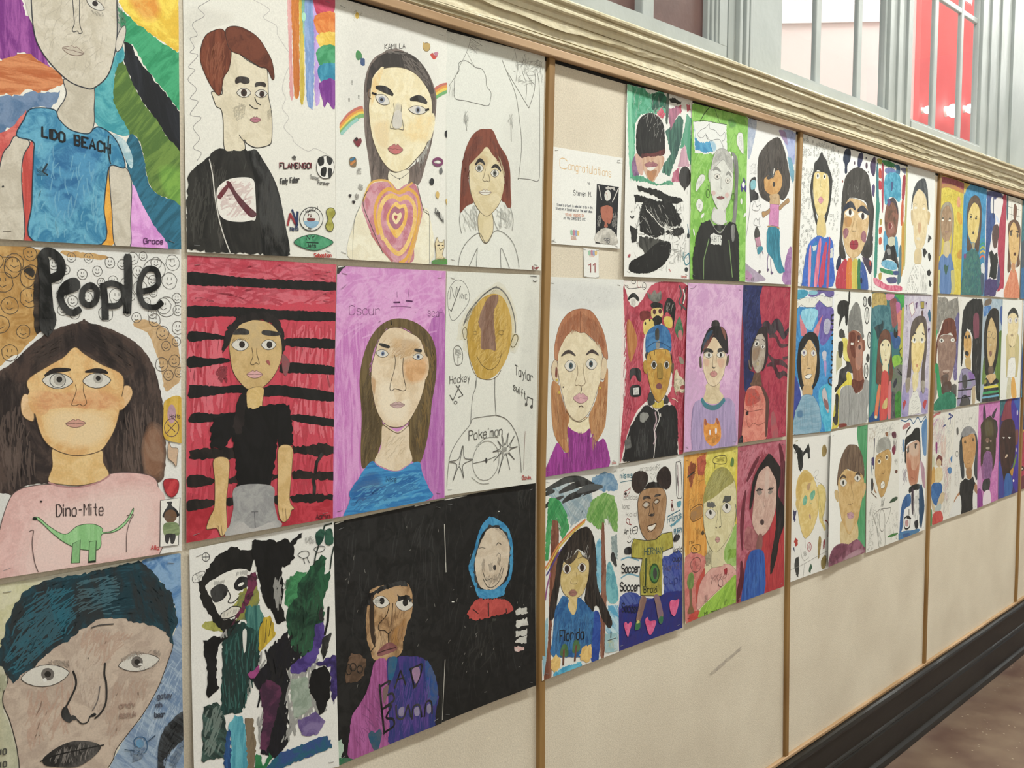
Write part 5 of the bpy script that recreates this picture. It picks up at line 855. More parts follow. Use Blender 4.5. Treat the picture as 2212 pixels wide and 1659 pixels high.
sheet('portrait_painting', 'black painting of a pale smiling face in a blue hood with a red collar', 'painting', 'pupil portraits pinned to the wall', -0.3403, 1.2796, (27, 1, 603, -0, 602, 915, 0, 910), (1.5, 7.0, 3.0, 3.0, 0.0), 'P2c2c2b',
'r W:111111/1b1b1b -8 -17 634 -15 631 943 -18 927;s 5.2 P:292929 70 120 80 25 29 14 591 16 587 867 20 873;s 8 P:343432 14 120 70 30 444 12 580 21 570 98 486 115;s 8 P:2b2a26 22 120 60 40 142 520 340 563 358 740 148 762;s 2.4 P:b8b4ac 22 16 60 70 29 14 591 16 587 867 20 873;l 4 P:d0cdc4 29 4 163 4;l 3.2 P:d0cdc4 28 104 37 301;l 2.8 P:c0bcb4 27 658 5 901;l 4 P:d8d6d0 71 429 85 432;e P:d0cdc4 362.2 96.6 5.1 0.7 0 2.7;r W:2276a8/3f92be 173 299 203 251 222 200 252 144 292 118 312 112 362 134 414 168 445 221 455 279 453 348 439 402 403 437 393 466 321 464 241 448 212 400 188 349;s 4 P:14608c 40 80 70 20 178 300 222 200 252 218 202 304 222 389 202 385;x K:141414 202 304 222 241 247 184 302 145 362 160 414 196 437 262 434 345 414 411 352 427 291 424 231 404 207 359;x K:141414 231 450 261 461 403 473 392 483 261 467;r W:bfae98/cbbda9 212 306 224 254 252 205 292 164 332 164 373 176 414 216 433 268 424 329 412 383 362 422 311 425 251 408 224 362;s 4 P:6a625a 24 68 -40 25 312 153 404 194 435 254 383 205;c 3.2 P:3a3632 347 241 358 232 378 242;c 2.4 P:5a544c 237 236 257 236 277 243;c 2 P:6a645c 347 289 358 277 373 286 368 313;s 4 P:2c2826 18 44 80 20 292 307 324 305 322 353 292 347;b K:2c2826 327 326 342 326 342 346 328 342;s 2.8 P:5a544c 24 68 85 12 250 279 274 283 274 344 254 341;c 2.8 P:4a4642 262 342 282 380 312 378 352 386 383 336;c 2.8 P:4a4642 262 369 291 409 332 416 373 390 393 345;s 2.4 P:5a5650 60 28 70 40 267 356 383 364 362 401 301 411;s 4.4 P:24221f 12 48 85 20 358 290 375 293 371 334 354 331;x W:a33c38/bb4c46 221 449 403 484 444 515 454 538 433 551 402 545 290 542 220 537 176 521 162 497 187 469;l 8 K:141414 294 481 295 539;l 3.2 P:1a1414 196 485 231 512;l 6 P:1a1414 408 528 410 548;x W:c9c8c2/b8b6b0 467 547 507 543 543 545 548 577 511 574 469 573;x W:c9c8c2/b8b6b0 472 594 546 598 552 629 472 626;x W:c9c8c2/b8b6b0 470 641 542 645 545 670 471 667;x W:c9c8c2/b8b6b0 463 684 495 672 545 678 538 712 492 698;x W:c9c0bc/c8a09c 462 705 520 722 521 740 478 733 462 723;s 4 P:5a5a52 10 28 60 40 315 547 351 555 345 571 320 565')
sheet('certificate', 'white printed Congratulations certificate for Steven M. beside the first batten', 'notice', '', 0.0062, 2.0275, (13, 10, 548, 0, 531, 433, -0, 438), (0.8, 2.0, 0.0, 2.0, 0.0), 'Pdcdcd8',
"t 4 P:d0ae7c 71.8 97.8 9.202 0.419 -0.094 -7.682 C;t 3.4 P:d0ae7c 131.9 99.1 3.698 0.004 -0.074 -6.034 ongratulations;t 2 P:55555a 273.5 150.3 1.469 -0.079 -0.019 -1.766 to;t 2.6 P:2c2e34 170.4 209.2 2.279 -0.057 -0.023 -3.701 Steven_M.;t 1.6 P:60636c 47.9 268.2 0.985 -0.027 -0.002 -1.926 Steven's_artwork_is_selected_to_be_in_the;t 1.6 P:60636c 41.7 285.4 1.030 -0.025 -0.002 -1.925 Studio_in_A_School_end_of_the_year_show;t 2.2 P:d09a84 108.8 307.4 1.256 -0.039 -0.004 -1.947 YOUNG_VISIONS_24;t 1.6 P:60636c 98.2 323.7 1.141 -0.033 0.002 -1.945 at_the_CHRISTIE'S_NYC;b P:8fb89c 147 370 160 368 164 388 149 389;b P:b87a8c 164 369 179 368 181 389 166 390;b P:8a9ac0 182 369 197 368 197 390 184 390;b P:d0b06c 197 369 212 370 210 387 199 389;t 1.6 P:c89a88 151.2 402.3 0.895 -0.034 0.005 -1.092 STUDIO;t 1.6 P:c89a88 153.3 411.4 0.896 -0.033 0.005 -1.092 SCHOOL;p K:1a1b1f/24252a 346 142 520 140 503 416 336 418;r W:8a4c38/a86450 375 248 404 233 449 225 470 248 467 289 450 321 427 316 433 336 404 338 410 317 387 302;b K:141416 370 249 383 228 426 216 467 221 473 241 426 234;r W:c8c4bc/a8a49c 338 410 345 372 393 345 450 342 499 370 503 416;s 2 P:4a4a4c 20 68 88 4 342 379 404 347 496 370 499 411 342 413;t 3.2 P:4a4a50 401.8 412.8 3.238 -0.043 0.006 -3.857 98;b P:d0cdc6 405 192 414 171 439 162 455 181 449 205 420 214;c 2 P:a03838 414 177 428 190 424 211;l 6 P:c8c4be 360 149 383 214;l 6 P:c8c4be 516 148 467 217;x P:b8b4ae 414 147 489 147 489 156 414 159;s 3.2 P:b8b4ae 40 20 60 60 353 284 375 282 381 343 350 345;s 3.2 P:b8b4ae 40 20 60 60 473 261 513 258 506 348 462 331;s 1.6 P:77756f 8 28 10 30 498 19 537 18 537 27 498 30;s 1.6 P:77756f 8 28 10 30 2 422 33 414 33 430 4 432")
sheet('number_card', 'small white card with a red number 11 pinned under the certificate', 'card', '', 0.1304, 1.8053, (0, 0, 115, 1, 118, 133, 7, 133), (1.6, 1.0, 0.0, 1.0, 0.0), 'Pd8d8d4',
'b P:8fb89c 38 13 54 9 56 29 41 31;b P:b87a8c 56 9 71 8 72 30 58 29;b P:8a9ac0 71 10 87 9 87 31 74 30;b P:d0b06c 87 10 104 11 102 27 89 29;t 1.4 P:c89a88 47.3 37.8 0.890 -0.022 -0.010 -0.894 STUDIO;l 6.8 P:8f3a3a 56 70 56 111;l 4.4 P:8f3a3a 41 77 56 70;l 6.8 P:8f3a3a 89 68 89 110;l 4.4 P:8f3a3a 74 76 89 68')
sheet('portrait_painting', 'half green and half scribbled black painting with a black cap, right of the certificate', 'painting', 'pupil portraits pinned to the wall', 0.2827, 2.2157, (18, 24, 624, 0, 613, 937, 0, 942), (1.2, 5.0, 4.0, 0.0, 1.0), 'Pdadad6',
'x W:2f8a64/58a688 19 25 90 19 168 18 202 34 224 36 327 8 386 29 388 98 319 127 238 126 137 153 94 196 86 371 109 466 48 466 29 235;r V:7fc0a0/5fb08c 19 28 62 27 60 170 84 287 75 409 48 460;x E:206a50/1c4c40 236 35 327 14 381 36 376 87 306 91 261 123 238 102;x V:4a7a68/2c4c48 367 201 414 169 497 101 534 115 536 185 501 272 466 328 408 423 336 405 347 373 417 308 392 248;x V:3f8f6c/5f9a84 536 191 570 84 615 97 611 181 638 256 634 354 589 313 563 252 501 272;x V:b07088/8a5a70 388 85 508 51 521 78 461 125 415 188 396 141;x W:b8344e/c85a70 284 119 329 85 359 115 343 142 307 135;x W:a8344a/c85a70 495 53 520 46 515 92 503 87;x W:c06070/b84a5c 563 40 594 29 607 59 576 73;x K:222222/3a3a38 398 34 434 22 513 32 514 47 459 49 405 51;r V:3a4a44/5a6a60 374 19 398 15 394 97 384 161 366 145;x V:b08898/c8a0b0 526 269 556 240 603 351 540 358 491 363;x W:b87088/a05068 443 394 503 368 505 439 432 446;b W:6a4a70/8a6a8c 64 398 108 345 131 439 87 462;b W:c8a090 96 346 164 362 165 436 120 428;r K:141414/222120 101 285 105 224 138 165 221 129 296 136 349 172 363 252 358 315 288 317 186 351 147 358 107 333;s 4 P:343432 60 120 88 8 127 185 331 156 346 304 130 342;r W:4a2424/6a3030 152 339 265 320 358 290 352 322 254 340 164 359;r V:b89078/c8a890 152 361 254 340 353 328 347 373 290 435 256 469 216 461 176 422;M W:a06a70/8a5560 238 382 63 -7 0 16;b W:b07a50 198 420 290 404 244 464;b W:d8d4cc 198 401 278 390 232 413;s 2 P:d6d4ce 50 60 70 40 68 26 362 8 369 288 71 169;x W:3f8a68/5a9c80 48 460 142 444 302 471 420 441 444 457 279 480 188 470 76 475;e K:1c1212 560 410 60 -6 1 56;e K:120e0e 560 404 48 -5 1 45;p K:1c1212 542 461 580 457 555 482;x K:161616/2a2a28 109 490 188 501 291 497 397 519 518 521 543 535 482 556 350 548 234 527 121 519;x K:111111/1e1e1d 88 540 188 544 292 553 421 549 482 588 532 630 520 663 447 674 351 668 375 711 281 742 144 719 133 634 166 576 99 576;x K:181818/2a2a28 399 690 545 668 558 699 483 723 363 705;x K:181818/2a2a28 50 695 122 708 111 770 66 773;x K:2a2a28/4a4a46 133 738 258 743 351 750 423 759 423 784 190 828 133 787;r K:0e0e0e/181818 39 895 66 864 190 821 293 766 411 753 423 804 387 850 316 891 224 916 111 923 49 913;s 4.8 P:3a3a38 60 80 70 70 88 559 543 519 520 734 111 807;s 3.2 P:d6d4ce 24 80 -45 15 144 584 458 558 471 718 167 730;c 4.8 P:d6d4ce 195 605 258 637 339 681 447 693;s 2 P:55534f 70 52 60 70 399 709 570 666 596 861 399 869;s 1.6 P:6a6866 40 36 60 80 49 532 592 456 622 912 66 931;b K:141414 50 647 66 651 88 644 83 656 61 658;l 4 K:141414 60 625 64 630;l 4 K:141414 77 621 79 629;l 6 P:2a6a80 589 652 602 697;e K:18242a 595.4 710.1 12.7 -0.8 0.1 14.4;c 6 P:2a7a8c 602 801 558 830 571 862 609 847 602 801;c 4.8 P:4a8a90 546 798 546 843;e K:18242a 577.2 887.6 17.7 -0.7 0 11.8;x P:a04a54 33 835 55 831 50 852 33 853;x P:b84a50 405 888 423 900 417 906;t 3.2 P:c06a64 527.1 931.8 1.763 -0.022 -0.002 -1.952 Nolah')
sheet('portrait_painting', 'copper haired girl with wide eyes and a purple turtleneck, under the number card', 'painting', 'pupil portraits pinned to the wall', -0.0165, 1.7373, (33, 4, 600, -0, 570, 899, -0, 896), (1.2, 5.0, 1.0, 7.0, 1.0), 'Pd2d3cf',
'f W:cacbc9 47 25 557 43 539 137 67 142;s 1.6 P:8a8a88 30 16 60 60 94 36 517 43 519 125 105 106;l 2.4 P:77756f 33 7 70 -2;b W:b89878/c6aa88 188 632 262 655 341 648 351 698 351 729 261 722 179 685;b W:d3c8a4/ddd2b4 195 638 262 661 339 651 349 692 346 722 271 720 212 706 176 679;b W:cdbfa0/d8ccb0 111 342 125 312 178 260 221 242 270 254 310 255 359 286 410 311 441 368 431 467 406 522 371 588 331 635 271 662 222 652 174 607 145 545 121 473 107 407;q 2 P:6a5442 111 342 125 312 178 260 221 242 270 254 310 255 359 286 410 311 441 368 431 467 406 522 371 588 331 635 271 662 222 652 174 607 145 545 121 473 107 407;s 2.4 P:b8a484 30 60 60 40 135 426 401 435 361 606 184 595;b V:a0623f/b07a58 88 377 83 318 101 259 125 212 172 170 230 149 298 144 358 157 409 200 450 256 476 325 483 381 456 374 438 349 410 311 359 280 310 255 270 254 221 242 173 266 130 313 111 348 107 377;q 1.6 P:7a442c 88 377 83 318 101 259 125 212 172 170 230 149 298 144 358 157 409 200 450 256 476 325 483 381 456 374 438 349 410 311 359 280 310 255 270 254 221 242 173 266 130 313 111 348 107 377;s 3.2 P:7a4228 140 80 60 25 97 294 134 212 259 158 270 242 163 271 107 342;s 3.2 P:7a4228 140 80 -60 25 279 158 399 200 471 325 440 355 359 273 290 248;c 2.8 P:6a3c28 271 155 269 200 272 254;b W:d0bc9c 102 383 74 382 60 423 79 471 112 484;q 2 P:7a5a48 102 383 74 382 60 423 79 471 112 484;b W:d0bc9c 441 380 471 381 477 425 456 474 431 467;q 2 P:7a5a48 441 380 471 381 477 425 456 474 431 467;b W:7a3220 93 406 105 419 102 454 88 447;b V:a06a40/b88858 65 476 117 490 131 527 150 575 193 638 174 697 178 758 188 783 163 799 116 758 78 702 62 606;b V:a06a40/b88858 421 491 451 486 482 425 484 513 474 638 452 718 371 793 351 785 361 748 346 698 341 642 391 571;s 3.2 P:7f4c28 100 100 -80 12 65 494 145 533 183 680 173 787 88 702;s 3.2 P:7f4c28 100 100 80 12 361 631 482 513 462 700 371 787;s 2.8 P:c89c6c 50 100 80 12 361 631 482 513 462 700 371 787;y 16 K:3a2a26 133 359 164 343 198 341 237 360;y 16 K:3a2a26 315 358 350 342 380 345 412 361;Y P:3f5660 198 404.9 40.8 1.3 0.1 25.2 0.6 0.1 0;Y P:3f5660 357.4 401.2 42.3 1.3 0.1 25.8 0.6 -0.1 0;c 1.8 P:7a6048 247 393 254 442 234 483 242 496 262 495 281 501 306 493 311 481 299 443 301 395;c 3.2 P:4a3a34 279 507 283 519 274 531;M W:c0909a/cc9fa4 277 557 57 4 -1 24;c 4.4 P:4a3430 264 597 281 593 296 601;e P:4a3a38 147.1 499.9 4.8 0.2 0 3.6;c 2 P:5a4434 164 606 213 652 271 667 321 653 346 630;e P:c0a838 99.5 465.7 7.6 0.3 0 5.9;e P:c0a838 116.6 522.9 7.6 0.4 -0 5.9;e P:c0a838 423.4 516.3 8.1 0.4 0 6.2;r V:9c3a94/7f2478 2 898 30 845 68 790 106 751 154 798 188 789 176 685 222 707 291 724 346 704 351 748 371 731 371 793 441 758 477 796 488 904 260 912;s 6 P:a84ca0 90 100 88 6 30 845 163 811 193 705 341 722 482 815 481 897 67 891;s 6 P:6a1f68 90 100 88 6 30 845 163 811 193 705 341 722 482 815 481 897 67 891;b V:a06a40/b88858 116 746 154 738 188 789 163 800 130 765;t 2.4 P:c08a84 517.2 888 1.113 0.071 0.009 -1.482 Emma')
sheet('portrait_painting', 'Florida beach portrait of a long black haired girl between palm trees', 'painting', 'pupil portraits pinned to the wall', -0.0180, 1.2894, (11, -0, 600, 6, 602, 936, 0, 925), (1.5, 7.0, 3.0, 2.0, 1.0), 'Pd6d6d2',
'x D:8aa0ac/b0bcc0 26 62 167 42 379 118 402 213 221 252 148 140 37 88;x W:5a82a4/8aa4b8 378 46 476 28 555 46 596 98 591 131 467 122 379 79;y 32 K:2f3232 26 62 106 47 188 34 292 42 390 77;y 32 K:222222 127 86 209 72 303 64 400 78;y 32 K:222222 153 135 210 117 325 108 434 105;y 24 K:2a2c2c 18 142 67 123 163 107;y 24 K:2a2c2c 17 86 56 75 97 74;y 32 K:4a4e50 262 101 357 90 467 99;l 6 P:22221f 11 47 26 59;s 6 P:6f8490 50 120 45 15 169 143 379 105 402 213 211 264;x E:2c8a4c/4aa060 52 103 97 102 138 126 185 190 211 264 170 295 149 305 134 252 118 218 78 212 68 292 48 389 28 385 33 274 43 188;s 6 P:1c6a38 60 80 -60 25 47 108 128 119 211 257 149 292 68 217 38 312;x E:5f9440/84aa60 348 206 380 151 489 129 557 154 592 219 594 334 559 329 525 277 491 252 469 309 425 295 381 263 338 243;s 6 P:3f7a2c 60 80 -70 25 349 245 402 160 557 160 594 320 469 289;r W:4f94b4/7fb4c8 415 373 459 360 470 555 459 606 425 600 415 479;r V:6a3c2c/8a5a44 76 218 98 209 123 225 129 327 119 426 88 547 65 819 68 921 22 928 12 919 46 752 58 503 68 342;r V:6a3c2c/8f6450 460 301 480 284 487 384 503 588 491 787 477 932 449 925 446 777 459 580;x W:7a8a8c/9aa8a8 537 352 588 347 594 470 549 462;r K:141414 532 452 560 430 589 496 572 503;r W:4a90a0/6fb0b8 504 494 537 480 583 576 600 675 537 682 498 627;x D:4f9ac0/b8d0d8 514 684 594 701 604 846 558 842 490 814;b W:7fa8b8/a4c0c8 27 660 47 658 35 812 8 905 6 742;c 10 P:c8a83c 38 425 68 399 129 340 222 291 327 248;c 10 P:c87a3c 28 417 58 391 119 332 222 278 332 239;c 10 P:4a3a80 38 450 78 413 129 365 211 315;c 10 P:8a4a80 28 560 43 500 68 443;r V:1a1714/3a302a 119 389 170 334 243 288 327 271 371 294 403 345 420 440 426 573 492 680 547 772 519 800 458 733 436 682 403 668 381 730 348 690 327 620 349 493 349 421 275 370 233 395 170 410 150 457 134 518 118 578 97 650 57 660 63 573 99 480;s 4.8 P:4a3f38 60 120 75 20 119 452 232 318 360 312 415 571 359 679;s 6 K:0e0d0c 60 120 -70 20 360 338 426 573 536 783 403 635;b W:b8a060/c9b47c 155 433 170 410 243 403 275 376 317 416 358 443 355 514 328 568 295 594 232 598 180 571 149 534 139 487;q 1.8 P:4a3a2a 155 433 170 410 243 403 275 376 317 416 358 443 355 514 328 568 295 594 232 598 180 571 149 534 139 487;b V:3a3028/5a4c38 170 410 233 395 275 376 264 407 212 430;c 2.4 P:4a3a2a 275 415 317 413 355 432;Y P:3a241c 188.8 448.4 33.3 5.9 -0 23 0.8 0 0;Y P:3a241c 304.4 462.6 34.2 6.1 -0 22.1 0.8 0 0;c 2 P:5a4a30 222 503 217 521 241 529 264 530 266 511 259 477;M W:9a6a60/8a5a54 234.2 569.3 33.7 6.6 -0.1 16.7;b W:bfa666/ceb680 206 589 266 601 268 647 237 676 195 626;r W:1c4f86/3470a4 159 567 128 593 98 625 76 759 63 819 146 852 378 908 432 934 446 744 381 684 306 616 269 602 263 646 233 676 195 626 203 595;s 8 P:3f86b4 60 100 80 20 87 635 381 697 422 905 85 824;s 8 P:163c6c 60 100 80 20 87 635 381 697 422 905 85 824;r W:1c3c8c/2a50a0 403 688 447 724 445 844 421 938 372 920 391 765;t 8.8 P:10141a 131.4 774.8 4.573 0.761 0.115 -8.463 Florida;r W:3a6038/4c7048 130 835 152 796 183 803 197 851 166 857;r W:3a6038/4c7048 224 845 240 797 272 804 287 847 250 857;l 14 P:6a4434 162 823 155 892;l 14 P:6a4434 256 826 244 895;x W:c8a058/d8b870 64 844 105 829 135 862 129 899 93 909 63 882;x W:c8a058/d8b870 281 871 314 840 373 847 378 908 345 926 292 900;x W:2f8ab4/5ab0cc 83 912 165 901 291 907 302 935 165 933 88 932;x W:8ab0b8/b0c4c8 485 819 592 837 591 925 483 913;l 8 K:1a1a1a 535 820 532 850;s 4 P:b8ac50 20 32 60 60 501 850 557 856 557 910 511 906;l 3.2 K:2a2a2a 506 858 575 860')
sheet('portrait_painting', 'portrait in a blue cap and black jacket on red, three crowned heads above the cap', 'painting', 'pupil portraits pinned to the wall', 0.2746, 1.7390, (22, 5, 655, 0, 605, 906, -0, 897), (1.2, 4.0, 4.0, 0.0, 0.0), 'Pd8cfcc',
'r W:9c2c40/b84a5c 26 40 74 56 170 117 274 28 405 1 621 13 649 173 620 446 613 694 597 905 556 901 532 751 486 643 440 598 484 539 470 380 389 222 279 222 226 269 207 397 251 469 274 583 157 652 63 773 11 895 21 712 60 485 47 256;s 8 P:7a2034 90 100 70 30 32 57 225 199 209 550 31 828;s 8 P:c86a7a 70 100 70 30 32 57 225 199 209 550 31 828;s 8 P:7a2034 90 100 80 30 428 18 633 25 624 695 579 879 484 502;s 8 P:cc7080 70 100 80 30 428 18 633 25 624 695 579 879 484 502;r P:dad6d0 36 23 104 9 231 12 211 59 158 66 170 117 118 135 75 107 53 62;c 2.8 P:4a4644 36 28 73 45 126 43 200 36 226 41;o 2.8 P:4a4644 117.6 12 18.8 -0.5 0.2 9.2;o 2.8 P:4a4644 213.4 29.6 17.1 -0.4 0.5 17.4;o 2.4 P:a86060 167.2 19.2 17 -0.5 0.5 19.6;b K:1a1a1a 64 105 85 76 126 66 169 91 159 106 116 87;s 2.8 P:55534f 24 48 80 20 95 90 148 89 138 135 96 136;b V:a0602c/b88048 61 216 87 199 130 245 158 303 132 360 96 403 69 336;r W:5a5a56/77776f 243 58 276 75 307 45 330 68 368 50 369 97 320 110 260 93;s 4 P:8a8a84 30 60 80 20 254 58 368 55 363 97 265 93;r K:141414 277 116 320 107 380 118 376 145 288 140;r W:c0a860/cdb878 278 151 332 136 381 145 382 186 300 193;e P:4a1c24 310.3 157 15.3 -0.1 0.3 13;e P:4a1c24 362.7 153.7 15.4 -0.1 0.3 13.1;r K:161412 290 198 333 175 377 186 377 216 312 228;r W:5c2020/742c2c 176 164 213 152 267 157 278 181 236 198 188 199;r W:c8b058/d4c070 209 210 246 193 295 198 301 240 227 272 210 245;e K:141414 227.5 216.1 7.5 0 0.2 8.2;e K:141414 267.9 198.5 7.6 -0 0.2 8.2;r K:141414/2a2a28 394 198 403 126 441 84 509 119 500 198 490 241 477 186 431 156 409 168;s 4 P:c8c4bc 12 40 60 10 419 108 497 107 476 162 420 156;r W:c0a83c/ccb860 394 198 421 180 471 186 478 235 422 234;c 12 P:4a4c48 546 21 564 64 543 107 613 143;c 12 P:3a3c38 610 26 588 75 577 112 567 143;c 8 P:dad6d0 581 39 599 75 583 112;r W:2c5a3c/4a7a58 545 180 569 210 587 247 582 284 548 296 507 259 512 229;r W:b86a70 536 259 570 253 582 297 548 302;b W:8a8070 544 388 585 401 597 427 562 425;r W:b8a888/cfc4ac 506 479 528 455 552 487 587 507 622 545 599 582 553 573 507 565;s 3.2 P:4a5a3c 40 36 60 60 495 503 610 501 611 576 508 614;b W:a82a30 564 549 587 541 622 548 599 563 570 562;c 4 P:cfc4ac 485 606 519 614 542 628;b K:18181a 97 440 181 443 193 502 166 498 139 471 113 476 92 495;b K:16161a 103 524 182 525 188 575 103 573;p P:c4c4c2 119 534 172 533 175 569 122 568;s 2.8 P:55555a 14 24 80 80 122 534 169 536 169 567 122 564;r W:22588c/3f7aac 233 351 232 298 248 257 301 231 366 221 422 234 462 271 472 356 391 342 314 347 250 369;r K:35342f 318 252 350 240 357 294 324 299;r W:8a8a86 330 311 363 306 358 342 331 347;c 3.2 P:1c3c60 238 339 314 311 391 318 467 344;r K:1a1a1c 228 368 255 357 242 398;r K:1a1a1c 467 356 482 393 480 435;b W:b0822c/c09a44 248 375 314 350 391 348 447 355 470 392 480 441 461 501 439 555 395 601 351 617 307 585 274 529 253 469;q 2 P:4a3818 248 375 314 350 391 348 447 355 470 392 480 441 461 501 439 555 395 601 351 617 307 585 274 529 253 469;b W:a07a2c/b8983c 213 409 242 404 249 463 219 456;b W:5c4c28 477 429 499 424 494 472 477 466;s 4 P:8a6a28 40 60 70 30 262 434 460 441 417 572 307 567;b V:9c7c30 343 425 387 426 394 499 350 497;Y P:2e2c28 310.3 425.7 28.5 0.9 0.3 21.4 0.8 0 0;Y P:2e2c28 429.5 429.4 26.9 0.8 0.3 20.6 0.8 0 0;c 2.8 P:4a3818 343 431 344 491 366 498 388 495;e W:7a4048 359.1 536.3 28.7 1.3 0.2 15.6;c 3.2 P:1c1816 271 369 280 396;c 3.2 P:1c1816 315 353 315 376;c 3.2 P:1c1816 419 355 414 379;r V:b8a030/c8b458 302 602 351 623 395 607 401 644 319 645 297 626;r K:161616 253 599 274 559 313 585 318 621 269 630;r K:161616 401 626 423 585 451 604 446 628;x K:161617/222224 31 886 63 785 105 719 178 654 232 622 297 644 341 664 418 633 508 644 537 689 544 813 539 912 398 911 277 911 126 904;x W:4a4a4a/6a6a68 42 794 94 764 105 829 52 836;r W:8a8a86 189 666 243 664 264 683 222 710 184 701;s 3.2 P:5a5a58 40 80 85 8 126 779 264 671 287 900 126 884;s 3.2 P:4a4a48 30 80 85 8 341 706 509 687 522 910 353 900;c 12 P:a89098 324 669 336 712 314 752 331 796 309 830;c 6 P:d0cbc8 341 652 363 702 320 765 325 825 309 908;l 6 P:d0cbc8 374 679 376 694')
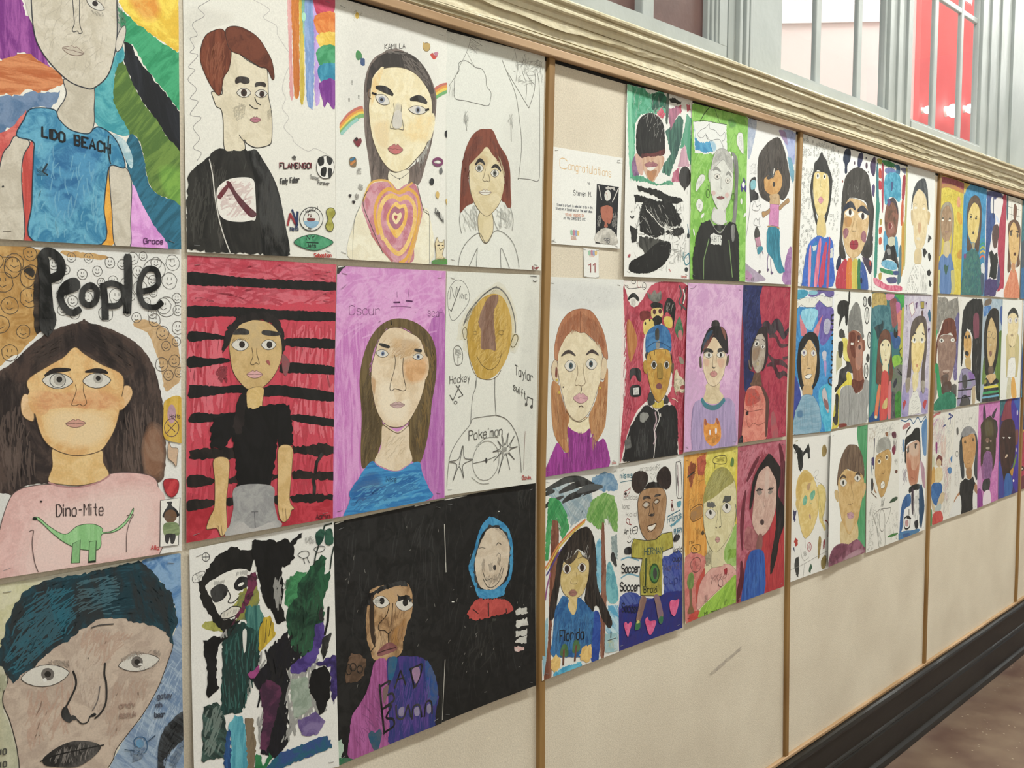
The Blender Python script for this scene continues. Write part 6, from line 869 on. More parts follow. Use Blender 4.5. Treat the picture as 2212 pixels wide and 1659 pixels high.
sheet('portrait_painting', 'figure in a yellow number 10 shirt with two hair puffs among the word Soccer', 'painting', 'pupil portraits pinned to the wall', 0.2772, 1.2869, (8, -0, 604, 5, 596, 940, -0, 928), (1.4, 7.0, 2.0, 2.0, 0.0), 'Pd6d5d1',
'r D:2a3c8c/4a5c9c 408 540 468 530 604 546 612 936 590 945 -3 930 17 697 34 656 102 650 171 670 229 701 419 732;r W:2c2a70/1f2a78 11 728 194 727 604 740 609 943 4 928;s 8 P:1c2060 80 80 60 30 23 698 604 747 602 934 8 920;s 6 P:5a64b0 60 100 85 20 420 529 604 560 604 747 420 712;c 8 P:6a9ab0 34 476 102 475 195 507;c 8 P:6a9ab0 34 566 103 559 195 589;t 5.2 P:2a6a7c 20.5 69.7 3.710 0.276 -0.095 -4.447 misms;l 2.8 P:2a6a7c 24 89 126 91;t 2 P:8a8884 200 54.3 2.972 0.173 -0.104 -4.345 gracakis;q 1.8 P:8a8884 313 116 288 84 300 75 314 86 332 76 341 89 316 116;q 1.8 P:8a8884 364 59 346 40 358 35 366 42 376 37 378 47 364 59;q 3.2 P:8a3034 56 157 59 141 82 137 99 133 110 125 105 147 82 163 63 167;e P:2a1a1c 70.5 152.1 11.4 1.4 0.1 7.7;q 2.8 P:8a3034 489 241 504 243 496 266 515 292 496 293 492 262;e P:4a1a1c 499.6 269.7 9.8 1.3 0.1 9.5;q 3.2 P:8a3034 78 291 89 276 107 289 107 305 124 314 95 306;t 4 P:22201f 58.4 355.3 3.226 0.244 -0.046 -4.920 Art;q 3.2 P:22201f 136 335 176 331 176 360 142 362;l 2.8 P:22201f 138 346 176 347;l 4 P:3a3836 93 367 96 381;l 4 P:3a3836 107 366 113 380;c 3.2 P:3a3836 88 392 108 402 136 387;t 2 P:9a9894 54 178.7 3.404 0.374 -0.057 -3.624 adidas;t 2 P:9a9894 43.4 222 2.998 0.349 -0.056 -3.622 lamp;t 2 P:9a9894 78 265.2 4.041 0.493 -0.058 -3.645 kold;q 3.2 P:2a2830 530 49 539 41 564 42 577 53 585 123 593 227 569 236 544 224 533 138;l 2.8 P:8a6070 546 57 560 223;t 2.8 P:5a5054 541.7 124.9 0.296 1.390 -0.096 -3.421 ATTIC;r W:4a94a8 545 255 582 253 582 280 551 283;t 4 P:2a6a80 454.4 355.1 3.011 -0.248 -0.078 -5.652 Friends;l 4.8 P:2a6a80 460 319 576 300;x D:5f9ab0 479 369 595 337 589 350 491 384;t 4 P:2a6a80 518.8 422.4 2.052 0.022 -0.044 -4.562 PURRY;t 3.6 P:2e2c30 511 520.3 2.821 0.239 -0.039 -5.021 World;t 3.6 P:2e2c30 505 563.8 4.065 0.609 -0.006 -4.558 cup!!;t 3.6 P:5a5478 425.8 601 4.583 0.451 -0.002 -5.640 World;t 4.8 P:303a80 419.8 671 6.885 0.880 -0.002 -6.771 Cup!!;s 4 K:221a18 200 28 60 80 126 91 154 53 246 59 265 114 231 149 179 162 133 131;r K:2a201e/3a2c28 121 104 137 60 200 51 258 70 269 108 237 143 185 166 138 138;s 4.8 K:120e0d 60 24 60 80 126 98 154 53 246 59 265 114 231 149 179 162;r K:2a201e/3a2c28 348 103 371 66 430 51 473 84 487 126 475 165 427 171 366 139;s 4.8 K:120e0d 60 24 60 80 354 104 371 66 430 55 473 84 482 166 427 166;r K:1c1614 243 144 271 121 330 121 378 140 391 162 319 150;b W:94704c/a88460 208 159 260 149 343 153 409 167 440 208 441 262 424 341 401 391 347 420 276 420 223 377 193 321 181 254 180 201;q 2.8 P:3a2c20 208 159 260 149 343 153 409 167 440 208 441 262 424 341 401 391 347 420 276 420 223 377 193 321 181 254 180 201;s 3.2 P:7a5838 50 60 80 20 203 178 416 205 394 377 228 352;b K:3a2c24 226 201 232 185 279 189 297 207 261 199;b K:3a2c24 330 200 344 188 386 193 382 201;q 3.2 P:2c2826 221 230 250 214 291 232 256 248;b P:b0aca4 229 231 252 219 279 231 255 241;q 3.2 P:2c2826 321 226 350 213 378 227 345 239;b P:b0aca4 330 227 351 219 368 227 347 235;c 3.2 P:3a2820 291 226 288 268 277 287 310 294 331 291 321 260 309 225;x K:2a1c18 286 285 324 283 324 296 292 295;q 3.6 P:2a2220 266 344 311 341 348 340 340 362 293 376 269 361;b P:d4d0c8 273 349 311 346 341 343 332 359 297 370;p W:948a2c/a8a03c 145 388 264 417 347 423 404 402 498 406 511 489 407 497 405 608 398 728 206 687 200 571 224 502 125 479 123 420;l 2.8 P:2e2c1c 145 388 264 417 347 423 404 402 498 406 511 489 407 497 405 608 398 728 206 687 200 571 224 502 125 479 123 420 145 388;s 3.2 P:3a3818 130 80 90 3 131 396 504 420 505 489 395 505 395 714 212 678 218 495 131 474;t 6 P:2a4a4a 241 485.6 3.749 0.445 -0.028 -5.496 HERMAN;l 12 P:1f3a1c 255 508 250 646;o 10 P:1f4a1c 333 598 43 8 -0 48;e W:3f7a34 333 598 36 6 -0 43;e K:122010 338 599 19 3 -0 29;t 6.8 P:1e2a1c 235.1 679.2 4.035 0.708 0.016 -5.500 Brazil;r K:1a181a 57 442 68 424 114 422 123 459 79 455;r K:1a181a 510 448 529 427 572 434 566 457 523 464;t 8 P:14141a 36.7 540.7 3.981 0.650 -0.016 -7.052 Soccer;t 8 P:14141a 25.2 628.2 4.244 0.833 0.024 -7.041 Soccer;t 6.8 P:141a3a 39 733.8 3.683 0.925 0.067 -7.055 Soccer;b W:8a6c60/7a5c54 208 697 258 710 240 756 199 820 164 806 182 757;b W:8a6c60/7a6070 329 714 371 719 401 782 413 839 370 844 347 771;b W:2f6a44 152 849 164 813 199 817 198 853 169 856;b W:c4b860 167 823 179 809 199 823;b W:2f6a44 370 850 382 833 412 842 406 871 382 870;b W:c84478/d46490 55 802 73 793 90 809 112 801 124 817 106 845 89 874 66 836;b W:c84478/d46490 246 824 266 811 287 836 334 843 346 859 310 904 280 903 257 859;b W:c84478/d46490 474 784 492 767 529 777 566 778 553 820 522 859 486 834')
sheet('portrait_painting', 'white haired girl in a black ABT shirt with a long grey braid on leaf green', 'painting', 'pupil portraits pinned to the wall', 0.5869, 2.2119, (8, 13, 605, 0, 594, 926, -0, 929), (1.2, 5.0, 2.0, 2.0, 1.0), 'Pd6dbc9',
'r W:6ea83c/8abf58 8 20 605 8 609 530 595 931 -13 948 7 576;s 8 P:5a9a30 70 80 70 30 29 28 566 11 587 854 9 875;s 8 P:a0cc78 50 80 70 30 29 28 566 11 587 854 9 875;f W:4a8a34 377 50 439 35 478 61 416 88;l 4.8 P:1e2a1c 186 7 134 48;l 4.8 P:1e2a1c 134 48 91 93;l 2.8 P:2a3a24 238 8 292 77;x P:d6d8d6 22 106 171 85 366 76 377 217 236 249 38 270;x W:2f80b0/4c9cc4 34 128 45 186 81 205 139 203 198 184 229 192 230 235 141 254 41 251;f W:7ab0cc 198 184 247 190 260 219 230 235;c 2 P:5a5c5e 74 176 68 165 102 139 149 121 184 96 190 121 245 123 306 146 349 119 350 159 320 175 345 209;c 2 P:5a5c5e 74 179 115 180 150 160 198 184 246 172 301 168 333 210;c 4 P:4a4c4e 150 154 156 168 174 181;c 2.8 P:3a4a30 31 106 136 87 267 81 372 75;b P:d4d6d2 482 161 493 109 525 97 551 114 561 202 542 210;q 1.6 P:5a6a4c 482 161 493 109 525 97 551 114 561 202 542 210;s 1.6 P:77807a 30 32 60 50 487 116 551 114 548 197 509 195;b P:cfd2cc 54 468 62 416 97 377 138 372 144 396 98 437;q 1.6 P:5a6a4c 54 468 62 416 97 377 138 372 144 396 98 437;s 1.6 P:77807a 24 32 60 50 62 416 132 379 133 403 63 458;b P:d4d6d2 59 530 87 501 129 524 112 568 71 559;q 1.6 P:5a6a4c 59 530 87 501 129 524 112 568 71 559;s 2.4 P:3a3c3a 10 24 60 60 76 529 111 526 100 557 76 553;e P:d4d6d2 123.8 588.3 10.3 2.3 -15.1 14.7;e P:d4d6d2 542.7 477.3 11.6 -1 0.4 17.8;e P:d4d6d2 583.3 550.9 11.1 1.2 -8.7 12.7;e P:d4d6d2 37.1 681.7 6.8 -1.1 6.2 17.3;b W:3f3a7a 534 389 553 365 568 341 589 364 579 378 599 389 591 422 567 405 548 426 534 402;e P:e0e0e0 563.7 382.9 16.9 -1.6 0.5 16.6;b V:6a6a68/858584 427 218 485 236 506 309 502 411 498 506 481 603 457 693 431 695 424 638 454 554 465 446 465 339 447 265;s 3.2 P:3a3a3c 40 80 85 10 447 240 499 285 491 475 455 605;e P:dadad6 405.8 226.2 12.5 -1.5 0.4 11.2;e P:dadad6 436.8 250.8 11.3 -1.3 0.5 13.7;b W:c3c4be/cfd0ca 208 329 237 289 337 265 436 323 448 366 433 449 391 515 341 550 292 545 236 497 205 439 201 378;q 2 P:5c5e5a 208 329 237 289 337 265 436 323 448 366 433 449 391 515 341 550 292 545 236 497 205 439 201 378;b W:b4b5b0 243 533 280 549 329 553 372 535 367 586 386 603 342 619 330 632 220 603;b P:c8c8c6 255 545 354 549 367 598 330 623 226 599;b W:a8a8a4/bdbdb8 209 341 231 265 272 224 333 210 396 221 441 266 447 328 385 297 337 268 274 303;q 1.6 P:6a6a68 209 341 231 265 272 224 333 210 396 221 441 266 447 328 385 297 337 268 274 303;s 2.4 P:80807c 50 80 50 30 214 316 249 251 333 216 335 266;s 2.4 P:80807c 50 80 -55 20 340 222 434 254 436 317 360 281;y 18 P:8a8a86 229 339 263 323 312 336;y 18 P:8a8a86 368 349 399 333 431 355;Y P:4c4a48 273.4 366.4 34.3 -3.5 0.4 14.7 0.5 0 0;Y P:4c4a48 387.5 376.7 27.6 -2.7 0.4 14.9 0.5 0 0;f W:c8a09c 211 459 235 445 260 455 242 472;f W:c8a09c 358 459 383 441 404 455 383 472;c 1.8 P:6a6a68 315 367 314 416 320 428 333 427;M W:8a3a44 312.7 476.9 42 -3.6 0.2 9.3;b W:bcbdb8 185 343 203 341 198 403 180 380;o 4 P:4a6a30 178.9 465.4 19.2 -1.7 0.4 20.7;l 3.2 P:4a4a48 183 422 190 443;o 3.2 P:4a6a30 449.9 459.9 15.2 -1.3 0.4 20.1;x K:1c1c1c/262625 26 910 26 814 66 692 113 628 196 606 244 644 294 666 355 637 417 598 481 609 514 664 522 792 525 926 150 931 32 934;c 8 P:8a8a86 202 604 244 638 294 666 331 657 380 610;r K:161616 244 632 367 623 318 655 281 657;r V:6a6a68/858584 428 626 468 617 463 699 438 701;l 8 P:7a9a60 191 709 138 821;l 6 P:7a9a60 138 821 136 925;l 8 P:7a9a60 406 703 446 906;x P:cfd0cc 209 686 245 675 288 684 325 679 319 732 270 732 209 735;t 3.2 P:3a3a3c 214.9 720.8 4.212 -0.125 -0.045 -5.117 ABT!')
sheet('portrait_painting', 'girl with a dark topknot in a lilac jumper bearing an orange cat face on pink', 'painting', 'pupil portraits pinned to the wall', 0.5685, 1.7394, (33, 4, 622, -0, 578, 911, 0, 898), (2.6, 5.0, 2.0, 2.0, 1.0), 'Pc498c0',
'r W:bf90bc/cfa8ca 22 -5 645 -10 662 532 435 585 34 506;s 8 P:b684b4 80 100 60 40 45 12 607 10 623 530 68 508;s 8 P:d4b2d0 80 100 60 40 45 12 607 10 623 530 68 508;f W:c9a0c8 34 506 195 573 105 869 3 895;s 6 P:b888b8 50 100 80 20 484 525 633 403 614 785 551 895;b W:bdaa88/cdbc9c 236 545 368 545 374 588 418 625 363 656 291 658 220 641 202 622 225 581;b W:c8b294/d4c2a6 198 386 221 357 308 291 419 373 451 405 433 460 410 509 368 545 314 562 254 546 218 502 193 452;q 1.8 P:5a4a3c 198 386 221 357 308 291 419 373 451 405 433 460 410 509 368 545 314 562 254 546 218 502 193 452;f W:c89c86 199 410 257 415 252 448 211 447;f W:c89c86 347 414 420 416 415 460 366 458;b K:2a2628/3c3836 277 230 294 203 341 200 366 218 361 236 307 239;b K:1a181a/2a262a 171 386 174 344 202 296 247 248 306 233 391 236 441 268 461 324 463 386 419 367 369 329 306 291 250 333 197 362;b W:1f3f5a 191 332 236 272 295 254 261 297 197 356;b W:7a3a30 226 320 296 288 238 345 192 368;b W:7a4c40 379 236 428 261 436 311 411 286;s 3.2 P:3a3438 40 80 60 30 191 332 307 248 308 291 203 356;b W:5a4c3c 155 403 175 395 182 452 161 451;b W:5a4c3c 451 405 471 393 470 436 445 454;b K:241f1c 198 380 209 356 250 352 295 364 296 378 239 370;b K:241f1c 346 368 364 354 413 358 442 386 413 373 358 377;Y P:241e1c 250.9 388.7 45.2 1.1 0.3 15.8 0.7 0.1 0;Y P:241e1c 382.9 390.6 44.1 1 0.3 16.1 0.7 0 0;c 2 P:6a5644 301 395 297 438 302 456;c 2 P:6a5644 337 396 333 445;b K:2c2422 294 453 312 459 326 454 318 464 302 463;M W:b47a78/c08c88 307.7 493 40.9 1.5 0.3 17.2;b W:9a86ac/ac98bc 88 885 76 776 98 658 179 630 291 682 436 632 524 659 547 717 545 895 317 918 14 896;r V:a894bc/9080a8 82 891 92 664 184 633 279 685 436 638 524 665 544 780 545 908 198 907;c 2.8 P:6a5a8a 98 658 81 747 88 891;c 2 P:6a5a8a 437 710 444 805 438 904;c 2 P:6a5a8a 173 723 186 815 162 892;c 28 W:2f7a8c 187 630 220 660 291 679 363 674 430 638;b W:c87c28/d8943c 205 774 211 732 244 759 316 770 340 738 376 768 391 819 383 862 328 889 280 887 227 855 207 817;b W:a8502c 211 741 226 736 242 765 215 769;b W:a8502c 337 744 352 741 370 768 346 772;e P:d4d0d8 270.5 812.8 9.5 0.8 0 16;e P:d4d0d8 335.3 808.7 10.9 0.8 0.1 18.6;s 3.2 P:4a3a1c 24 40 60 60 286 842 328 842 328 882 292 879;s 2.4 P:7a5a2c 30 48 20 60 215 818 377 831 371 861 233 856;s 4 P:e0b050 14 48 60 30 268 773 352 773 340 803 280 798')
sheet('portrait_painting', 'big eyed blond portrait over orange, yellow, pink and green patches', 'painting', 'pupil portraits pinned to the wall', 0.5813, 1.2795, (0, 1, 577, -0, 583, 905, 23, 911), (1.2, 6.0, 2.0, 2.0, 1.0), 'Pcbc4a0',
'r V:c8862a/d8a048 0 8 157 4 294 11 284 101 225 205 203 319 243 487 231 583 23 541;r W:c0b440/d4c85c 243 -1 577 3 607 455 553 447 564 340 493 156 399 100 311 136 237 206;b V:d8c028 558 130 599 141 614 442 573 450;r W:84a850/98b868 449 566 514 509 553 454 615 470 617 614 583 690 476 665 436 618;x E:6a8f2c/84a840 489 586 610 592 617 641 483 639;r W:b8605c/c87c74 23 548 231 583 219 646 170 735 145 827 163 896 71 915 23 891;b W:b84438 232 648 195 772 139 826 133 728 182 672;r W:b03830/c04c40 71 870 145 863 176 879 175 911 59 912;b W:c49088/d0a298 145 859 157 765 195 707 270 668 346 655 489 667 556 706 583 745 450 775 244 834;q 1.6 P:7a4a44 145 859 157 765 195 707 270 668 346 655 489 667 556 706 583 745 450 775 244 834;r E:7fa82c/94bc40 182 867 244 841 450 781 590 746 583 905 188 914;s 4.8 P:5f8a24 40 60 60 30 194 870 583 765 570 893 207 905;x W:7a3c20/a05838 38 69 73 34 122 65 111 115 77 187 39 107;x W:a04434/b85c40 133 27 219 10 233 63 204 125 148 119;l 10 K:2c2014 39 119 111 95;s 2.8 P:6a4a20 60 44 60 60 31 43 269 34 225 205 54 210;s 2.8 P:6a4a20 50 44 60 60 35 201 200 221 204 371 44 335;q 3.2 P:5a3c20 74 301 189 284 197 350 93 364;b W:a87838 80 308 183 293 191 346 95 358;q 2.8 P:4a3a24 89 501 171 505 171 541 93 537;t 2.8 P:4a3a24 107.5 526.8 5.728 0.626 -0.041 -3.644 N;t 2.4 P:5a4420 64.6 487.8 4.320 -0.137 -0.054 -4.261 nw;x K:4a3c28 186 439 211 430 224 458 193 456;s 2.4 P:5a4420 24 44 70 60 118 397 192 408 181 484 131 482;s 2.8 P:4a4038 46 80 80 60 231 537 307 550 295 646 219 633;c 2.8 P:5a4440 96 637 78 595 114 570 169 579 188 615 170 644 133 650 96 637;s 2.4 P:5a4440 20 40 60 60 90 585 175 593 176 638 102 638;r W:5f7a3c/789050 42 691 60 650 96 644 114 679 102 728 66 734;b W:7a5c38 66 740 90 739 94 817 114 866 47 858 69 812;q 2.8 P:3a3a30 315 71 320 39 436 41 444 85;s 2.4 P:3a3a30 24 48 20 60 320 43 436 44 437 77 324 69;l 3.2 P:3a3a30 324 72 325 102;b W:4f7a2c 497 90 516 58 536 74 531 107 504 107;b W:c2b88c/d0c8a0 208 287 225 205 286 147 374 110 439 111 506 151 561 231 571 341 553 420 514 489 449 539 384 569 333 577 281 539 236 466 210 384;q 2 P:4c4a42 208 287 225 205 286 147 374 110 439 111 506 151 561 231 571 341 553 420 514 489 449 539 384 569 333 577 281 539 236 466 210 384;b V:8a8440/a09a58 208 280 215 223 261 157 323 112 399 101 465 120 519 166 534 201 442 224 340 258 251 273;s 4 P:5a5a38 60 100 40 20 220 256 261 164 400 106 506 171 416 221 264 262;s 4 P:b8b474 50 100 40 20 220 256 261 164 400 106 506 171 416 221 264 262;b W:cbc29c 307 569 358 578 429 563 430 657 385 662 295 646;c 2 P:4c4a42 307 569 295 640;x K:5c5c58 233 300 252 280 328 293 341 318 278 316;x K:4c4c48 416 301 437 270 509 276 510 306 458 313;Y K:141312 284.7 350.6 55.4 3.6 8 28.4 0.5 0 -0.3;Y K:141312 462.2 340.2 52.3 3.2 8.8 30.4 0.5 0 -0.3;c 2 P:5c584c 354 339 362 380 343 423 356 442;c 2 P:5c584c 399 319 394 371 408 439;l 4.8 K:3a3632 341 433 356 440;l 4.8 K:3a3632 380 439 398 439;M W:c09088 363.8 505.9 28.5 4.4 0.3 17.3;c 6 P:5c6064 561 333 572 382 560 435;x W:a02c38/8c2430 437 691 470 687 470 724 444 719;s 3.2 P:4a3434 30 36 60 60 282 690 556 719 450 741 295 752;e P:d0a49c 398 758 23.4 4.4 0.1 20.1;o 2.4 P:5a4440 398 758 26 4.9 0.1 21.4;s 4 P:3a3030 14 32 60 40 220 796 257 797 257 843 219 836;s 4 P:3a4a24 12 36 60 60 430 858 476 860 476 894 437 893;t 3.6 P:2a3a1c 221.5 908 3.785 0.232 0.015 -3.270 Mi_amor!')
sheet('portrait_painting', 'afro haired figure in a pink top and blue trousers with arms held out', 'painting', 'pupil portraits pinned to the wall', 0.8779, 2.2142, (20, 9, 619, 0, 581, 933, 0, 932), (1.2, 5.0, 1.0, 2.0, 0.0), 'Pdcdcdc',
'r W:98a4bc/b4bbca 28 19 131 13 98 140 51 235 32 208;r W:8c96c4/a4b0d4 405 27 620 18 622 189 547 197 518 138 475 93 446 59;b W:a088b8 405 27 485 29 516 100 447 71;x W:6aa0b8 519 169 573 176 618 266 593 320 550 273;r W:8a5c94/a47cac 510 784 563 705 604 741 580 935 471 912 497 835;b W:a898b0 8 829 90 850 232 894 245 919 9 925;b W:b080a8 27 865 103 898 65 924 9 913;s 1.6 P:77757a 30 40 50 60 52 265 140 243 143 327 54 324;r K:3a3431/4e4844 148 290 164 204 214 156 290 104 394 69 448 96 491 153 528 225 558 298 540 375 475 432 421 430 303 458 198 437 157 374;s 5.2 K:1f1b19 110 120 75 20 166 252 290 116 421 93 538 300 474 406 302 446 185 420;s 4.8 P:6a6058 60 120 75 20 166 252 290 116 421 93 538 300 474 406 302 446 185 420;b W:b8884c/c89c60 235 366 233 330 285 300 361 243 443 284 458 333 420 386 354 414 288 410 242 390;q 2 P:5a4434 235 366 233 330 285 300 361 243 443 284 458 333 420 386 354 414 288 410 242 390;x K:3a332f 271 277 361 230 415 262 376 266 350 306 298 323 253 328 285 300;b P:c8c4bc 349 260 362 258 347 294 335 307;s 3.2 P:4a6068 16 32 60 60 284 282 362 267 351 318 292 324;e K:2c2622 351.9 349 15.8 -1.5 0.5 14.8;b V:b09068/c0a47c 304 418 407 400 428 429 425 464 310 467 309 439;s 2 P:5a4a38 10 32 40 60 321 420 394 413 395 457 322 463;p V:c078a8/cc8cb8 310 467 422 464 419 593 299 591;l 1.8 P:7a4a6c 310 467 422 464 419 593 299 591 310 467;s 3.2 P:a05c8c 30 40 70 60 314 482 416 474 412 581 306 582;b W:b08854 304 495 258 514 211 521 224 554 259 539 304 520;q 1.8 P:5a4434 304 495 258 514 211 521 224 554 259 539 304 520;b W:b08854 422 473 488 437 535 414 549 438 489 462 430 495;q 1.8 P:5a4434 422 473 488 437 535 414 549 438 489 462 430 495;b W:b08854 293 595 419 596 412 606 290 604;r V:1f7088/348ca4 287 608 426 608 434 680 442 755 470 817 504 854 443 869 390 845 349 791 289 756 272 714;s 6 P:125468 40 120 -75 10 293 620 419 618 484 848 376 827 282 732;c 8 P:7a6a90 293 762 283 806 287 855;c 8 P:7a6a90 325 785 326 829 337 872;b P:6a5a78 277 849 304 848 287 865;b P:6a5a78 324 860 357 868 330 879;b K:3a3634 119 655 135 618 163 616 190 651 177 670 133 679;p V:c08ca4 126 679 184 666 204 717 153 726;l 1.6 P:6a4a5a 126 679 184 666 204 717 153 726 126 679;b W:2f8aa0 159 732 211 720 228 734 205 754 166 768;c 6 P:6a5a60 139 690 146 739;c 6 P:7a6a88 192 761 190 791;c 6 P:7a6a88 215 747 231 765;q 2 P:77757a 112 595 137 563 163 573 188 553 176 585 189 608 138 605;q 2 P:77757a 91 512 122 468 148 496 193 480 174 512 136 521;c 1.8 P:77757a 172 433 173 469;b K:1c1c22 56 383 74 346 124 330 132 364 120 407 159 422 160 452 96 467 71 472;b W:7ab8c4 71 361 121 348 130 388 76 406;c 2 P:4a4850 71 472 54 563 25 673;e P:5a5258 186.4 868.1 15.6 -0.5 0.1 8.6;s 4.8 K:2a2420 8 48 85 20 84 899 122 898 116 928 91 929')
sheet('portrait_painting', 'pale faced figure with black wavy hair before half navy, half crimson', 'painting', 'pupil portraits pinned to the wall', 0.8600, 1.7418, (47, 5, 638, -0, 596, 914, 0, 905), (1.2, 6.0, 2.0, 1.0, 0.0), 'P7c2038',
'r W:161f4a/232c62 35 -0 294 5 289 223 214 303 164 388 128 485 193 512 155 585 78 605 58 265;s 6 P:3a4a88 50 80 70 30 62 17 268 18 263 204 125 387 77 508;s 6 P:0e1434 60 80 70 30 62 17 268 18 263 204 125 387 78 569;r W:94203c/a8384c 281 6 660 6 651 529 613 918 354 910 367 708 271 515 349 455 344 254 276 223;s 8 P:6e142c 130 80 70 30 307 17 632 10 613 905 381 887 351 518;s 8 P:c04a60 80 80 60 30 307 17 632 10 613 905 381 887 351 518;r W:a84a54 407 774 448 758 503 909 421 915;y 72 K:2a1424 290 235 343 229 397 267 463 229 519 255 561 297 629 255;y 28 K:4a1424 372 304 452 299 522 357 632 353;y 36 K:481424 361 405 443 451 538 460 636 502;y 40 K:3c1020 350 474 430 470 499 536 567 526 623 547;y 24 K:4a1424 551 435 634 431;b K:221c1c/30242a 121 479 139 424 150 363 213 290 264 247 343 248 359 329 362 418 323 486 284 497 321 391 292 304 214 315 177 388 166 486;c 12 P:6a5c54 126 436 140 473 166 486;b W:8f8274/a89c8e 164 388 182 339 227 303 279 291 319 316 331 367 322 429 297 485 245 511 206 500 165 450;f W:b4aaa0 214 303 279 288 319 329 267 353 215 340;f W:8a6c50 177 370 268 365 230 427 178 438;Y P:2c2624 221.2 339.8 25 7.2 -19.1 15.7 0.5 0 0.1;Y P:2c2624 296.4 358.5 25 4.7 -9.6 12.7 0.6 0 0.1;c 4 P:3a3230 201 315 247 319;c 4 P:3a3230 286 316 322 329;c 3.2 P:6a5a4c 248 365 236 427 250 446;b W:b0a078 218 457 243 446 250 464 231 470;r W:5a4030/6c5040 193 512 265 515 272 552 285 591 148 581 174 548;b W:c0685c/d08474 79 660 104 607 168 585 272 593 319 630 346 682 354 758 341 909 66 910 47 835 66 751;q 2 P:4a2a24 79 660 104 607 168 585 272 593 319 630 346 682 354 758 341 909 66 910 47 835 66 751;s 4 P:a8483c 60 52 50 60 91 606 312 617 314 743 79 728;r W:b84438 104 607 207 606 273 671 169 696 92 692;s 2.8 P:5a2824 34 44 60 60 104 619 313 629 313 718 105 705;c 2.8 P:7a3c34 73 715 143 732 221 731 314 730;c 2.8 P:8a4c40 92 765 131 823 183 802 248 820 327 807;x K:2c1818 89 734 128 729 126 754 95 753;y 44 V:5a3a34 286 597 353 676 354 771 341 896;b K:14121c 3 904 28 870 54 866 54 906')
sheet('portrait_painting', 'oval pale face with black hair and an open mouth in a blue top on crimson', 'painting', 'pupil portraits pinned to the wall', 0.8681, 1.2776, (6, -0, 606, 8, 599, 922, 0, 909), (1.4, 7.0, 2.0, 1.0, 0.0), 'P923848',
'r W:a04a5c/b46878 6 -0 606 13 618 292 513 146 399 81 262 81 173 240 150 378 206 502 235 630 114 649 20 893;s 10 P:7a2c40 60 100 50 25 33 21 465 21 264 120 70 354;s 10 P:c88090 60 100 50 25 33 21 465 21 264 120 70 354;y 40 V:6a2434 269 82 197 139 119 214;y 48 V:6a2434 108 264 83 356 66 481 74 610;y 60 V:5c1c2a 61 671 68 768 34 845 14 904;y 52 V:642030 522 26 570 151 591 356;r V:4a1c26/662c38 528 174 613 156 624 564 581 591 551 486 532 282;r V:9c2430/b03438 343 562 426 535 480 436 625 598 611 916 343 918 351 695 317 643;s 6 P:7a1420 60 100 85 12 357 591 596 614 596 899 357 908;s 6 P:c04848 40 100 85 12 357 591 596 614 596 899 357 908;r W:a86a6c/8c4c54 112 488 206 502 316 571 303 644 181 627 100 601;r K:161414/242020 157 379 169 303 199 210 265 146 344 96 399 76 470 121 543 182 539 269 520 347 607 439 595 546 539 619 511 709 455 800 420 807 434 702 482 576 495 491 485 356 460 227 388 153 333 157 266 186 221 258 203 333 177 378;s 4.8 P:3a2c2c 30 120 75 12 481 476 578 422 553 594 455 780;b W:b8968a/c8a99c 210 334 228 259 266 186 333 157 388 153 445 205 489 257 494 344 480 436 425 515 357 557 288 560 227 518 192 461 198 397;q 1.6 P:6a4a44 210 334 228 259 266 186 333 157 388 153 445 205 489 257 494 344 480 436 425 515 357 557 288 560 227 518 192 461 198 397;s 4 P:a07c70 40 100 75 20 227 233 475 262 439 483 232 454;f W:c8b0a4 348 181 396 187 394 332 352 326;x K:2a1c18 235 276 269 267 321 283 297 290 242 287;x K:2a1c18 376 293 406 282 465 290 441 301 386 298;b W:8a7c74 245 293 290 286 311 302 277 314;b W:8a7c74 386 311 414 300 446 311 414 326;c 2.4 P:7a645c 325 343 340 391 354 386;e K:3a1414 315.9 480.4 24.7 3.5 0.3 17.1;b V:8a5c58 268 554 316 558 310 645 241 631;r V:1f4490/2c5cac 57 910 87 804 127 683 181 634 235 633 317 650 351 708 343 918 140 911;s 6 P:153474 40 100 85 12 101 807 181 640 330 672 330 909 100 903;s 6 P:3f78c0 40 100 85 12 101 807 181 640 330 672 330 909 100 903')
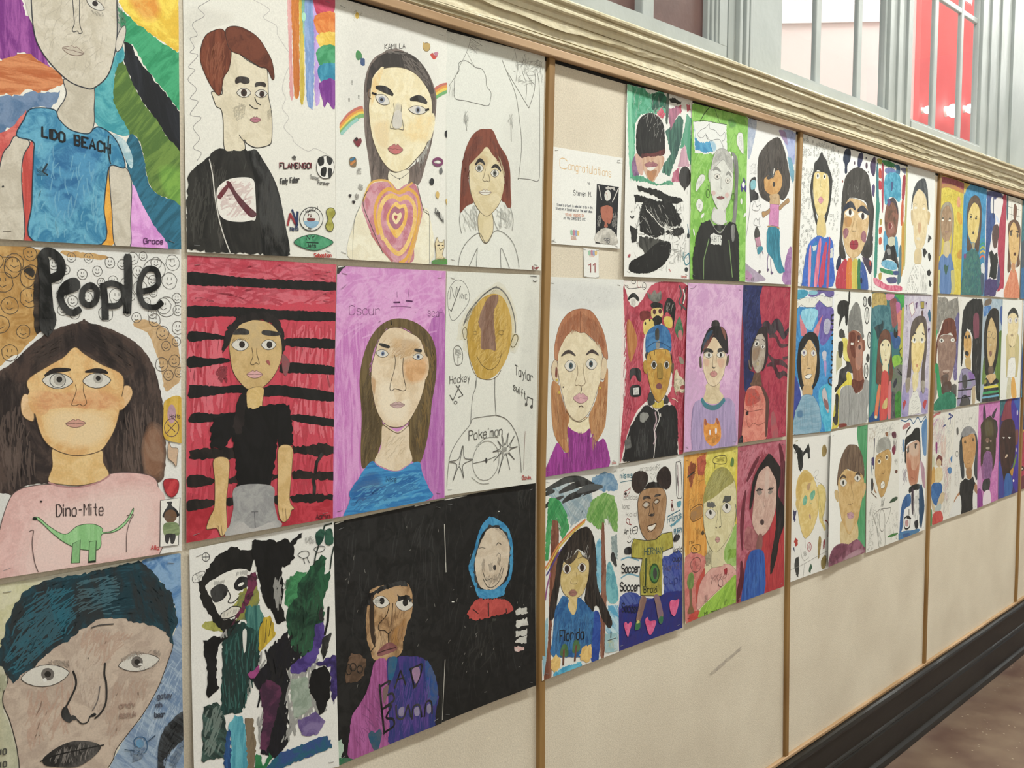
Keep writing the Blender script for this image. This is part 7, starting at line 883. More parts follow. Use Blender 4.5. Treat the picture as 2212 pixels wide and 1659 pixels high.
sheet('portrait_painting', 'portrait in a blue and claret striped football shirt on a field of tiny pencil rings', 'painting', 'pupil portraits pinned to the wall', 1.2029, 2.2116, (38, -0, 617, 14, 585, 936, 0, 933), (1.2, 4.0, 0.0, 1.0, 1.0), 'Pdedfdc',
'g 1.8 P:8e908e 150 6.8 10 0 38 17 610 27 604 489 514 560 452 532 450 180 327 92 217 161 198 356 276 531 222 629 114 740 91 921 11 923 33 346;g 1.8 P:8e908e 120 5.2 8 0 38 17 610 27 604 489 550 687 452 532 450 180 327 92 217 161 198 356 276 531 222 629 114 740 91 921 11 923 33 346;r K:262626/3c3c3a 191 356 188 294 226 204 238 159 286 128 334 79 365 107 402 122 442 168 495 226 495 303 470 408 421 514 392 526 405 471 453 371 456 281 437 213 348 210 275 198 229 278 219 360 266 462 297 529 276 537 230 453;b W:d0ba76/dcca90 222 279 241 221 319 206 422 215 456 281 453 371 419 451 354 497 303 485 258 438 229 359;q 1.6 P:5a5440 222 279 241 221 319 206 422 215 456 281 453 371 419 451 354 497 303 485 258 438 229 359;b W:d0ba7a 303 491 390 485 417 598 293 605;b P:dcdcd8 270 227 298 218 306 245 271 255;e K:2a2a2a 284.4 235.1 11.4 -1.2 0.5 10;b P:dcdcd8 364 221 395 211 401 239 368 246;e K:2a2a2a 383.1 230 11.7 -1.2 0.5 8.8;c 2 P:6a6244 335 236 326 294 360 300;M W:c88090/d098a4 334.7 381.3 38 -3.2 1 22.7;r W:2f5ab0/3c6cc4 91 909 116 802 168 675 265 620 336 606 396 618 470 608 533 649 536 753 534 922 119 930;r V:1f6aa8/2f7ab8 203 705 294 643 275 733 244 892 209 918;r V:c4708c/d898ac 182 706 210 692 202 918 167 919;r V:c8607c/d888a0 309 661 352 646 302 915 252 917;r V:b02c4c/c04464 398 669 442 654 416 778 390 913 316 915;r V:b8506c 464 640 486 632 472 911 434 912;x P:c8cbc8 224 682 288 672 275 704 232 706;x P:c8cbc8 488 684 526 676 528 740 487 742')
sheet('portrait_painting', 'big black haired woman with red lips and blue lids above a rainbow top', 'painting', 'pupil portraits pinned to the wall', 1.4879, 2.2072, (47, 3, 635, -0, 597, 924, 0, 925), (1.2, 4.0, 1.0, 1.0, 1.0), 'Pdedfde',
'r K:16243c/22304c 106 30 147 4 206 12 203 73 161 108 157 162 121 166 118 112 88 86;r K:2c3050/3a3a60 334 21 393 2 411 31 376 90 347 109 319 90;r K:3a2c48/4a3a5c 530 61 591 10 623 13 629 88 600 141 550 115;e K:4a3048 471.7 79.8 18.7 -2 1.5 22.2;e K:4a3048 273.1 84.4 10.4 -1.2 0.8 12.1;e K:3a2c48 460.5 30.1 9.3 -1.1 0.6 8.6;r W:4a3c68/5a4a78 572 213 603 192 629 214 609 280 575 257;e K:3c2c3c 502.8 120 9.4 -1 0.4 6.2;e K:22222c 629.9 308.1 11.3 -1 0.4 6.3;r K:44445c 592 560 624 551 633 576 601 585;r K:20243c/2c3450 19 761 53 712 89 722 84 777 49 802 14 803;x K:3c3444/5a4a5c 424 701 534 702 608 737 594 801 562 815 489 761 457 743;e P:a83c30 567.4 738.7 12.8 -0.5 0.8 19;e P:8a3c30 91.3 224.2 8.5 -0.8 0.5 8.3;r K:35322f/4a4744 81 362 98 264 144 182 258 121 377 105 504 139 558 234 595 319 622 373 611 457 601 585 618 609 582 694 471 705 407 670 497 584 532 488 502 364 437 319 210 321 141 393 110 516 106 607 153 683 155 731 68 717 57 627 79 458;s 3.6 P:6a6662 50 52 80 40 117 214 506 163 563 321 137 321;s 3.2 P:c8c6c2 10 24 80 40 174 197 428 171 436 307 181 329;b W:c0a070/d0b488 140 381 167 348 225 322 345 321 453 337 510 376 530 444 510 527 467 611 392 684 280 719 182 694 129 623 104 552 116 485;q 1.6 P:5a4a34 140 381 167 348 225 322 345 321 453 337 510 376 530 444 510 527 467 611 392 684 280 719 182 694 129 623 104 552 116 485;b W:b8884c 136 454 246 458 219 509 146 513;c 2 P:5a4630 139 357 196 337 256 353;c 2 P:5a4630 370 368 454 355 502 370;y 44 K:1a2238 98 420 169 379 242 363 303 392;y 44 K:1a2238 337 396 409 375 472 388 536 405;b P:e2e0da 135 430 214 396 286 418 231 444;e K:2a1c1c 217.6 414.2 22.1 -1.7 1 21.8;b P:e2e0da 347 417 426 401 508 420 428 451;e K:2a1c1c 427 426.1 24.8 -1.8 1.2 24.8;c 2.4 P:6a5230 294 448 250 525 250 537;c 2.4 P:6a5230 322 465 325 526;l 5.2 K:3a2a20 250 537 325 532;b W:8a5460/9c6c78 112 552 161 522 203 546 149 595;b W:8a5460/9c6c78 400 565 440 522 487 541 482 598 427 594;b K:a01c34 221 624 253 598 286 602 320 591 359 611 352 642 293 661 240 654;l 2.8 P:6a1020 224 627 356 620;b W:c0b090 242 720 302 719 303 743 251 746;r V:a82c40/b8384c 17 923 28 821 112 745 184 739 187 919;r V:c86a24/d07c34 184 742 265 736 264 921 175 923;r V:b8a83c/c8bc54 266 745 356 729 355 922 271 922;r V:2c6a44/3c7c54 356 729 410 739 416 920 358 922;r V:2c4c90/3c5ca0 407 739 490 780 542 917 416 922;e K:1c2038 418.9 863.8 18.6 -0.5 0.7 21.3;s 2.4 P:d8c8c4 24 28 70 60 41 778 473 761 477 881 44 893')
sheet('portrait_painting', 'brown oval face in a blue panel inside a frame of rainbow dabs', 'painting', 'pupil portraits pinned to the wall', 1.7931, 2.2080, (27, -0, 624, 8, 598, 934, -0, 928), (1.2, 4.0, 0.0, 1.0, 0.0), 'Pdcdcd8',
'r W:8a8a2c/a8a83c 46 14 122 6 125 41 63 42;r W:2c7a44/3c8c54 123 18 231 5 359 15 345 42 203 45;r W:2f5a78/3f6c8c 344 23 456 17 461 79 381 87 393 43;r W:5c5c78/6c6c88 474 34 572 23 575 61 525 60;r W:b03c2c/c04c3c 81 82 120 78 132 137 86 141;r W:b02c3c/b83c4c 80 166 125 161 137 214 91 219;r W:a8384c 126 65 169 61 176 344 153 346;r V:3c6a7c/2c7a7c 35 69 68 65 94 266 114 349 86 387 52 330;r V:2c7c6c/3c8c7c 50 306 113 325 92 507 88 749 76 822 30 823 42 570;r W:b04830/c05c40 107 488 160 479 155 521 109 530;r W:b04830/c05c40 110 560 156 552 158 594 112 603;r W:a89440 119 427 157 424 152 461 121 463;r V:9c9c54/b0a868 581 35 612 70 620 473 600 729 567 730 579 350;r V:a8384c/8c2c3c 535 77 577 86 564 244 514 248 515 136;r V:b04c34/c05c3c 508 280 548 264 551 427 502 431;r V:b88830/c49840 527 448 575 426 580 666 553 794 529 795 524 542;r V:4c6a74/5c7a84 487 607 527 599 530 826 490 871 457 860 476 733;r W:5c6a9c/6878a8 189 70 266 50 378 56 372 82 270 98 198 94;r W:2f88a8/58a8c4 200 112 462 85 490 257 426 274 377 254 281 262 237 315 196 294;r K:2a4a84 305 150 345 152 333 202 309 205;r V:3f88b0/64a8c8 208 500 265 533 269 606 208 640 188 562;r V:3f88b0/64a8c8 370 551 442 535 474 671 432 660 397 606;b W:5c4434/8a5c4c 224 499 204 415 230 328 282 274 361 261 428 299 457 371 439 473 409 524 330 554 266 545;q 2 P:3a2c34 224 499 204 415 230 328 282 274 361 261 428 299 457 371 439 473 409 524 330 554 266 545;r K:3a2c34 275 287 329 258 393 265 446 323 449 372 413 325 347 287 292 304;r K:5c4a80 243 278 282 268 307 297 277 324 252 307;f W:a86a5c 261 447 355 429 391 488 328 517 263 496;b K:7a2c30 277 452 311 438 325 468 298 482;c 4 P:d8c0b8 324 437 349 460 323 480;b W:c0c0a8 274 551 394 538 389 606 285 612;r K:1c1c1c 237 608 268 594 333 606 388 594 431 641 476 733 469 759 402 711 273 698 180 727 157 734 209 671;b P:8a8a88 254 632 310 623 327 659 280 667;r W:4f94b4/78b0cc 157 740 226 707 419 717 437 766 276 769;r W:2c7a4c/3c8c5c 135 765 245 773 381 781 374 806 246 801 152 789;r W:2c4a84 381 781 478 777 471 803 390 805;r W:4a4a7c 255 835 423 823 441 860 312 870;r W:c04c6c/d8889c 23 842 107 845 281 883 524 883 534 921 282 920 63 889;b W:b89c3c 114 809 168 801 161 844 123 845')
sheet('portrait_painting', 'pale long face over a checked black and white shirt, dark blots beside it', 'painting', 'pupil portraits pinned to the wall', 2.0929, 2.2145, (13, 5, 581, 0, 580, 947, -0, 949), (1.2, 4.0, 0.0, 1.0, 1.0), 'Pd9dad6',
'f W:cfcfcc 17 18 550 24 536 295 454 174 202 72;r K:2f3438/4a4e50 104 322 121 216 173 137 254 92 356 72 404 115 436 175 455 301 426 278 384 199 260 160 178 198 133 264;s 4 P:8a8e90 24 60 80 20 323 85 413 114 444 276 366 194;b W:cbb88e/d6c6a0 133 264 178 205 251 161 366 194 425 265 451 365 431 462 392 560 308 615 239 613 185 559 154 449;q 1.4 P:6a6250 133 264 178 205 251 161 366 194 425 265 451 365 431 462 392 560 308 615 239 613 185 559 154 449;b W:c4b088 97 341 129 326 150 387 145 443 110 408;b W:c0a878 447 314 493 324 488 375 454 416;b W:cbb88e 197 621 325 614 322 716 194 721;c 2 P:77705c 143 288 184 272 218 285;c 2 P:77705c 329 279 363 267 400 280;e P:d4d0c4 189.2 306.2 30.2 -2.4 0.7 9.9;e P:d4d0c4 360.5 298.9 31.5 -2.5 0.7 10.1;f W:c0946c 244 418 304 414 300 483 257 486;b P:d0c8b4 218 532 259 520 303 530 261 548;x K:1c1c1c 469 492 496 497 543 516 498 529 490 548 454 550;x K:1c1c1c 351 600 404 598 459 627 416 648 390 669 359 645;x K:1c1c1c 468 633 504 625 539 655 505 696 474 671;x K:1c1c1c 444 775 502 754 550 778 505 809 460 800;x K:1c1c1c 507 838 535 843 558 869 528 892 490 870;p P:dcdcd8 162 748 211 724 314 720 404 770 462 845 470 942 40 950 53 876;l 1.6 P:4a4a48 162 748 211 724 314 720 404 770 462 845 470 942 40 950 53 876 162 748;s 10 K:161616 80 24 -50 20 162 748 271 731 281 946 40 950 68 857;s 4.8 K:3a3a3a 80 48 85 12 306 736 424 802 466 935 324 938')
sheet('portrait_painting', 'black haired face with pink pointed ears, piano keys and Gymnastics lettering on blue', 'painting', 'pupil portraits pinned to the wall', 1.1869, 1.7384, (31, 0, 616, 6, 596, 926, -0, 906), (1.2, 5.0, 2.0, 1.0, 0.0), 'Pd8dade',
'r W:2f88a8/4aa0bc 36 17 196 8 225 31 172 56 38 70;r W:5c5090/70649c 374 4 584 -1 601 42 502 44 445 21 335 47 253 48 238 31;e W:7ab8cc 299.4 22.5 68.7 -1.4 0.8 14.4;r W:2a78b4/3f8fc8 36 157 134 115 339 113 392 76 592 123 619 385 613 635 591 922 435 922 224 707 113 611 38 879 11 888 18 548;r W:5c4c98/6c60a8 351 83 392 70 477 106 606 123 606 260 489 351 419 344 385 198 339 125;r W:2c3c88/3a4898 57 538 127 612 156 703 76 757 25 895 14 665;r W:2f9cc0/54b4d0 485 616 614 647 605 923 505 915 403 686;r W:78b8d0/90c8dc 149 133 339 125 382 155 343 198 291 258 208 245 152 198;s 4.8 P:1c3c70 60 24 80 20 31 198 125 198 112 552 31 549;s 4 P:1f4c80 20 28 80 20 163 139 367 131 318 240 195 239;p P:d6d6cf 39 84 172 56 240 58 335 53 404 34 474 45 587 49 584 108 506 112 392 70 311 115 202 116 134 101 42 142;l 2 P:3a3a40 39 84 172 56 240 58 335 53 404 34 474 45 587 49 584 108 506 112 392 70 311 115 202 116 134 101 42 142 39 84;s 5.2 K:3a3a38 30 52 85 5 46 81 253 57 474 42 588 52 575 80 405 64 269 90 54 116;b W:c06a78/cc808c 117 168 138 186 223 269 143 292;b W:c06a78/cc808c 312 276 398 198 446 167 414 222 376 313;b P:a8a8c0 463 228 482 195 524 185 568 210 549 272 501 290 465 265;q 2 P:5a5a78 463 228 482 195 524 185 568 210 549 272 501 290 465 265;s 2.8 P:4a4a6c 20 40 30 40 468 198 553 198 543 278 479 277;x P:b8b8c4 443 406 477 388 513 407 508 456 466 461;b W:a88cc4 473 468 515 469 511 556 497 555;b P:b8b0b4 458 658 492 635 529 680 560 782 539 799 473 721;q 2 P:6a6a78 458 658 492 635 529 680 560 782 539 799 473 721;r W:8a5c5c 480 703 544 731 553 781 503 760;r K:181818/262626 90 492 94 421 118 339 183 293 264 270 347 282 398 332 408 411 418 503 400 576 332 634 307 639 344 561 368 471 365 392 322 343 259 318 186 364 147 411 150 494 180 585 195 633 168 638 126 588;b W:bc9a68/ccae80 147 411 193 364 259 318 336 361 374 428 357 531 317 609 249 627 194 609 158 542;q 2 P:4a3c2c 147 411 193 364 259 318 336 361 374 428 357 531 317 609 249 627 194 609 158 542;b W:bc9a68 187 609 304 620 308 675 180 671;Y P:8a84a8 184.9 399.9 43.5 1 0.8 22.7 0.5 0 0;Y P:8a84a8 321.8 406 38.6 0.9 0.7 20.6 0.5 0 0;c 2.4 P:5a4630 166 376 193 364 221 377;c 2.4 P:5a4630 289 378 310 372 338 385;c 2.4 P:6a5438 241 377 238 485;l 6 K:3a2a24 239 500 280 501;b P:dcdad4 199 550 247 539 302 541 275 565 220 564;q 2.8 P:2a2422 199 550 247 539 302 541 275 565 220 564;b H:6f98b0/88a8bc 38 896 63 786 129 707 182 668 308 675 375 715 426 780 435 910 227 918;q 1.6 P:3a5a6c 38 896 63 786 129 707 182 668 308 675 375 715 426 780 435 910 227 918;s 3.2 P:4a6c80 50 120 88 2 63 798 169 686 320 694 419 785 421 908 65 892;f W:3a6a94 103 765 171 763 171 805 104 801;c 14 K:161820 622 160 580 167 581 198 624 197 618 216;c 12 K:161820 575 216 626 229 598 247;l 12 K:161820 570 259 650 263;c 12 K:161820 579 297 629 285 645 316 588 334;c 12 K:161820 588 347 647 354 655 379 604 378;c 12 K:161820 649 404 591 403 592 434 650 435;l 12 K:161820 658 448 586 452;l 12 K:161820 586 452 637 473;l 12 K:161820 637 473 587 496;c 12 K:161820 638 510 581 533 655 548;c 12 K:161820 611 572 554 576 555 607 613 625 642 604 598 590')
sheet('portrait_painting', 'grey haired brown profile in a grey jumper with black and yellow swirls', 'painting', 'pupil portraits pinned to the wall', 1.4857, 1.7388, (17, 0, 634, 9, 607, 914, -0, 915), (1.2, 5.0, 1.0, 1.0, 0.0), 'Pdcddd9',
'r K:1c1c1a 245 1 269 3 271 66 251 103 242 79;r K:1c1c1a/2c2c2a 75 152 71 99 126 66 242 73 253 127 236 223 208 229 190 169 148 193 108 240 94 252 111 169;r K:3a3a36 109 270 144 255 188 276 198 318 111 311;b W:c8bc48/d4cb70 154 318 241 325 244 379 292 471 234 481 181 438 172 378;b W:b8b48c 73 406 146 437 162 497 92 531 72 554;r K:2a2a28/3a3a38 99 347 170 342 173 414 146 449 102 430;r K:222220 135 526 235 499 174 438 204 468 322 490 339 557 251 542 223 577 124 621 102 614 121 555;r V:c8b828/d4c844 223 577 251 548 310 562 320 642 167 641 111 692 62 689;c 32 K:1c1c1a 61 660 138 622 238 584;r V:c0b030/cbc048 69 696 132 669 130 891 17 918 16 888;r K:1a1a18 62 695 112 698 107 817 101 888 59 891 23 847 64 814;o 10 K:1e1e1c 515.3 69.1 27.2 -0.4 2.1 32;s 4 K:1e1e1c 12 40 80 40 491 45 536 44 540 93 502 94;r K:1e1e1c 567 44 611 30 630 74 616 105 569 81;o 10 K:1e1e1c 556 164 36 -0 3 57;s 4 K:1e1e1c 14 60 80 40 526 118 579 118 585 211 535 211;o 10 K:1e1e1c 607 336 31 0 3 55;s 4 K:1e1e1c 14 60 80 40 582 292 628 292 629 380 589 379;r K:2a2a28 559 453 589 429 618 461 591 492 563 478;o 10 K:1e1e1c 560 550 34 1 2 50;s 4 K:1e1e1c 14 60 80 40 531 502 585 510 596 598 546 571;s 6 P:55555a 120 16 60 80 246 139 374 77 436 113 486 211 482 273 341 265 247 283;r W:6c6c6a/82827e 247 283 243 211 275 139 359 74 428 101 470 186 498 273 515 310 485 328 445 278 341 262 268 283;r V:7a4a38/94604c 261 283 341 265 446 285 493 334 523 335 542 397 505 421 501 508 511 570 536 627 492 681 388 700 321 666 341 600 331 539 284 471 246 427 237 379 256 331;b W:5c2c20/6a3828 269 295 327 278 372 296 361 381 379 443 350 454 304 417 279 356;b W:5c2c20/6c3c2c 333 600 445 617 520 608 529 645 403 698 328 667;b W:b07c68 391 382 479 353 486 495 428 542 382 504;e K:4a1c1c 429.4 315.1 26.8 0.3 0.9 17.2;x P:dcd8d0 294 350 353 354 331 366 294 361;e P:d8d0c8 421.8 340.7 11.9 0.2 0.2 4.9;e K:4c1c1c 443.2 382.8 20.9 0.4 0.8 17.2;r V:8a8a88/a0a09e 133 687 196 642 320 642 388 700 493 687 535 614 596 617 647 651 631 732 587 823 581 908 283 911 127 899;s 3.2 P:6a6a68 60 80 60 20 140 676 313 654 597 636 604 887 304 903 144 892;c 4 P:55555a 299 684 288 805 282 908;b W:7a2c20 127 890 238 895 232 919 128 914')
sheet('portrait_painting', 'small faced girl with long brown hair in a coral top on dark teal and green', 'painting', 'pupil portraits pinned to the wall', 1.7963, 1.7384, (15, -0, 621, 5, 596, 918, -0, 913), (1.2, 5.0, 0.0, 1.0, 0.0), 'P2f6a70',
'r W:a08a48/b8a060 21 12 250 7 280 104 150 117 28 107;s 6 P:5a4a28 20 48 60 60 38 29 251 25 256 92 42 95;r W:c888a8/b87894 265 7 423 4 410 35 300 55;r W:2c8a3c/3c9c4c 423 4 609 3 627 126 576 107 523 52;r W:30606c/4c7c84 43 106 319 92 385 140 378 263 191 275 53 262;r K:18343c 82 244 157 226 203 220 224 190 235 250 162 323 86 322 61 274;r W:7a4448/8c5454 347 54 474 46 502 202 409 251 370 140;r W:a85c8c/b86c9c 460 65 541 77 532 164 483 158;r W:b86a5c/c87c70 483 158 578 126 567 327 510 327 503 214;r V:98982c/a8a83c 576 107 631 132 641 328 640 455 585 517 546 390 563 265;r W:2c5084/3c6094 363 282 476 301 558 327 546 390 466 407 416 375;r K:181a18 427 289 449 251 475 283 506 264 501 320 445 320;r W:6ca02c/84b43c 421 462 533 453 633 493 554 554 490 564 423 512;r W:6a6a68/5c6c54 425 562 636 538 612 772 513 735 432 737;e K:2a2a38 474.5 657.8 28.3 4.2 -23.7 35.2;r W:5a5a5c/3a3c44 400 735 481 740 502 917 389 912;r W:2c6a24/3c8430 481 752 586 732 600 917 494 916;r V:2a7c70/3f8c80 53 262 133 334 126 503 116 636 179 675 120 745 78 888 10 901 52 561;r V:1c4a84 17 878 183 810 201 909 11 912;t 6 K:14181a 586.1 738.7 0.991 -4.155 -0.305 -8.464 VAVS;c 10 K:14181a 514 553 622 613 523 578;c 8 K:14181a 587 403 548 428 600 492 569 517;b W:5c3a2c/6c4838 123 624 132 473 162 323 252 263 347 282 382 338 406 481 434 575 382 672 342 664 361 541 375 449 376 375 279 330 196 366 186 475 243 537 238 617 201 658 131 643;q 2 P:3a241c 123 624 132 473 162 323 252 263 347 282 382 338 406 481 434 575 382 672 342 664 361 541 375 449 376 375 279 330 196 366 186 475 243 537 238 617 201 658 131 643;b W:cfc49c/d8d0b0 188 372 279 333 371 368 375 449 344 510 297 536 234 507 197 445;q 1.6 P:5a4c34 188 372 279 333 371 368 375 449 344 510 297 536 234 507 197 445;b P:d0c8a4 242 513 328 516 330 571 244 568;e P:5c5c54 230 372.3 12.4 0.2 0.6 9.8;e P:5c5c54 333.6 376.4 12.6 0.2 0.6 9.9;c 2.4 P:6a5c40 283 404 270 446 306 447;M W:b07c78 291.9 483.8 22 0.6 0.3 6.2;r V:b83c3c/c45048 229 568 330 571 350 665 326 905 193 908 210 689;r V:c4603c/d07850 156 674 209 664 182 779 154 881 100 871;r V:cc7478 350 671 406 661 397 910 345 909;b V:c8b474 237 825 260 790 329 757 324 830 261 833;e P:cfc49c 126.4 885.2 24.5 1.7 0.3 12.2')
sheet('portrait_painting', 'long faced girl with trailing dark hair and a yellow lantern overhead, on pale lilac', 'painting', 'pupil portraits pinned to the wall', 2.0968, 1.7409, (11, 6, 591, -0, 556, 932, 0, 923), (1.2, 4.0, 0.0, 1.0, 1.0), 'Pbcb6c4',
'r W:b0a8bc/c4bfcc 23 9 584 5 598 392 538 584 546 927 13 917 61 568;r W:8a84b0/9c94bc 35 690 148 695 141 920 13 917;r W:9088b4/a498c0 370 756 565 740 556 928 412 912;p P:d8d8d4 112 89 192 62 236 136 173 174;l 4.8 P:8c2c44 112 89 192 62 236 136 173 174 112 89;x K:5a2c6c 48 88 77 88 67 128;x K:5a2c6c 231 74 289 61 269 117;x K:5a2c6c 454 65 484 58 467 103;p V:a8983c 344 59 424 58 423 108 354 111;l 6 K:4a3c24 344 59 424 58 423 108 354 111 344 59;l 4 K:5a4a3c 390 111 388 135;b K:5c3c34 364 135 398 126 414 154 384 173;r K:20506c/2c6080 507 153 548 115 577 172 562 217;x K:4a2c5c 519 269 566 263 540 301;s 2.8 P:5a5468 40 36 20 50 41 137 113 137 136 633 80 630;s 2.8 P:5a5468 30 36 20 50 521 339 576 353 542 662 506 660;b V:4c423e/625852 104 638 136 477 151 323 177 230 257 180 384 167 474 198 506 326 502 455 475 582 480 679 475 755 432 766 394 707 404 580 433 485 450 389 437 287 388 221 304 249 232 305 185 348 180 447 189 541 178 641;q 1.6 P:332c2a 104 638 136 477 151 323 177 230 257 180 384 167 474 198 506 326 502 455 475 582 480 679 475 755 432 766 394 707 404 580 433 485 450 389 437 287 388 221 304 249 232 305 185 348 180 447 189 541 178 641;b W:8a8070/a0968a 81 649 170 640 158 727 101 743;b W:8c8478/a09a90 401 675 480 679 467 755 432 766;b W:ccb470/dcc88c 185 348 232 305 304 249 388 221 443 300 452 421 409 516 361 584 302 614 233 593 190 510;q 1.6 P:6a5c44 185 348 232 305 304 249 388 221 443 300 452 421 409 516 361 584 302 614 233 593 190 510;f W:d6d0b4 225 323 305 261 389 227 438 300 443 364 203 360;b W:cbbc88/d6cca4 226 611 336 603 324 703 258 751 222 699;y 12 K:2f2a26 208 317 240 298 274 302;y 12 K:2f2a26 394 297 421 306 448 312;e P:d8d8d4 235.8 357.8 37.1 0.5 1.1 16.3;e K:4a5050 240.2 348.5 15.1 0.2 0.9 12.5;e P:d8d8d4 402 360.1 35.2 0.5 1.2 16.5;e K:4a5050 397.7 349.3 14 0.2 0.9 12.7;e W:c88c60 303.6 547.8 20.6 0.6 0.7 12.6;l 4.8 P:5c4c50 233 737 259 754;l 4.8 P:5c4c50 259 754 309 741;p P:d2d2cc 225 749 317 741 419 861 404 918 150 923 154 833;l 1.6 P:8a8694 225 749 317 741 419 861 404 918 150 923 154 833 225 749;s 3.2 K:4a4a50 44 32 10 20 217 761 318 760 393 873 377 916 174 916 187 822;x P:b03c40 37 814 72 800 104 811 51 877;x P:b03c40 444 837 479 820 533 823 491 898 445 869')
sheet('portrait_painting', 'tilted sandy face with two green eyes and a curly side ponytail, with small figures around', 'painting', 'pupil portraits pinned to the wall', 1.1931, 1.2830, (0, -0, 616, 28, 601, 936, 1, 923), (1.4, 5.0, 2.0, 1.0, 0.0), 'Pd9d8d4',
'x K:1a1c1a 49 64 77 57 113 69 135 84 164 93 195 121 237 100 279 71 296 112 306 171 277 168 260 128 210 142 197 166 206 206 172 244 142 225 125 172 116 127 71 91;r W:7a6438/94804c 481 115 517 99 549 135 536 173 484 175;c 2 P:8a8884 394 310 363 287 391 258 429 262 422 287 378 302 416 320;b W:c8b468/d2c07c 425 360 485 360 539 400 549 468 529 546 508 596 555 656 533 673 494 627 456 589 438 500 412 398;q 2.4 P:7a6c40 425 360 485 360 539 400 533 426 552 468 528 499 537 547 508 569 508 596;b W:cbb068/d6c080 113 374 124 312 172 260 237 246 319 276 395 343 435 427 439 520 404 594 346 652 259 681 208 644 162 560 138 479;q 2 P:7a6a3c 113 374 124 312 172 260 237 246 319 276 395 343 435 427 439 520 404 594 346 652 259 681 208 644 162 560 138 479;f W:b89648/c4a458 120 388 131 300 187 255 244 248 319 283 350 319 232 312 175 331 192 371 165 432;f W:c8a858 108 437 121 413 150 430 152 481 123 471;b W:5c9c80/78b098 208 431 243 400 274 433 246 465 216 458;b W:5c9c80/78b098 307 414 338 389 382 388 383 421 340 445;o 2 P:5c8c70 328.4 453 17.7 2.3 0.4 11.8;b W:b0906c 263 341 321 328 301 371 279 375;e W:b08c80 317.1 549.4 11.6 0.9 6.2 19;x K:2c2c5c 73 471 102 487 124 484 103 519 111 546 90 552 75 522;x W:9c2c24/b03c30 89 670 114 655 143 672 147 705 115 713;x K:1f2f5c 72 712 94 709 102 742 116 764;x K:22241f 96 818 117 783 160 784 168 844 155 912 133 908 111 865;x P:b03030 15 864 39 865 32 880;o 6 P:a8384c 311.9 744.6 29.4 4.8 0.6 27.6;s 4 P:a8384c 8 40 60 60 289 715 341 723 342 776 293 768;r W:8a7440/9c8850 444 720 466 696 489 727 476 791 454 847 439 818;r W:8a2c34 520 738 542 735 536 787 517 791;c 8 P:8a2c28 539 604 585 627 594 675 587 722;r W:7c6c3c/8c7c4c 485 866 544 836 568 867 546 923 501 919;x K:2c5a40 300 900 336 860 358 884 330 918;c 2 P:77756f 245 679 253 742;c 2 P:77756f 188 737 204 792 247 822 306 809;s 2 P:77756f 20 36 60 60 217 755 276 765 276 804 225 795;c 2 P:8a8884 4 846 175 845 365 832 574 814;l 2 P:8a8884 248 825 223 925;s 2.4 P:4a4a48 14 24 60 60 64 90 107 94 123 127 80 123;b W:b0a888 76 41 118 35 112 44')
sheet('portrait_painting', 'brown fringed portrait in a plum top with a green side band, curling off the wall', 'painting', 'pupil portraits pinned to the wall', 1.4657, 1.2729, (28, 0, 663, 0, 641, 905, -0, 894), (1.5, 9.0, 9.0, 1.0, 0.0), 'Pdcdcd8',
'r V:3f8a58/549c6c 489 3 670 0 703 283 694 620 660 818 626 887 514 789 515 596 578 504 622 342 603 259 517 145;b V:5a4638/7a6450 151 367 173 267 228 183 322 121 403 118 500 137 576 203 612 274 623 355 599 373 541 326 428 308 322 276 217 310 185 358;q 1.6 P:4a3a2c 151 367 173 267 228 183 322 121 403 118 500 137 576 203 612 274 623 355 599 373 541 326 428 308 322 276 217 310 185 358;s 3.6 P:3f3026 60 80 70 30 243 171 387 126 518 158 589 311 362 287;b W:b8965c/c8aa74 178 408 184 332 305 275 379 305 541 326 616 381 610 475 563 569 515 663 450 713 377 738 304 691 239 610 197 501;q 1.8 P:5a4630 178 408 184 332 305 275 379 305 541 326 616 381 610 475 563 569 515 663 450 713 377 738 304 691 239 610 197 501;f W:a8804c/b89058 314 295 461 324 447 389 333 375;f W:ccb488 304 600 451 627 402 712 337 696;b W:c0a46c 111 406 152 399 178 421 179 486 129 453;b W:c8a870 609 421 644 411 650 453 603 514;b W:c0a878/ccb88c 231 622 369 737 499 674 514 789 336 801 222 775;y 20 P:4a3c30 201 334 258 318 316 338;y 20 P:4a3c30 469 332 517 330 558 345;Y P:4a4a40 264.1 364 62.7 7.4 0.9 27.3 0.6 0 0;Y P:4a4a40 506.8 361.1 55.2 6.2 0.9 25.3 0.6 0 0;c 2.4 P:6a5230 411 371 402 410 441 474 441 507;c 2.4 P:6a5230 344 504 369 530 434 526;M W:a8808c/b8909c 395.2 606.1 58.9 19.4 -25.8 19;r W:6a3c4c/905c70 6 892 34 833 121 791 222 779 336 804 498 787 594 842 642 903 302 912;f W:54283a/6a3448 15 880 69 801 205 779 368 819 269 855 102 883;f W:b08c98 302 880 513 862 593 895 301 906')
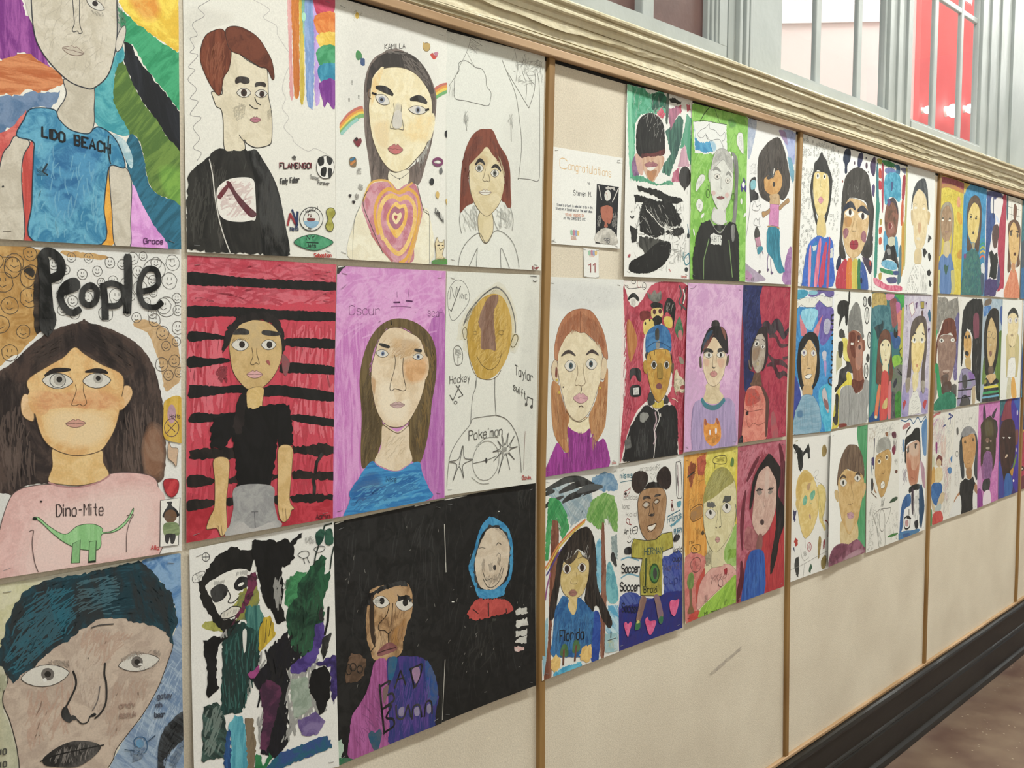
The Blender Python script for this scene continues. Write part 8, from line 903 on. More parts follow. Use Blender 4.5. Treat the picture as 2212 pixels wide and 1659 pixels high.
sheet('portrait_painting', 'tan face with a toothy grin under grey pencil curls, crowded with little doodles', 'painting', 'pupil portraits pinned to the wall', 1.8000, 1.2729, (-0, -0, 599, 4, 612, 920, 7, 916), (1.2, 5.0, 1.0, 1.0, 1.0), 'Pd4d3cc',
's 3.2 P:8a8a86 120 52 60 70 153 48 452 45 446 203 294 203 148 209;s 2.4 P:3c3a34 60 32 60 60 102 -0 501 16 489 81 121 46;s 4 P:8a6a3c 30 40 60 60 25 20 136 28 143 131 43 180;r W:8a5c3c 319 81 370 82 372 111 329 105;r W:8c8c86/a4a49e 162 178 223 118 390 126 430 215 295 209 181 218;b W:b08c50/c09c60 146 318 158 242 262 219 395 212 451 283 432 387 377 480 321 539 255 544 194 459 150 383;q 1.8 P:6a5434 146 318 158 242 262 219 395 212 451 283 432 387 377 480 321 539 255 544 194 459 150 383;e P:d4cdb8 220.3 283.3 32.9 3.3 1 18.2;e K:4a3c2c 217 281.1 14.8 1.5 0.7 11.7;e P:d4cdb8 358.6 267.6 30.5 3 1.1 18.5;e K:4a3c2c 356.9 267.5 13.5 1.3 0.7 11.9;c 2.8 P:6a5030 182 244 223 245 265 259;c 2.4 P:6a5030 272 376 313 381 328 356;b P:dcdad0 259 447 291 434 328 448 327 481 277 489 257 473;q 2.8 P:5a4a34 259 447 291 434 328 448 327 481 277 489 257 473;l 2.4 P:5a4a34 263 467 325 454;s 4.8 P:4a4a48 24 60 60 15 247 550 347 559 341 627 258 623;c 12 K:2c2c4c 126 110 124 206 121 289 115 327;r K:3c2c6c 79 247 118 244 121 296 89 293;c 8 P:2c5a7c 72 272 83 324 101 371;r K:26241f 79 400 111 397 122 469 91 485;c 10 P:9c6c3c 128 432 147 485 180 509;c 6 P:5c4030 83 490 132 516 190 546;r W:5c2c3c/7a4c54 447 91 516 90 528 137 458 125;r K:7a2440 463 198 514 189 526 237 493 261 456 231;s 4 P:3c2c34 30 60 80 20 447 98 552 106 570 241 501 248;s 3.6 P:4a3a2c 10 48 80 30 503 288 574 295 568 348 524 344;r K:6a3c28 530 378 569 382 566 403 531 399;r K:2c4a2c 425 605 502 582 581 585 564 610 451 612;y 20 P:3a7a34 400 860 494 862 600 864;q 3.2 P:77756f 138 665 250 635 384 646 453 655 404 728 347 786 350 912 242 908 206 785 155 706;o 3.2 P:77756f 290 722 54 8 3 82;s 4 P:9a9a96 40 60 70 40 138 658 251 641 222 768 325 902 242 902 173 761;s 2 P:6a6864 90 32 50 80 38 549 182 567 145 912 34 907;s 2 P:6a6864 50 32 50 80 403 695 593 654 601 905 392 892')
sheet('portrait_painting', 'tan portrait with a black cap and choker over blue and black pattern', 'painting', 'pupil portraits pinned to the wall', 2.0981, 1.2741, (-0, -0, 577, 2, 563, 922, 16, 923), (1.2, 5.0, 0.0, 1.0, 0.0), 'Pdadad8',
'c 10 P:2f5c84 34 15 127 31 211 18 283 58 367 16 440 60 525 20 554 48;r V:4c78a8/6c90b8 460 81 563 49 583 303 513 323 469 193;r W:a86c6c/b47c7c 63 64 179 41 207 69 82 91;r V:5c80a8/84a0bc 70 160 105 182 111 259 79 243;s 6.8 P:4a2c5c 30 68 50 8 68 382 169 380 184 497 93 531;s 3.2 P:3c4c44 20 28 60 60 30 175 89 193 91 346 49 342;r V:b08c9c 444 355 538 431 564 587 509 560 468 457;r K:1a1a1a/2a2a28 124 337 115 196 137 153 238 135 304 102 373 97 420 130 453 356 425 327 401 233 381 199 259 192 158 212 145 262 149 339;c 16 K:1e1e1e 136 134 159 103 225 77;r V:b48468/c49c84 144 249 192 215 381 199 425 275 436 368 415 458 384 526 315 539 245 517 208 461 159 353;f W:c8b09c 193 222 382 206 406 299 302 316 196 267;f W:a05c40/b06c50 166 328 234 328 256 402 361 426 411 378 384 513 297 529 227 495;x K:2a2420 152 243 201 222 205 268 171 284;e P:d4d0c8 169.3 251.5 24 2.2 0.8 11.6;e K:2a2420 181.2 251.3 12 1.1 1.2 16.8;x K:3a2c24 312 213 374 218 366 237 323 233;e K:2a2420 335.3 240.7 17.5 1.6 1.2 17;c 2.4 P:6a3c2c 260 473 312 486;r K:141414 221 553 298 536 429 541 431 584 317 577 232 593;r V:2c5084/3f6ca0 39 875 66 687 147 602 249 601 269 662 236 690 134 709 105 833 56 877;r V:1c3c5c/2c4c6c 431 591 492 558 553 732 521 828 488 903 450 818;r K:3c2c3c 274 572 317 577 316 766 280 716;s 8 K:141414 30 100 80 20 274 572 440 585 461 885 329 879;s 8 P:dcdcda 20 100 80 20 317 584 440 592 431 782 344 803;q 12 K:141414 137 774 239 775 242 853 148 849;l 12 K:141414 188 774 274 793;l 10 K:141414 228 715 230 761;r W:b88c8c 154 795 214 797 216 843 164 835;r K:1c1c24 345 829 415 826 417 886 364 884;r W:4c7898/3c70a8 14 877 123 868 294 887 434 895 435 921 142 929 32 924;r W:2c5a94 107 891 243 899 228 936 141 922')
sheet('portrait_painting', 'grey haired figure in a blue shirt with a green heart on yellow', 'painting', 'pupil portraits pinned to the wall', 2.4229, 2.2109, (23, -0, 593, 4, 572, 928, 0, 929), (1.2, 4.0, 0.0, 1.0, 1.0), 'Pc4b23c',
'r W:bca82c/ccbc44 -2 69 597 81 633 489 564 923 356 927 372 567 234 201 49 277;r W:8c3c48/a05460 26 12 590 12 596 75 403 55 186 57 32 78;r W:b07838 32 72 311 51 596 75 599 100 224 84 35 108;r W:c08c20/c9a030 441 259 557 276 564 352 466 333;r W:bc8c1c 467 594 580 556 585 633 489 631;s 3.2 P:6a641c 60 40 30 30 85 103 558 85 572 224 342 192 91 170;b W:c08058/cc9470 425 185 467 128 517 158 504 216 447 215;c 4 P:5a6a1c 383 232 409 325 470 384 483 427;b V:8a8070/a09884 62 337 81 256 164 207 270 198 348 254 374 346 367 504 338 619 311 620 330 506 321 381 242 293 120 309 92 396 115 487 89 618 46 614 70 459;q 1.6 P:5a5444 62 337 81 256 164 207 270 198 348 254 374 346 367 504 338 619 311 620 330 506 321 381 242 293 120 309 92 396 115 487 89 618 46 614 70 459;b W:8f7458/a4886c 79 336 133 258 236 226 313 282 337 355 309 457 223 524 133 492 85 421;q 1.6 P:5a4838 79 336 133 258 236 226 313 282 337 355 309 457 223 524 133 492 85 421;e P:d4d0c4 119.2 348.5 27.7 -2 0.6 7.3;e K:5a5040 121.5 333 24.2 -1.8 0.6 7.3;e P:d4d0c4 274.3 340.7 28.8 -2 0.6 7.4;e K:5a5040 276.6 324.9 25.2 -1.8 0.6 7.4;c 2.8 P:5a4838 201 340 198 414;M W:a88470 213.3 434.9 46.4 -2.9 0.6 8.6;b W:c4b488 162 528 276 509 292 608 231 642 150 615;b W:b8b474 -6 744 78 729 88 926 12 928;b W:b8b068 318 739 400 717 428 881 355 921;r V:4a6c9c/6080b0 37 743 74 655 141 615 231 642 309 601 400 730 327 745 337 921 88 926 88 753;b K:2c5a4c 164 713 198 697 235 704 270 697 246 748 212 780')
sheet('portrait_painting', 'brown haired portrait in a teal flecked top on bright blue with a yellow corner', 'painting', 'pupil portraits pinned to the wall', 2.7156, 2.2087, (14, 3, 596, 0, 589, 923, 0, 923), (1.2, 4.0, 0.0, 1.0, 1.0), 'P2f7fa8',
'r W:c0a43c/ccb454 10 7 162 8 91 63 29 101;r W:2a78a4/3f8cb8 143 13 593 17 594 454 444 436 422 198 289 91 82 173 70 483 25 165;r W:3f88b8 49 452 127 480 115 578 51 607;b W:4c3c30/5f4c3c 109 261 121 183 192 112 308 82 413 106 474 194 476 327 446 462 412 557 307 509 334 468 417 364 403 213 274 144 181 204 132 298 132 415 226 494 248 526 133 558 122 415;q 1.6 P:2f241c 109 261 121 183 192 112 308 82 413 106 474 194 476 327 446 462 412 557 307 509 334 468 417 364 403 213 274 144 181 204 132 298 132 415 226 494 248 526 133 558 122 415;b W:c4ac60/d0bc78 128 299 163 218 270 145 399 173 427 251 407 365 363 454 285 494 204 463 141 401;q 1.6 P:5a4a2c 128 299 163 218 270 145 399 173 427 251 407 365 363 454 285 494 204 463 141 401;f W:b89c50 235 487 315 483 308 529 279 537;l 5.2 K:3a3428 176 246 231 252;l 5.2 K:3a3428 315 252 366 258;e K:3a3c38 201.2 270.6 27.5 -2 0.9 10.3;e K:3a3c38 333.2 274.1 26.3 -1.9 0.9 10.5;c 4 P:3a3428 169 286 209 290 238 284;c 2.4 P:8a7440 267 276 264 354;e K:3a3024 271.7 398.4 21.8 -1.4 1 13.1;r W:2f5c60/3f7068 61 613 153 563 269 538 391 551 482 647 563 914 22 921 41 743;s 6 P:3fa088 90 48 70 50 62 626 412 557 519 901 50 911;s 6 P:1c4c80 60 48 70 50 62 626 412 557 519 901 50 911;s 4.8 P:8a8c8c 30 40 70 50 62 626 412 557 519 901 50 911;c 18 P:2c8aa0 446 462 528 437 636 451;c 18 P:2c8a70 449 495 531 471 628 486;c 18 P:98a83c 452 528 534 504 632 526;c 18 P:c0a43c 454 562 537 538 624 560;c 20 P:c0604c 457 602 540 578 606 602;r P:c4c8cc 493 660 566 644 593 717 520 740;r V:4a5a6c 489 754 573 738 572 900 530 901;r K:7a3c74 59 587 106 585 99 618 57 619')
sheet('portrait_painting', 'dark faced figure in a black waistcoat on navy and crimson with white patches', 'painting', 'pupil portraits pinned to the wall', 3.0164, 2.2082, (1, 3, 565, -0, 553, 928, 0, 922), (1.2, 4.0, 0.0, 1.0, 1.0), 'Pd4d0d0',
'r W:3c4070/4c5080 9 21 339 -2 455 22 460 64 193 72 111 107 28 100;r W:2c4478/3c5488 7 102 109 86 130 186 228 193 257 266 178 347 144 444 92 583 84 774 51 911 -0 912 19 451;r W:9c2c44/a83c50 455 22 560 20 569 420 554 810 487 847 351 878 436 778 402 639 346 502 371 293 426 164;r P:cbc9c9 118 72 203 61 193 175 124 187;r P:d0cbcb 267 52 459 50 424 150 361 196 247 164;c 20 K:22305c 191 59 199 236;r P:b8c4dc 262 204 331 226 380 264 300 256;r W:4a3834/5c4844 217 303 325 282 377 348 340 433 301 498 234 494 185 428 179 360;x P:d4d0d4 149 505 257 500 322 490 325 517 250 549 183 524;x K:1c1f1f/2c302c 110 541 182 517 250 552 336 524 366 606 322 767 234 770 168 751 126 759 160 649;x W:3c3460/4c4070 23 790 126 766 212 770 367 773 438 813 329 878 309 920 10 919;r V:4c5474/3c4468 377 605 431 708 415 813 348 822;x P:d4d0d4 375 891 533 846 538 924 265 925')
sheet('portrait_painting', 'tan face with a tall brown bun and orange top before a white grid', 'painting', 'pupil portraits pinned to the wall', 3.2963, 2.2067, (17, -0, 460, 0, 481, 925, -0, 924), (1.2, 4.0, 0.0, 1.0, 1.0), 'Pd2d0c8',
'r K:3f5c6c 6 9 58 12 61 202 28 205;l 2.8 P:55524a 76 31 450 43;l 2.8 P:55524a 50 97 457 101;l 2.8 P:55524a 57 160 465 166;l 2.8 P:55524a 154 11 156 231;l 2.8 P:55524a 273 15 254 59;l 2.8 P:55524a 372 21 371 216;r W:5c3c30/6c4838 247 203 217 148 231 68 278 57 327 96 307 199;b W:5a4234/6c5040 92 669 105 412 70 286 132 225 295 200 423 234 470 318 455 538 485 596 363 637 380 542 403 395 303 271 228 247 121 340 123 482 193 622 162 681;q 1.6 P:3a2820 92 669 105 412 70 286 132 225 295 200 423 234 470 318 455 538 485 596 363 637 380 542 403 395 303 271 228 247 121 340 123 482 193 622 162 681;b W:c09c60/ccac74 109 341 159 266 250 224 380 295 439 379 414 504 336 602 252 620 165 566 119 447;q 1.6 P:5a4430 109 341 159 266 250 224 380 295 439 379 414 504 336 602 252 620 165 566 119 447;r K:3c2c20 129 311 210 299 200 317 142 324;r K:3c2c20 330 298 430 299 407 315 332 312;e K:5c5040 166.7 337.1 32.8 -2 2 19.9;e K:5c5040 371.9 339 29.6 -1.8 2.3 21.6;c 2.8 P:6a4c30 263 346 250 461 298 462;e K:4a2c20 303.6 516.4 39 -1.8 1.5 15.8;r W:c08858 204 607 324 610 306 683 222 686;r W:c07050/cc8868 26 842 110 754 197 665 270 691 341 660 423 759 473 919 9 920;s 6 P:b05c30 30 80 80 20 70 826 199 694 369 702 434 905 53 912')
sheet('portrait_painting', 'long mauve brown face with auburn hair in a green collar on grey and violet', 'painting', 'pupil portraits pinned to the wall', 2.4078, 1.7388, (37, 0, 626, 1, 582, 923, 0, 922), (1.2, 5.0, 0.0, 1.0, 0.0), 'Pd2cec6',
'x W:77746f/8c8880 113 13 291 10 349 41 566 6 617 147 509 193 379 180 219 205 138 305 48 286 60 212;s 8 P:5a564f 60 60 70 50 114 26 586 18 563 167 235 180 82 267;s 4 P:d4d0c8 24 60 70 50 114 26 586 18 563 167 235 180 82 267;r W:55507c/68628c 518 186 617 141 650 440 605 471 565 309 531 231;r W:5c5480/7a7098 558 341 642 459 616 654 543 696 503 630 549 470;s 8 P:342c54 40 80 75 20 519 308 626 244 634 635 543 683;r V:2f8a54/44a068 40 292 118 280 89 366 64 521 30 526;r V:1c8450/2c9860 31 551 135 542 195 650 246 797 184 826 109 709 37 675;r W:8a7c70 20 674 104 615 130 791 27 848;r K:3c3a38/5c5854 453 737 582 730 587 828 475 822;r V:5a2c20/70402f 82 528 84 428 122 336 189 280 254 199 379 177 491 193 543 257 568 347 533 373 444 301 335 307 192 318 142 367 113 460 109 541;s 6 P:401c14 50 80 75 20 139 330 290 193 472 193 549 334 352 294;b W:7f6458/957a6c 139 461 124 367 175 330 317 313 502 334 554 405 551 502 501 598 432 692 343 732 242 715 175 618;q 1.6 P:4a3830 139 461 124 367 175 330 317 313 502 334 554 405 551 502 501 598 432 692 343 732 242 715 175 618;b W:5c4438 230 645 393 639 342 720 251 703;e P:d8d8d2 212.5 358.8 50.2 0.7 1.2 16.3;e K:2c2c28 216.1 358.8 21.5 0.3 0.8 11.3;e P:d8d8d2 470.6 357.8 48.3 0.6 1.2 15.4;e K:4a4a44 481.7 358 18.5 0.2 0.7 9;c 2.4 P:4a3830 267 369 319 465 306 559;r P:b09c90 264 602 391 600 401 617 282 616;c 4 P:4a3028 265 621 338 630 401 623;r W:4f3a30 251 709 451 699 436 782 255 792;r W:1c6a50/2c7c60 29 907 114 834 291 787 455 783 568 827 575 919 296 921')
sheet('portrait_painting', 'narrow tan face in a huge black mane with a patchwork dress', 'painting', 'pupil portraits pinned to the wall', 2.7034, 1.7378, (43, -0, 631, 3, 605, 915, 0, 915), (1.2, 5.0, 0.0, 1.0, 0.0), 'Pd0cfca',
'x K:1c1c1c/2c2c2a 97 229 126 112 218 46 354 11 598 7 640 108 649 313 653 655 603 900 520 888 471 716 385 632 377 511 385 344 320 283 238 263 165 335 158 505 123 583 93 569;s 4 P:55534f 60 80 80 15 112 177 337 44 600 27 657 724 515 786 398 512;s 3.2 P:c8c6c0 14 60 85 15 443 311 649 313 643 861 477 852;r V:6c3848/7a4454 389 157 520 143 546 325 507 345 415 337;b W:b88c4c/c8a060 158 374 174 322 240 283 312 310 357 377 345 477 288 529 207 500 173 440;q 1.6 P:3a2c1c 158 374 174 322 240 283 312 310 357 377 345 477 288 529 207 500 173 440;e K:2a2620 210.2 335.2 25.8 0.3 1.2 14.5;e K:2a2620 291.6 332.7 24.1 0.3 1.3 15.9;c 4 P:5a3c20 244 342 260 415 231 428;e K:161414 244.4 474.5 44.6 -4.4 23.2 20.5;r W:b89c60 208 520 337 510 353 604 294 622 222 586;p P:8c84a4 70 667 125 603 243 600 344 617 469 682 493 751 373 779 358 913 23 909 46 764;l 4 K:242226 70 667 125 603 243 600 344 617 469 682 493 751 373 779 358 913 23 909 46 764 70 667;r W:7c5c9c/8c70a8 285 635 427 654 449 695 349 711;r W:8a90a0 269 714 370 719 371 752 281 755;r W:a890b8 273 794 353 792 355 832 285 842;r W:9c88b0 53 718 131 715 133 768 65 771;r K:3a3836 148 670 226 653 269 708 252 767 172 763;r K:4a4848 99 884 195 837 316 857 338 912 100 911;l 10 K:1c1a1c 43 711 491 703;l 10 K:1c1a1c 37 779 393 784;l 10 K:1c1a1c 20 847 366 846;l 10 K:1c1a1c 136 636 140 913;c 12 K:1c1a1c 100 911 137 847 215 831 316 863 348 912;b V:b8a484 393 780 474 770 479 900 409 909')
sheet('portrait_painting', 'bespectacled long face with black hair in a yellow, green and blue striped top', 'painting', 'pupil portraits pinned to the wall', 3.0111, 1.7371, (26, 2, 572, 0, 556, 923, 0, 914), (1.2, 5.0, 0.0, 1.0, 0.0), 'P9aa8b4',
'r W:6c5c4c 96 14 247 4 230 50 59 65;r W:3c6ca8/6c90bc 39 79 232 64 215 105 69 161;r W:8aa0b0/a4b4c0 271 15 559 7 604 316 477 287 458 103 321 70;r W:3c5c9c 500 82 578 74 584 231 525 209;r V:54702c/6c8840 100 518 170 589 155 693 51 757 62 586;r V:4c6c24/648038 479 315 593 331 583 817 542 901 444 740 395 667 472 492;r K:22201c/36322c 102 553 72 312 115 188 215 105 344 83 459 110 491 209 491 457 414 625 329 679 198 681 131 657;b W:b09464/c0a878 154 381 176 257 254 167 359 223 434 315 423 442 366 560 281 614 199 542;q 1.6 P:4a3c28 154 381 176 257 254 167 359 223 434 315 423 442 366 560 281 614 199 542;o 4 P:4c4c4c 213.8 319.8 57.1 0.5 2.7 30.5;o 4 P:4c4c4c 346.6 328.1 57.8 0.6 2.8 30.9;l 3.2 P:4c4c4c 269 322 293 322;e P:b8a888 254.6 410.7 39.7 0.7 0.8 9.8;r W:8a5c48 227 473 292 467 306 503 252 515;r W:5c4c3c/6c5c4c 215 612 346 602 351 672 230 668;b W:b89868/c8ac7c 176 680 395 674 421 724 290 761 178 715;r K:1f1f1c 113 726 177 701 290 761 420 717 488 727 490 763 116 774;p H:c8bc30/d4c83c 95 777 497 774 503 799 91 797;p K:1c1f1c 87 797 508 801 514 828 80 824;p H:2c8c54/3c9c64 75 824 520 827 526 847 68 846;p K:1c1f1c 68 846 526 848 531 866 60 865;p H:5c98b4/6ca8c4 60 865 536 866 537 885 52 881;p K:22241f 52 881 537 885 547 923 45 914;f W:a09c40 113 719 167 721 162 749 106 753')
sheet('portrait_painting', 'wide eyed pale figure with long fair hair in a spotted white top', 'painting', 'pupil portraits pinned to the wall', 3.2948, 1.7393, (15, 0, 608, 1, 612, 934, 0, 927), (1.2, 5.0, 0.0, 1.0, 0.0), 'Pd3d4cf',
'b V:b0a470/c0b488 173 322 512 325 554 511 520 712 448 731 251 687 182 721 166 503;r K:2a2c28/3c3e38 170 178 199 120 338 75 464 111 508 170 446 162 344 126 226 141;b W:cbb98c/d6c8a0 183 235 192 163 332 126 469 155 515 236 489 340 424 427 341 448 242 424 203 337;q 1.8 P:5a5440 183 235 192 163 332 126 469 155 515 236 489 340 424 427 341 448 242 424 203 337;Y P:8a84a4 251.1 199.2 62.7 -0 3.1 29 0.6 0 0;Y P:8a84a4 437.2 195.5 53.8 -0 3.1 28 0.6 0 0;c 2 P:6a644c 333 199 313 283 350 287;M W:b09c78 322.9 334.3 38.7 0.4 1.4 14.6;c 4.8 P:3a3a34 242 424 341 449 400 434;b W:c8b888 293 454 414 457 423 560 301 542;p P:d8d8d4 242 563 313 543 434 546 466 635 448 731 206 729 213 649;l 2 P:77777c 242 563 313 543 434 546 466 635 448 731 206 729 213 649 242 563;s 4 K:3c3c54 36 20 70 40 230 562 435 561 435 723 229 719;r W:b8b498/c4c0a8 231 744 327 748 337 911 193 918;r V:c89440/d4a450 340 749 437 745 508 920 349 911')
sheet('portrait_painting', 'busy scribbled scene with a small figure in a blue top and red skirt', 'painting', 'pupil portraits pinned to the wall', 2.4151, 1.2784, (-0, -0, 583, 8, 494, 919, 16, 923), (1.2, 5.0, 0.0, 1.0, 0.0), 'Pd2cfc6',
'c 20 P:b86c6c 25 85 94 38 239 22;c 16 P:b890b4 42 184 65 121 170 70;s 4.8 P:8a9098 130 80 60 50 41 54 545 55 529 324 424 449 98 319;s 6 P:b87c98 60 100 75 30 41 54 354 43 338 307 100 351;s 8 P:c8988c 40 100 80 20 237 206 387 205 384 418 290 422;s 6 P:c07890 50 100 70 40 291 436 515 391 556 769 404 783;s 6 P:a8b078 60 100 80 20 46 346 156 357 151 586 60 575;s 4 P:a09894 90 80 60 50 314 505 568 328 560 871 332 874;c 12 P:2c3c7c 414 87 527 68 430 48 467 43;l 12 P:2c3c7c 467 43 467 137;l 12 P:2c3c7c 306 139 362 130;r W:3c6ca0/5080b0 498 416 573 396 597 453 529 460;r W:3c6ca0/5080b0 427 503 503 491 543 529 487 550;r V:98387c 148 258 186 268 182 346 154 337;r W:5c2c30/7a4440 161 442 176 385 230 364 307 398 302 464 253 432 197 426;e W:c4ac88 230.7 429.8 56.3 5.7 2.1 33.2;r V:b88c40/c8a058 72 479 125 452 168 555 114 582 60 575;r W:c8b488/d0c098 145 474 293 476 318 572 170 588;r W:2c5a94/3f70a8 62 621 114 582 282 601 322 652 289 735 179 773 84 709;b W:c4b08c 48 704 103 731 181 820 125 812;b W:c4b08c 286 688 381 699 328 773 198 783;r W:b03c38/c05048 126 832 292 828 343 922 111 929;r V:3f7a4c/5c9060 16 798 88 794 93 926 24 922;b W:a8b4b4 179 780 290 768 292 822 162 817')
sheet('portrait_painting', 'tan face with grey black bob in a black sleeveless top on a pencilled ground', 'painting', 'pupil portraits pinned to the wall', 2.6622, 1.2742, (99, 0, 694, 1, 709, 924, -0, 910), (1.2, 6.0, 0.0, 1.0, 0.0), 'Pd0cec8',
's 2.8 P:77756f 80 52 60 70 113 17 693 25 716 270 517 183 270 199 134 257;s 6 K:2c2c30 5 48 20 40 383 90 530 100 533 128 386 118;r K:55534f 137 175 176 165 191 220 151 224;o 6 P:4a4a48 167.8 389.6 32.4 3.1 1.5 23.4;s 2.8 P:8a8884 40 52 60 60 108 459 229 471 241 679 119 665;r W:78787a/8e8e90 255 260 262 219 350 178 475 177 605 225 674 280 565 243 399 258;r K:2f3336/484c50 225 402 227 292 275 255 316 258 315 376 355 519 360 610 298 610 252 508;r K:2f3336/484c50 587 259 674 288 719 449 710 663 633 626 608 545 641 406;b W:b08450/c09460 298 340 286 269 399 258 587 252 647 342 633 441 554 539 482 567 397 530 330 454;q 1.8 P:5a4024 298 340 286 269 399 258 587 252 647 342 633 441 554 539 482 567 397 530 330 454;l 4 K:3a2c20 340 295 391 289;l 4 K:3a2c20 526 282 579 287;e P:5c4830 365.3 307.3 29.1 2.5 0.7 9.8;e P:5c4830 569.6 303.7 25.6 2.2 1.1 14.2;c 2.4 P:6a4c2c 456 326 440 394 482 398;q 2.4 P:6a4c2c 431 470 498 473 499 498 436 495;r W:a07444 408 545 544 545 549 631 486 638 422 610;r W:b07c54 104 786 182 741 262 716 264 751 144 791;r W:a87c58 636 690 702 719 705 791 628 754;x K:1c1b1b/2c2b2a 243 735 259 647 381 619 486 645 591 628 647 692 597 757 592 920 310 924 278 892 286 789;s 4 P:4a4848 30 52 75 40 302 687 573 704 559 887 309 882;b P:cfcfcd 9 909 105 800 264 751 279 913;b P:cfcfcd 598 778 705 806 709 925 602 914')
sheet('portrait_painting', 'dark olive bearded figure with a mauve beard and cat ears on bright pink', 'painting', 'pupil portraits pinned to the wall', 3.0137, 1.2733, (-0, 0, 594, 1, 603, 921, 14, 923), (1.2, 5.0, 0.0, 1.0, 0.0), 'Pb868a8',
'r W:b464a4/c47cb4 -6 2 597 5 610 504 555 723 589 922 381 933 415 707 457 341 159 99 63 524;r V:b078a8/c08cb8 6 661 154 547 140 676 196 902 19 922;r V:8c3c8c 12 770 123 769 174 913 19 922;r K:3c2c3c 127 10 176 42 209 138 132 162;r K:3c2c3c 521 56 470 119 427 154 366 120;r K:1f1c18 209 146 321 121 417 160 511 182 556 274 504 345 404 262 277 143;r K:3c3424/4a4030 98 556 87 274 68 193 165 150 299 130 441 177 512 308 516 495 477 595 433 635 400 484 281 436 193 464 175 535;f W:5c5230 189 173 372 179 430 301 223 292;e W:7a5c44 273.1 340 59.8 5.1 2 22.1;e P:a88c84 262.9 353.7 18.4 1.6 0.9 10.3;e P:a88c84 365.9 355.2 18.6 1.6 1.1 11.9;r P:a09484 233 402 324 403 326 425 246 418;r W:744a78/8c6090 158 606 171 476 281 439 400 484 431 598 368 702 254 696 184 667;s 4.8 P:4c2c54 50 80 80 10 172 491 401 498 368 687 207 669;r W:8c5488 110 557 176 550 185 681 138 647;r K:1c1a1a 164 708 230 687 368 702 351 796 237 804 156 773;b P:d4c9d0 203 808 363 805 392 927 186 922')
sheet('portrait_painting', 'very dark brown face with small white eyes on violet with a blue top', 'painting', 'pupil portraits pinned to the wall', 3.3167, 1.2726, (0, 0, 616, 2, 625, 924, 13, 917), (1.2, 5.0, 0.0, 1.0, 0.0), 'P3c2c68',
'r W:2c5c64/3c6c74 -2 7 170 10 72 117 26 144;r V:7a3440/8c4450 160 32 357 5 379 198 228 196 55 191 96 118;r V:3c2c8c/4c3c9c 357 5 623 -4 629 719 589 920 428 776 514 551 489 276 378 191;r V:2c50a0/3c64b0 434 17 624 4 635 153 493 82;e P:c8c4d8 546.6 147.6 20.6 1.3 2.9 26.7;r K:7a3c34 506 316 596 323 582 447 479 438;r K:33221e/4a3028 30 429 29 294 82 208 228 188 379 198 475 259 517 434 491 588 395 656 297 707 175 747 94 624;s 6 P:241613 50 80 80 15 36 242 408 231 488 548 222 691;x P:dcd8d4 100 345 182 352 146 364;x P:dcd8d4 275 361 371 369 322 382;r P:c0a890 199 544 259 519 286 541 224 554;r V:3c2a20 146 668 395 663 400 741 272 704 152 775;r V:2a5494/3c68a8 201 758 272 704 400 741 458 857 386 926 210 919;r V:4a3c88/2c4c94 5 578 94 624 178 786 210 919 25 915;r V:6c8c34 446 661 540 553 567 571 497 666 447 684;r V:c08c30 372 692 472 671 451 739 413 743;e P:dcd8d8 480.1 797 25.7 2.9 0.7 12.6;e P:c8c0c4 541 506.4 15.4 1.4 1.8 20.5')
sheet('portrait_painting', 'sliver of a teal painting at the right edge, topmost of the last column', 'painting', 'pupil portraits pinned to the wall', 3.5477, 2.2045, (0, 1, 462, 0, 478, 922, 16, 922), (1.2, 4.0, 0.0, 1.0, 0.0), 'P2f5f70',
'r W:2a6068/3c7078 -49 9 463 4 480 358 49 419;r W:3c4c58 20 384 480 358 480 624 45 640;r W:2c5c88/3c6c94 19 641 481 632 478 922 16 922')
sheet('portrait_painting', 'sliver of a blue painting at the right edge, middle of the last column', 'painting', 'pupil portraits pinned to the wall', 3.6181, 1.7369, (0, 0, 454, 1, 471, 940, 21, 933), (1.2, 4.0, 0.0, 1.0, 0.0), 'P5c7c94',
'r W:c8ccd0/b0bcc8 -41 1 455 1 508 443 38 457;r W:2c4c80/3c5c94 39 472 511 466 490 832 46 849;r W:3c84ac 48 865 492 855 472 948 27 931')
sheet('portrait_painting', 'sliver of a crimson painting at the right edge, bottom of the last column', 'painting', 'pupil portraits pinned to the wall', 3.6418, 1.2715, (-0, -0, 456, 8, 494, 920, 15, 911), (1.2, 4.0, 0.0, 1.0, 0.0), 'P9c2c44',
'r W:2f78a0 -19 -6 457 3 486 233 8 216;r W:2c3464 5 192 483 208 501 364 21 335;r W:c08c30/cc9c40 20 327 499 348 477 403 13 389;r W:9c2c44/b04058 13 389 505 405 496 928 18 912;e K:3c2024 118 708.3 65.6 6.9 2 24.1;e P:d8c8c4 112.7 709.3 21.8 2.3 0.6 7.2;r K:6c2030 36 787 515 815 496 928 18 912')
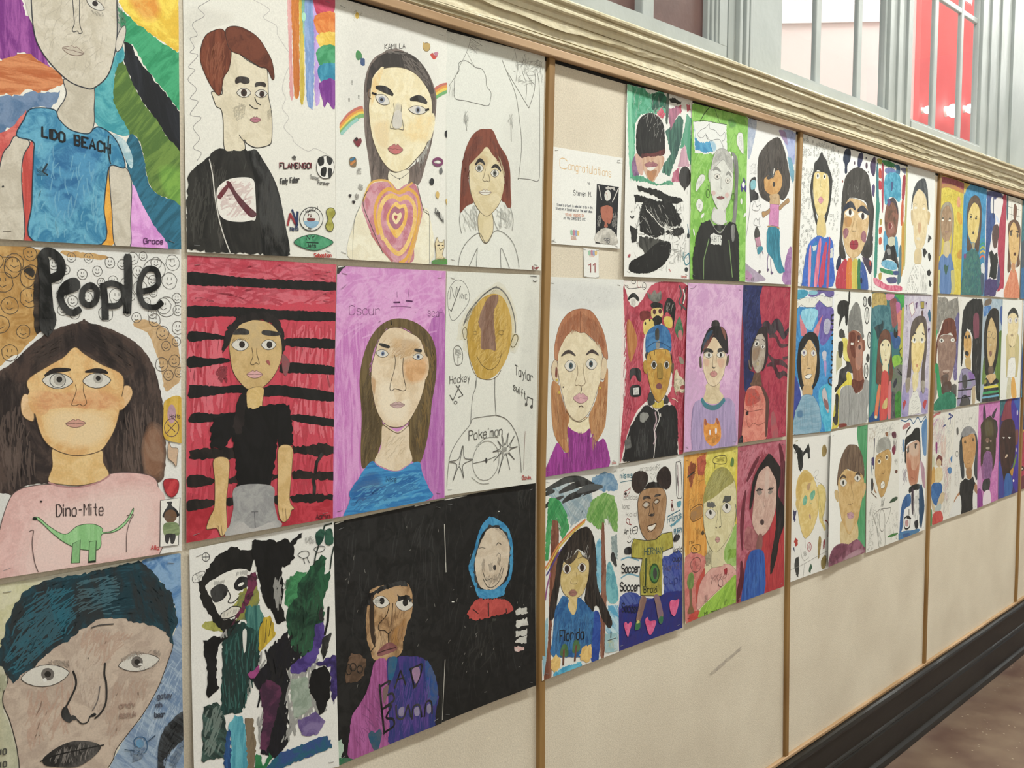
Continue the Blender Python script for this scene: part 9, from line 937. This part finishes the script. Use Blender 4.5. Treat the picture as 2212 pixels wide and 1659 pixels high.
# ------------------------------------------------------------ marks on the bare board
M_scuff = noisy('grey_scuff', hexlin('a39a90', 1.1), hexlin('bfb5a5', 1.1), scale=90, rough=0.85, stretch=(0.4, 1, 1))
def scuff(name, pts, w, seed):
    """short smears of grey rubbed into the board"""
    rnd = random.Random(seed)
    bm = bmesh.new()
    for (x0, z0), (x1, z1), n in pts:
        for i in range(n):
            t = rnd.random()
            cx, cz = x0 + (x1 - x0) * t + rnd.uniform(-w, w), z0 + (z1 - z0) * t + rnd.uniform(-w, w) * 0.6
            dx, dz = (x1 - x0), (z1 - z0)
            l = math.hypot(dx, dz)
            dx, dz = dx / l, dz / l
            a, b = rnd.uniform(0.004, 0.014), rnd.uniform(0.0006, 0.0018)
            h = 0.0002 + 0.000004 * i
            vs = [bm.verts.new((cx + dx * a * p - dz * b * q, -h, cz + dz * a * p + dx * b * q)) for p, q in ((-1, 0), (-0.3, -1), (0.5, -0.8), (1, 0), (0.4, 1), (-0.5, 0.7))]
            bm.faces.new(vs)
    o = link_mesh(name, bm, M_scuff)
    o['kind'] = 'structure'
    return o
scuff('wall_left_scuff', [((0.753, 0.645), (0.815, 0.657), 110), ((0.80, 0.655), (0.912, 0.677), 150)], 0.0075, 5)

# chips where staples were pulled: pale flecks in the board
M_chip = mk('pale_chip', hexlin('e6dcc6', 1.1), 0.9)[0]
def chips(n, seed):
    rnd = random.Random(seed)
    bm = bmesh.new()
    for i in range(n):
        x, z = rnd.uniform(-0.3, 4.6), rnd.uniform(0.32, 0.82)
        a, l, b = rnd.uniform(0.1, 1.4), rnd.uniform(0.002, 0.006), rnd.uniform(0.0005, 0.0011)
        c, s_ = math.cos(a), math.sin(a)
        vs = [bm.verts.new((x + c * l * p - s_ * b * q, -0.0003, z + s_ * l * p + c * b * q)) for p, q in ((-1, -0.4), (0, -1), (1, 0.2), (0.2, 1))]
        bm.faces.new(vs)
    o = link_mesh('wall_left_chips', bm, M_chip)
    o['kind'] = 'structure'
chips(70, 3)
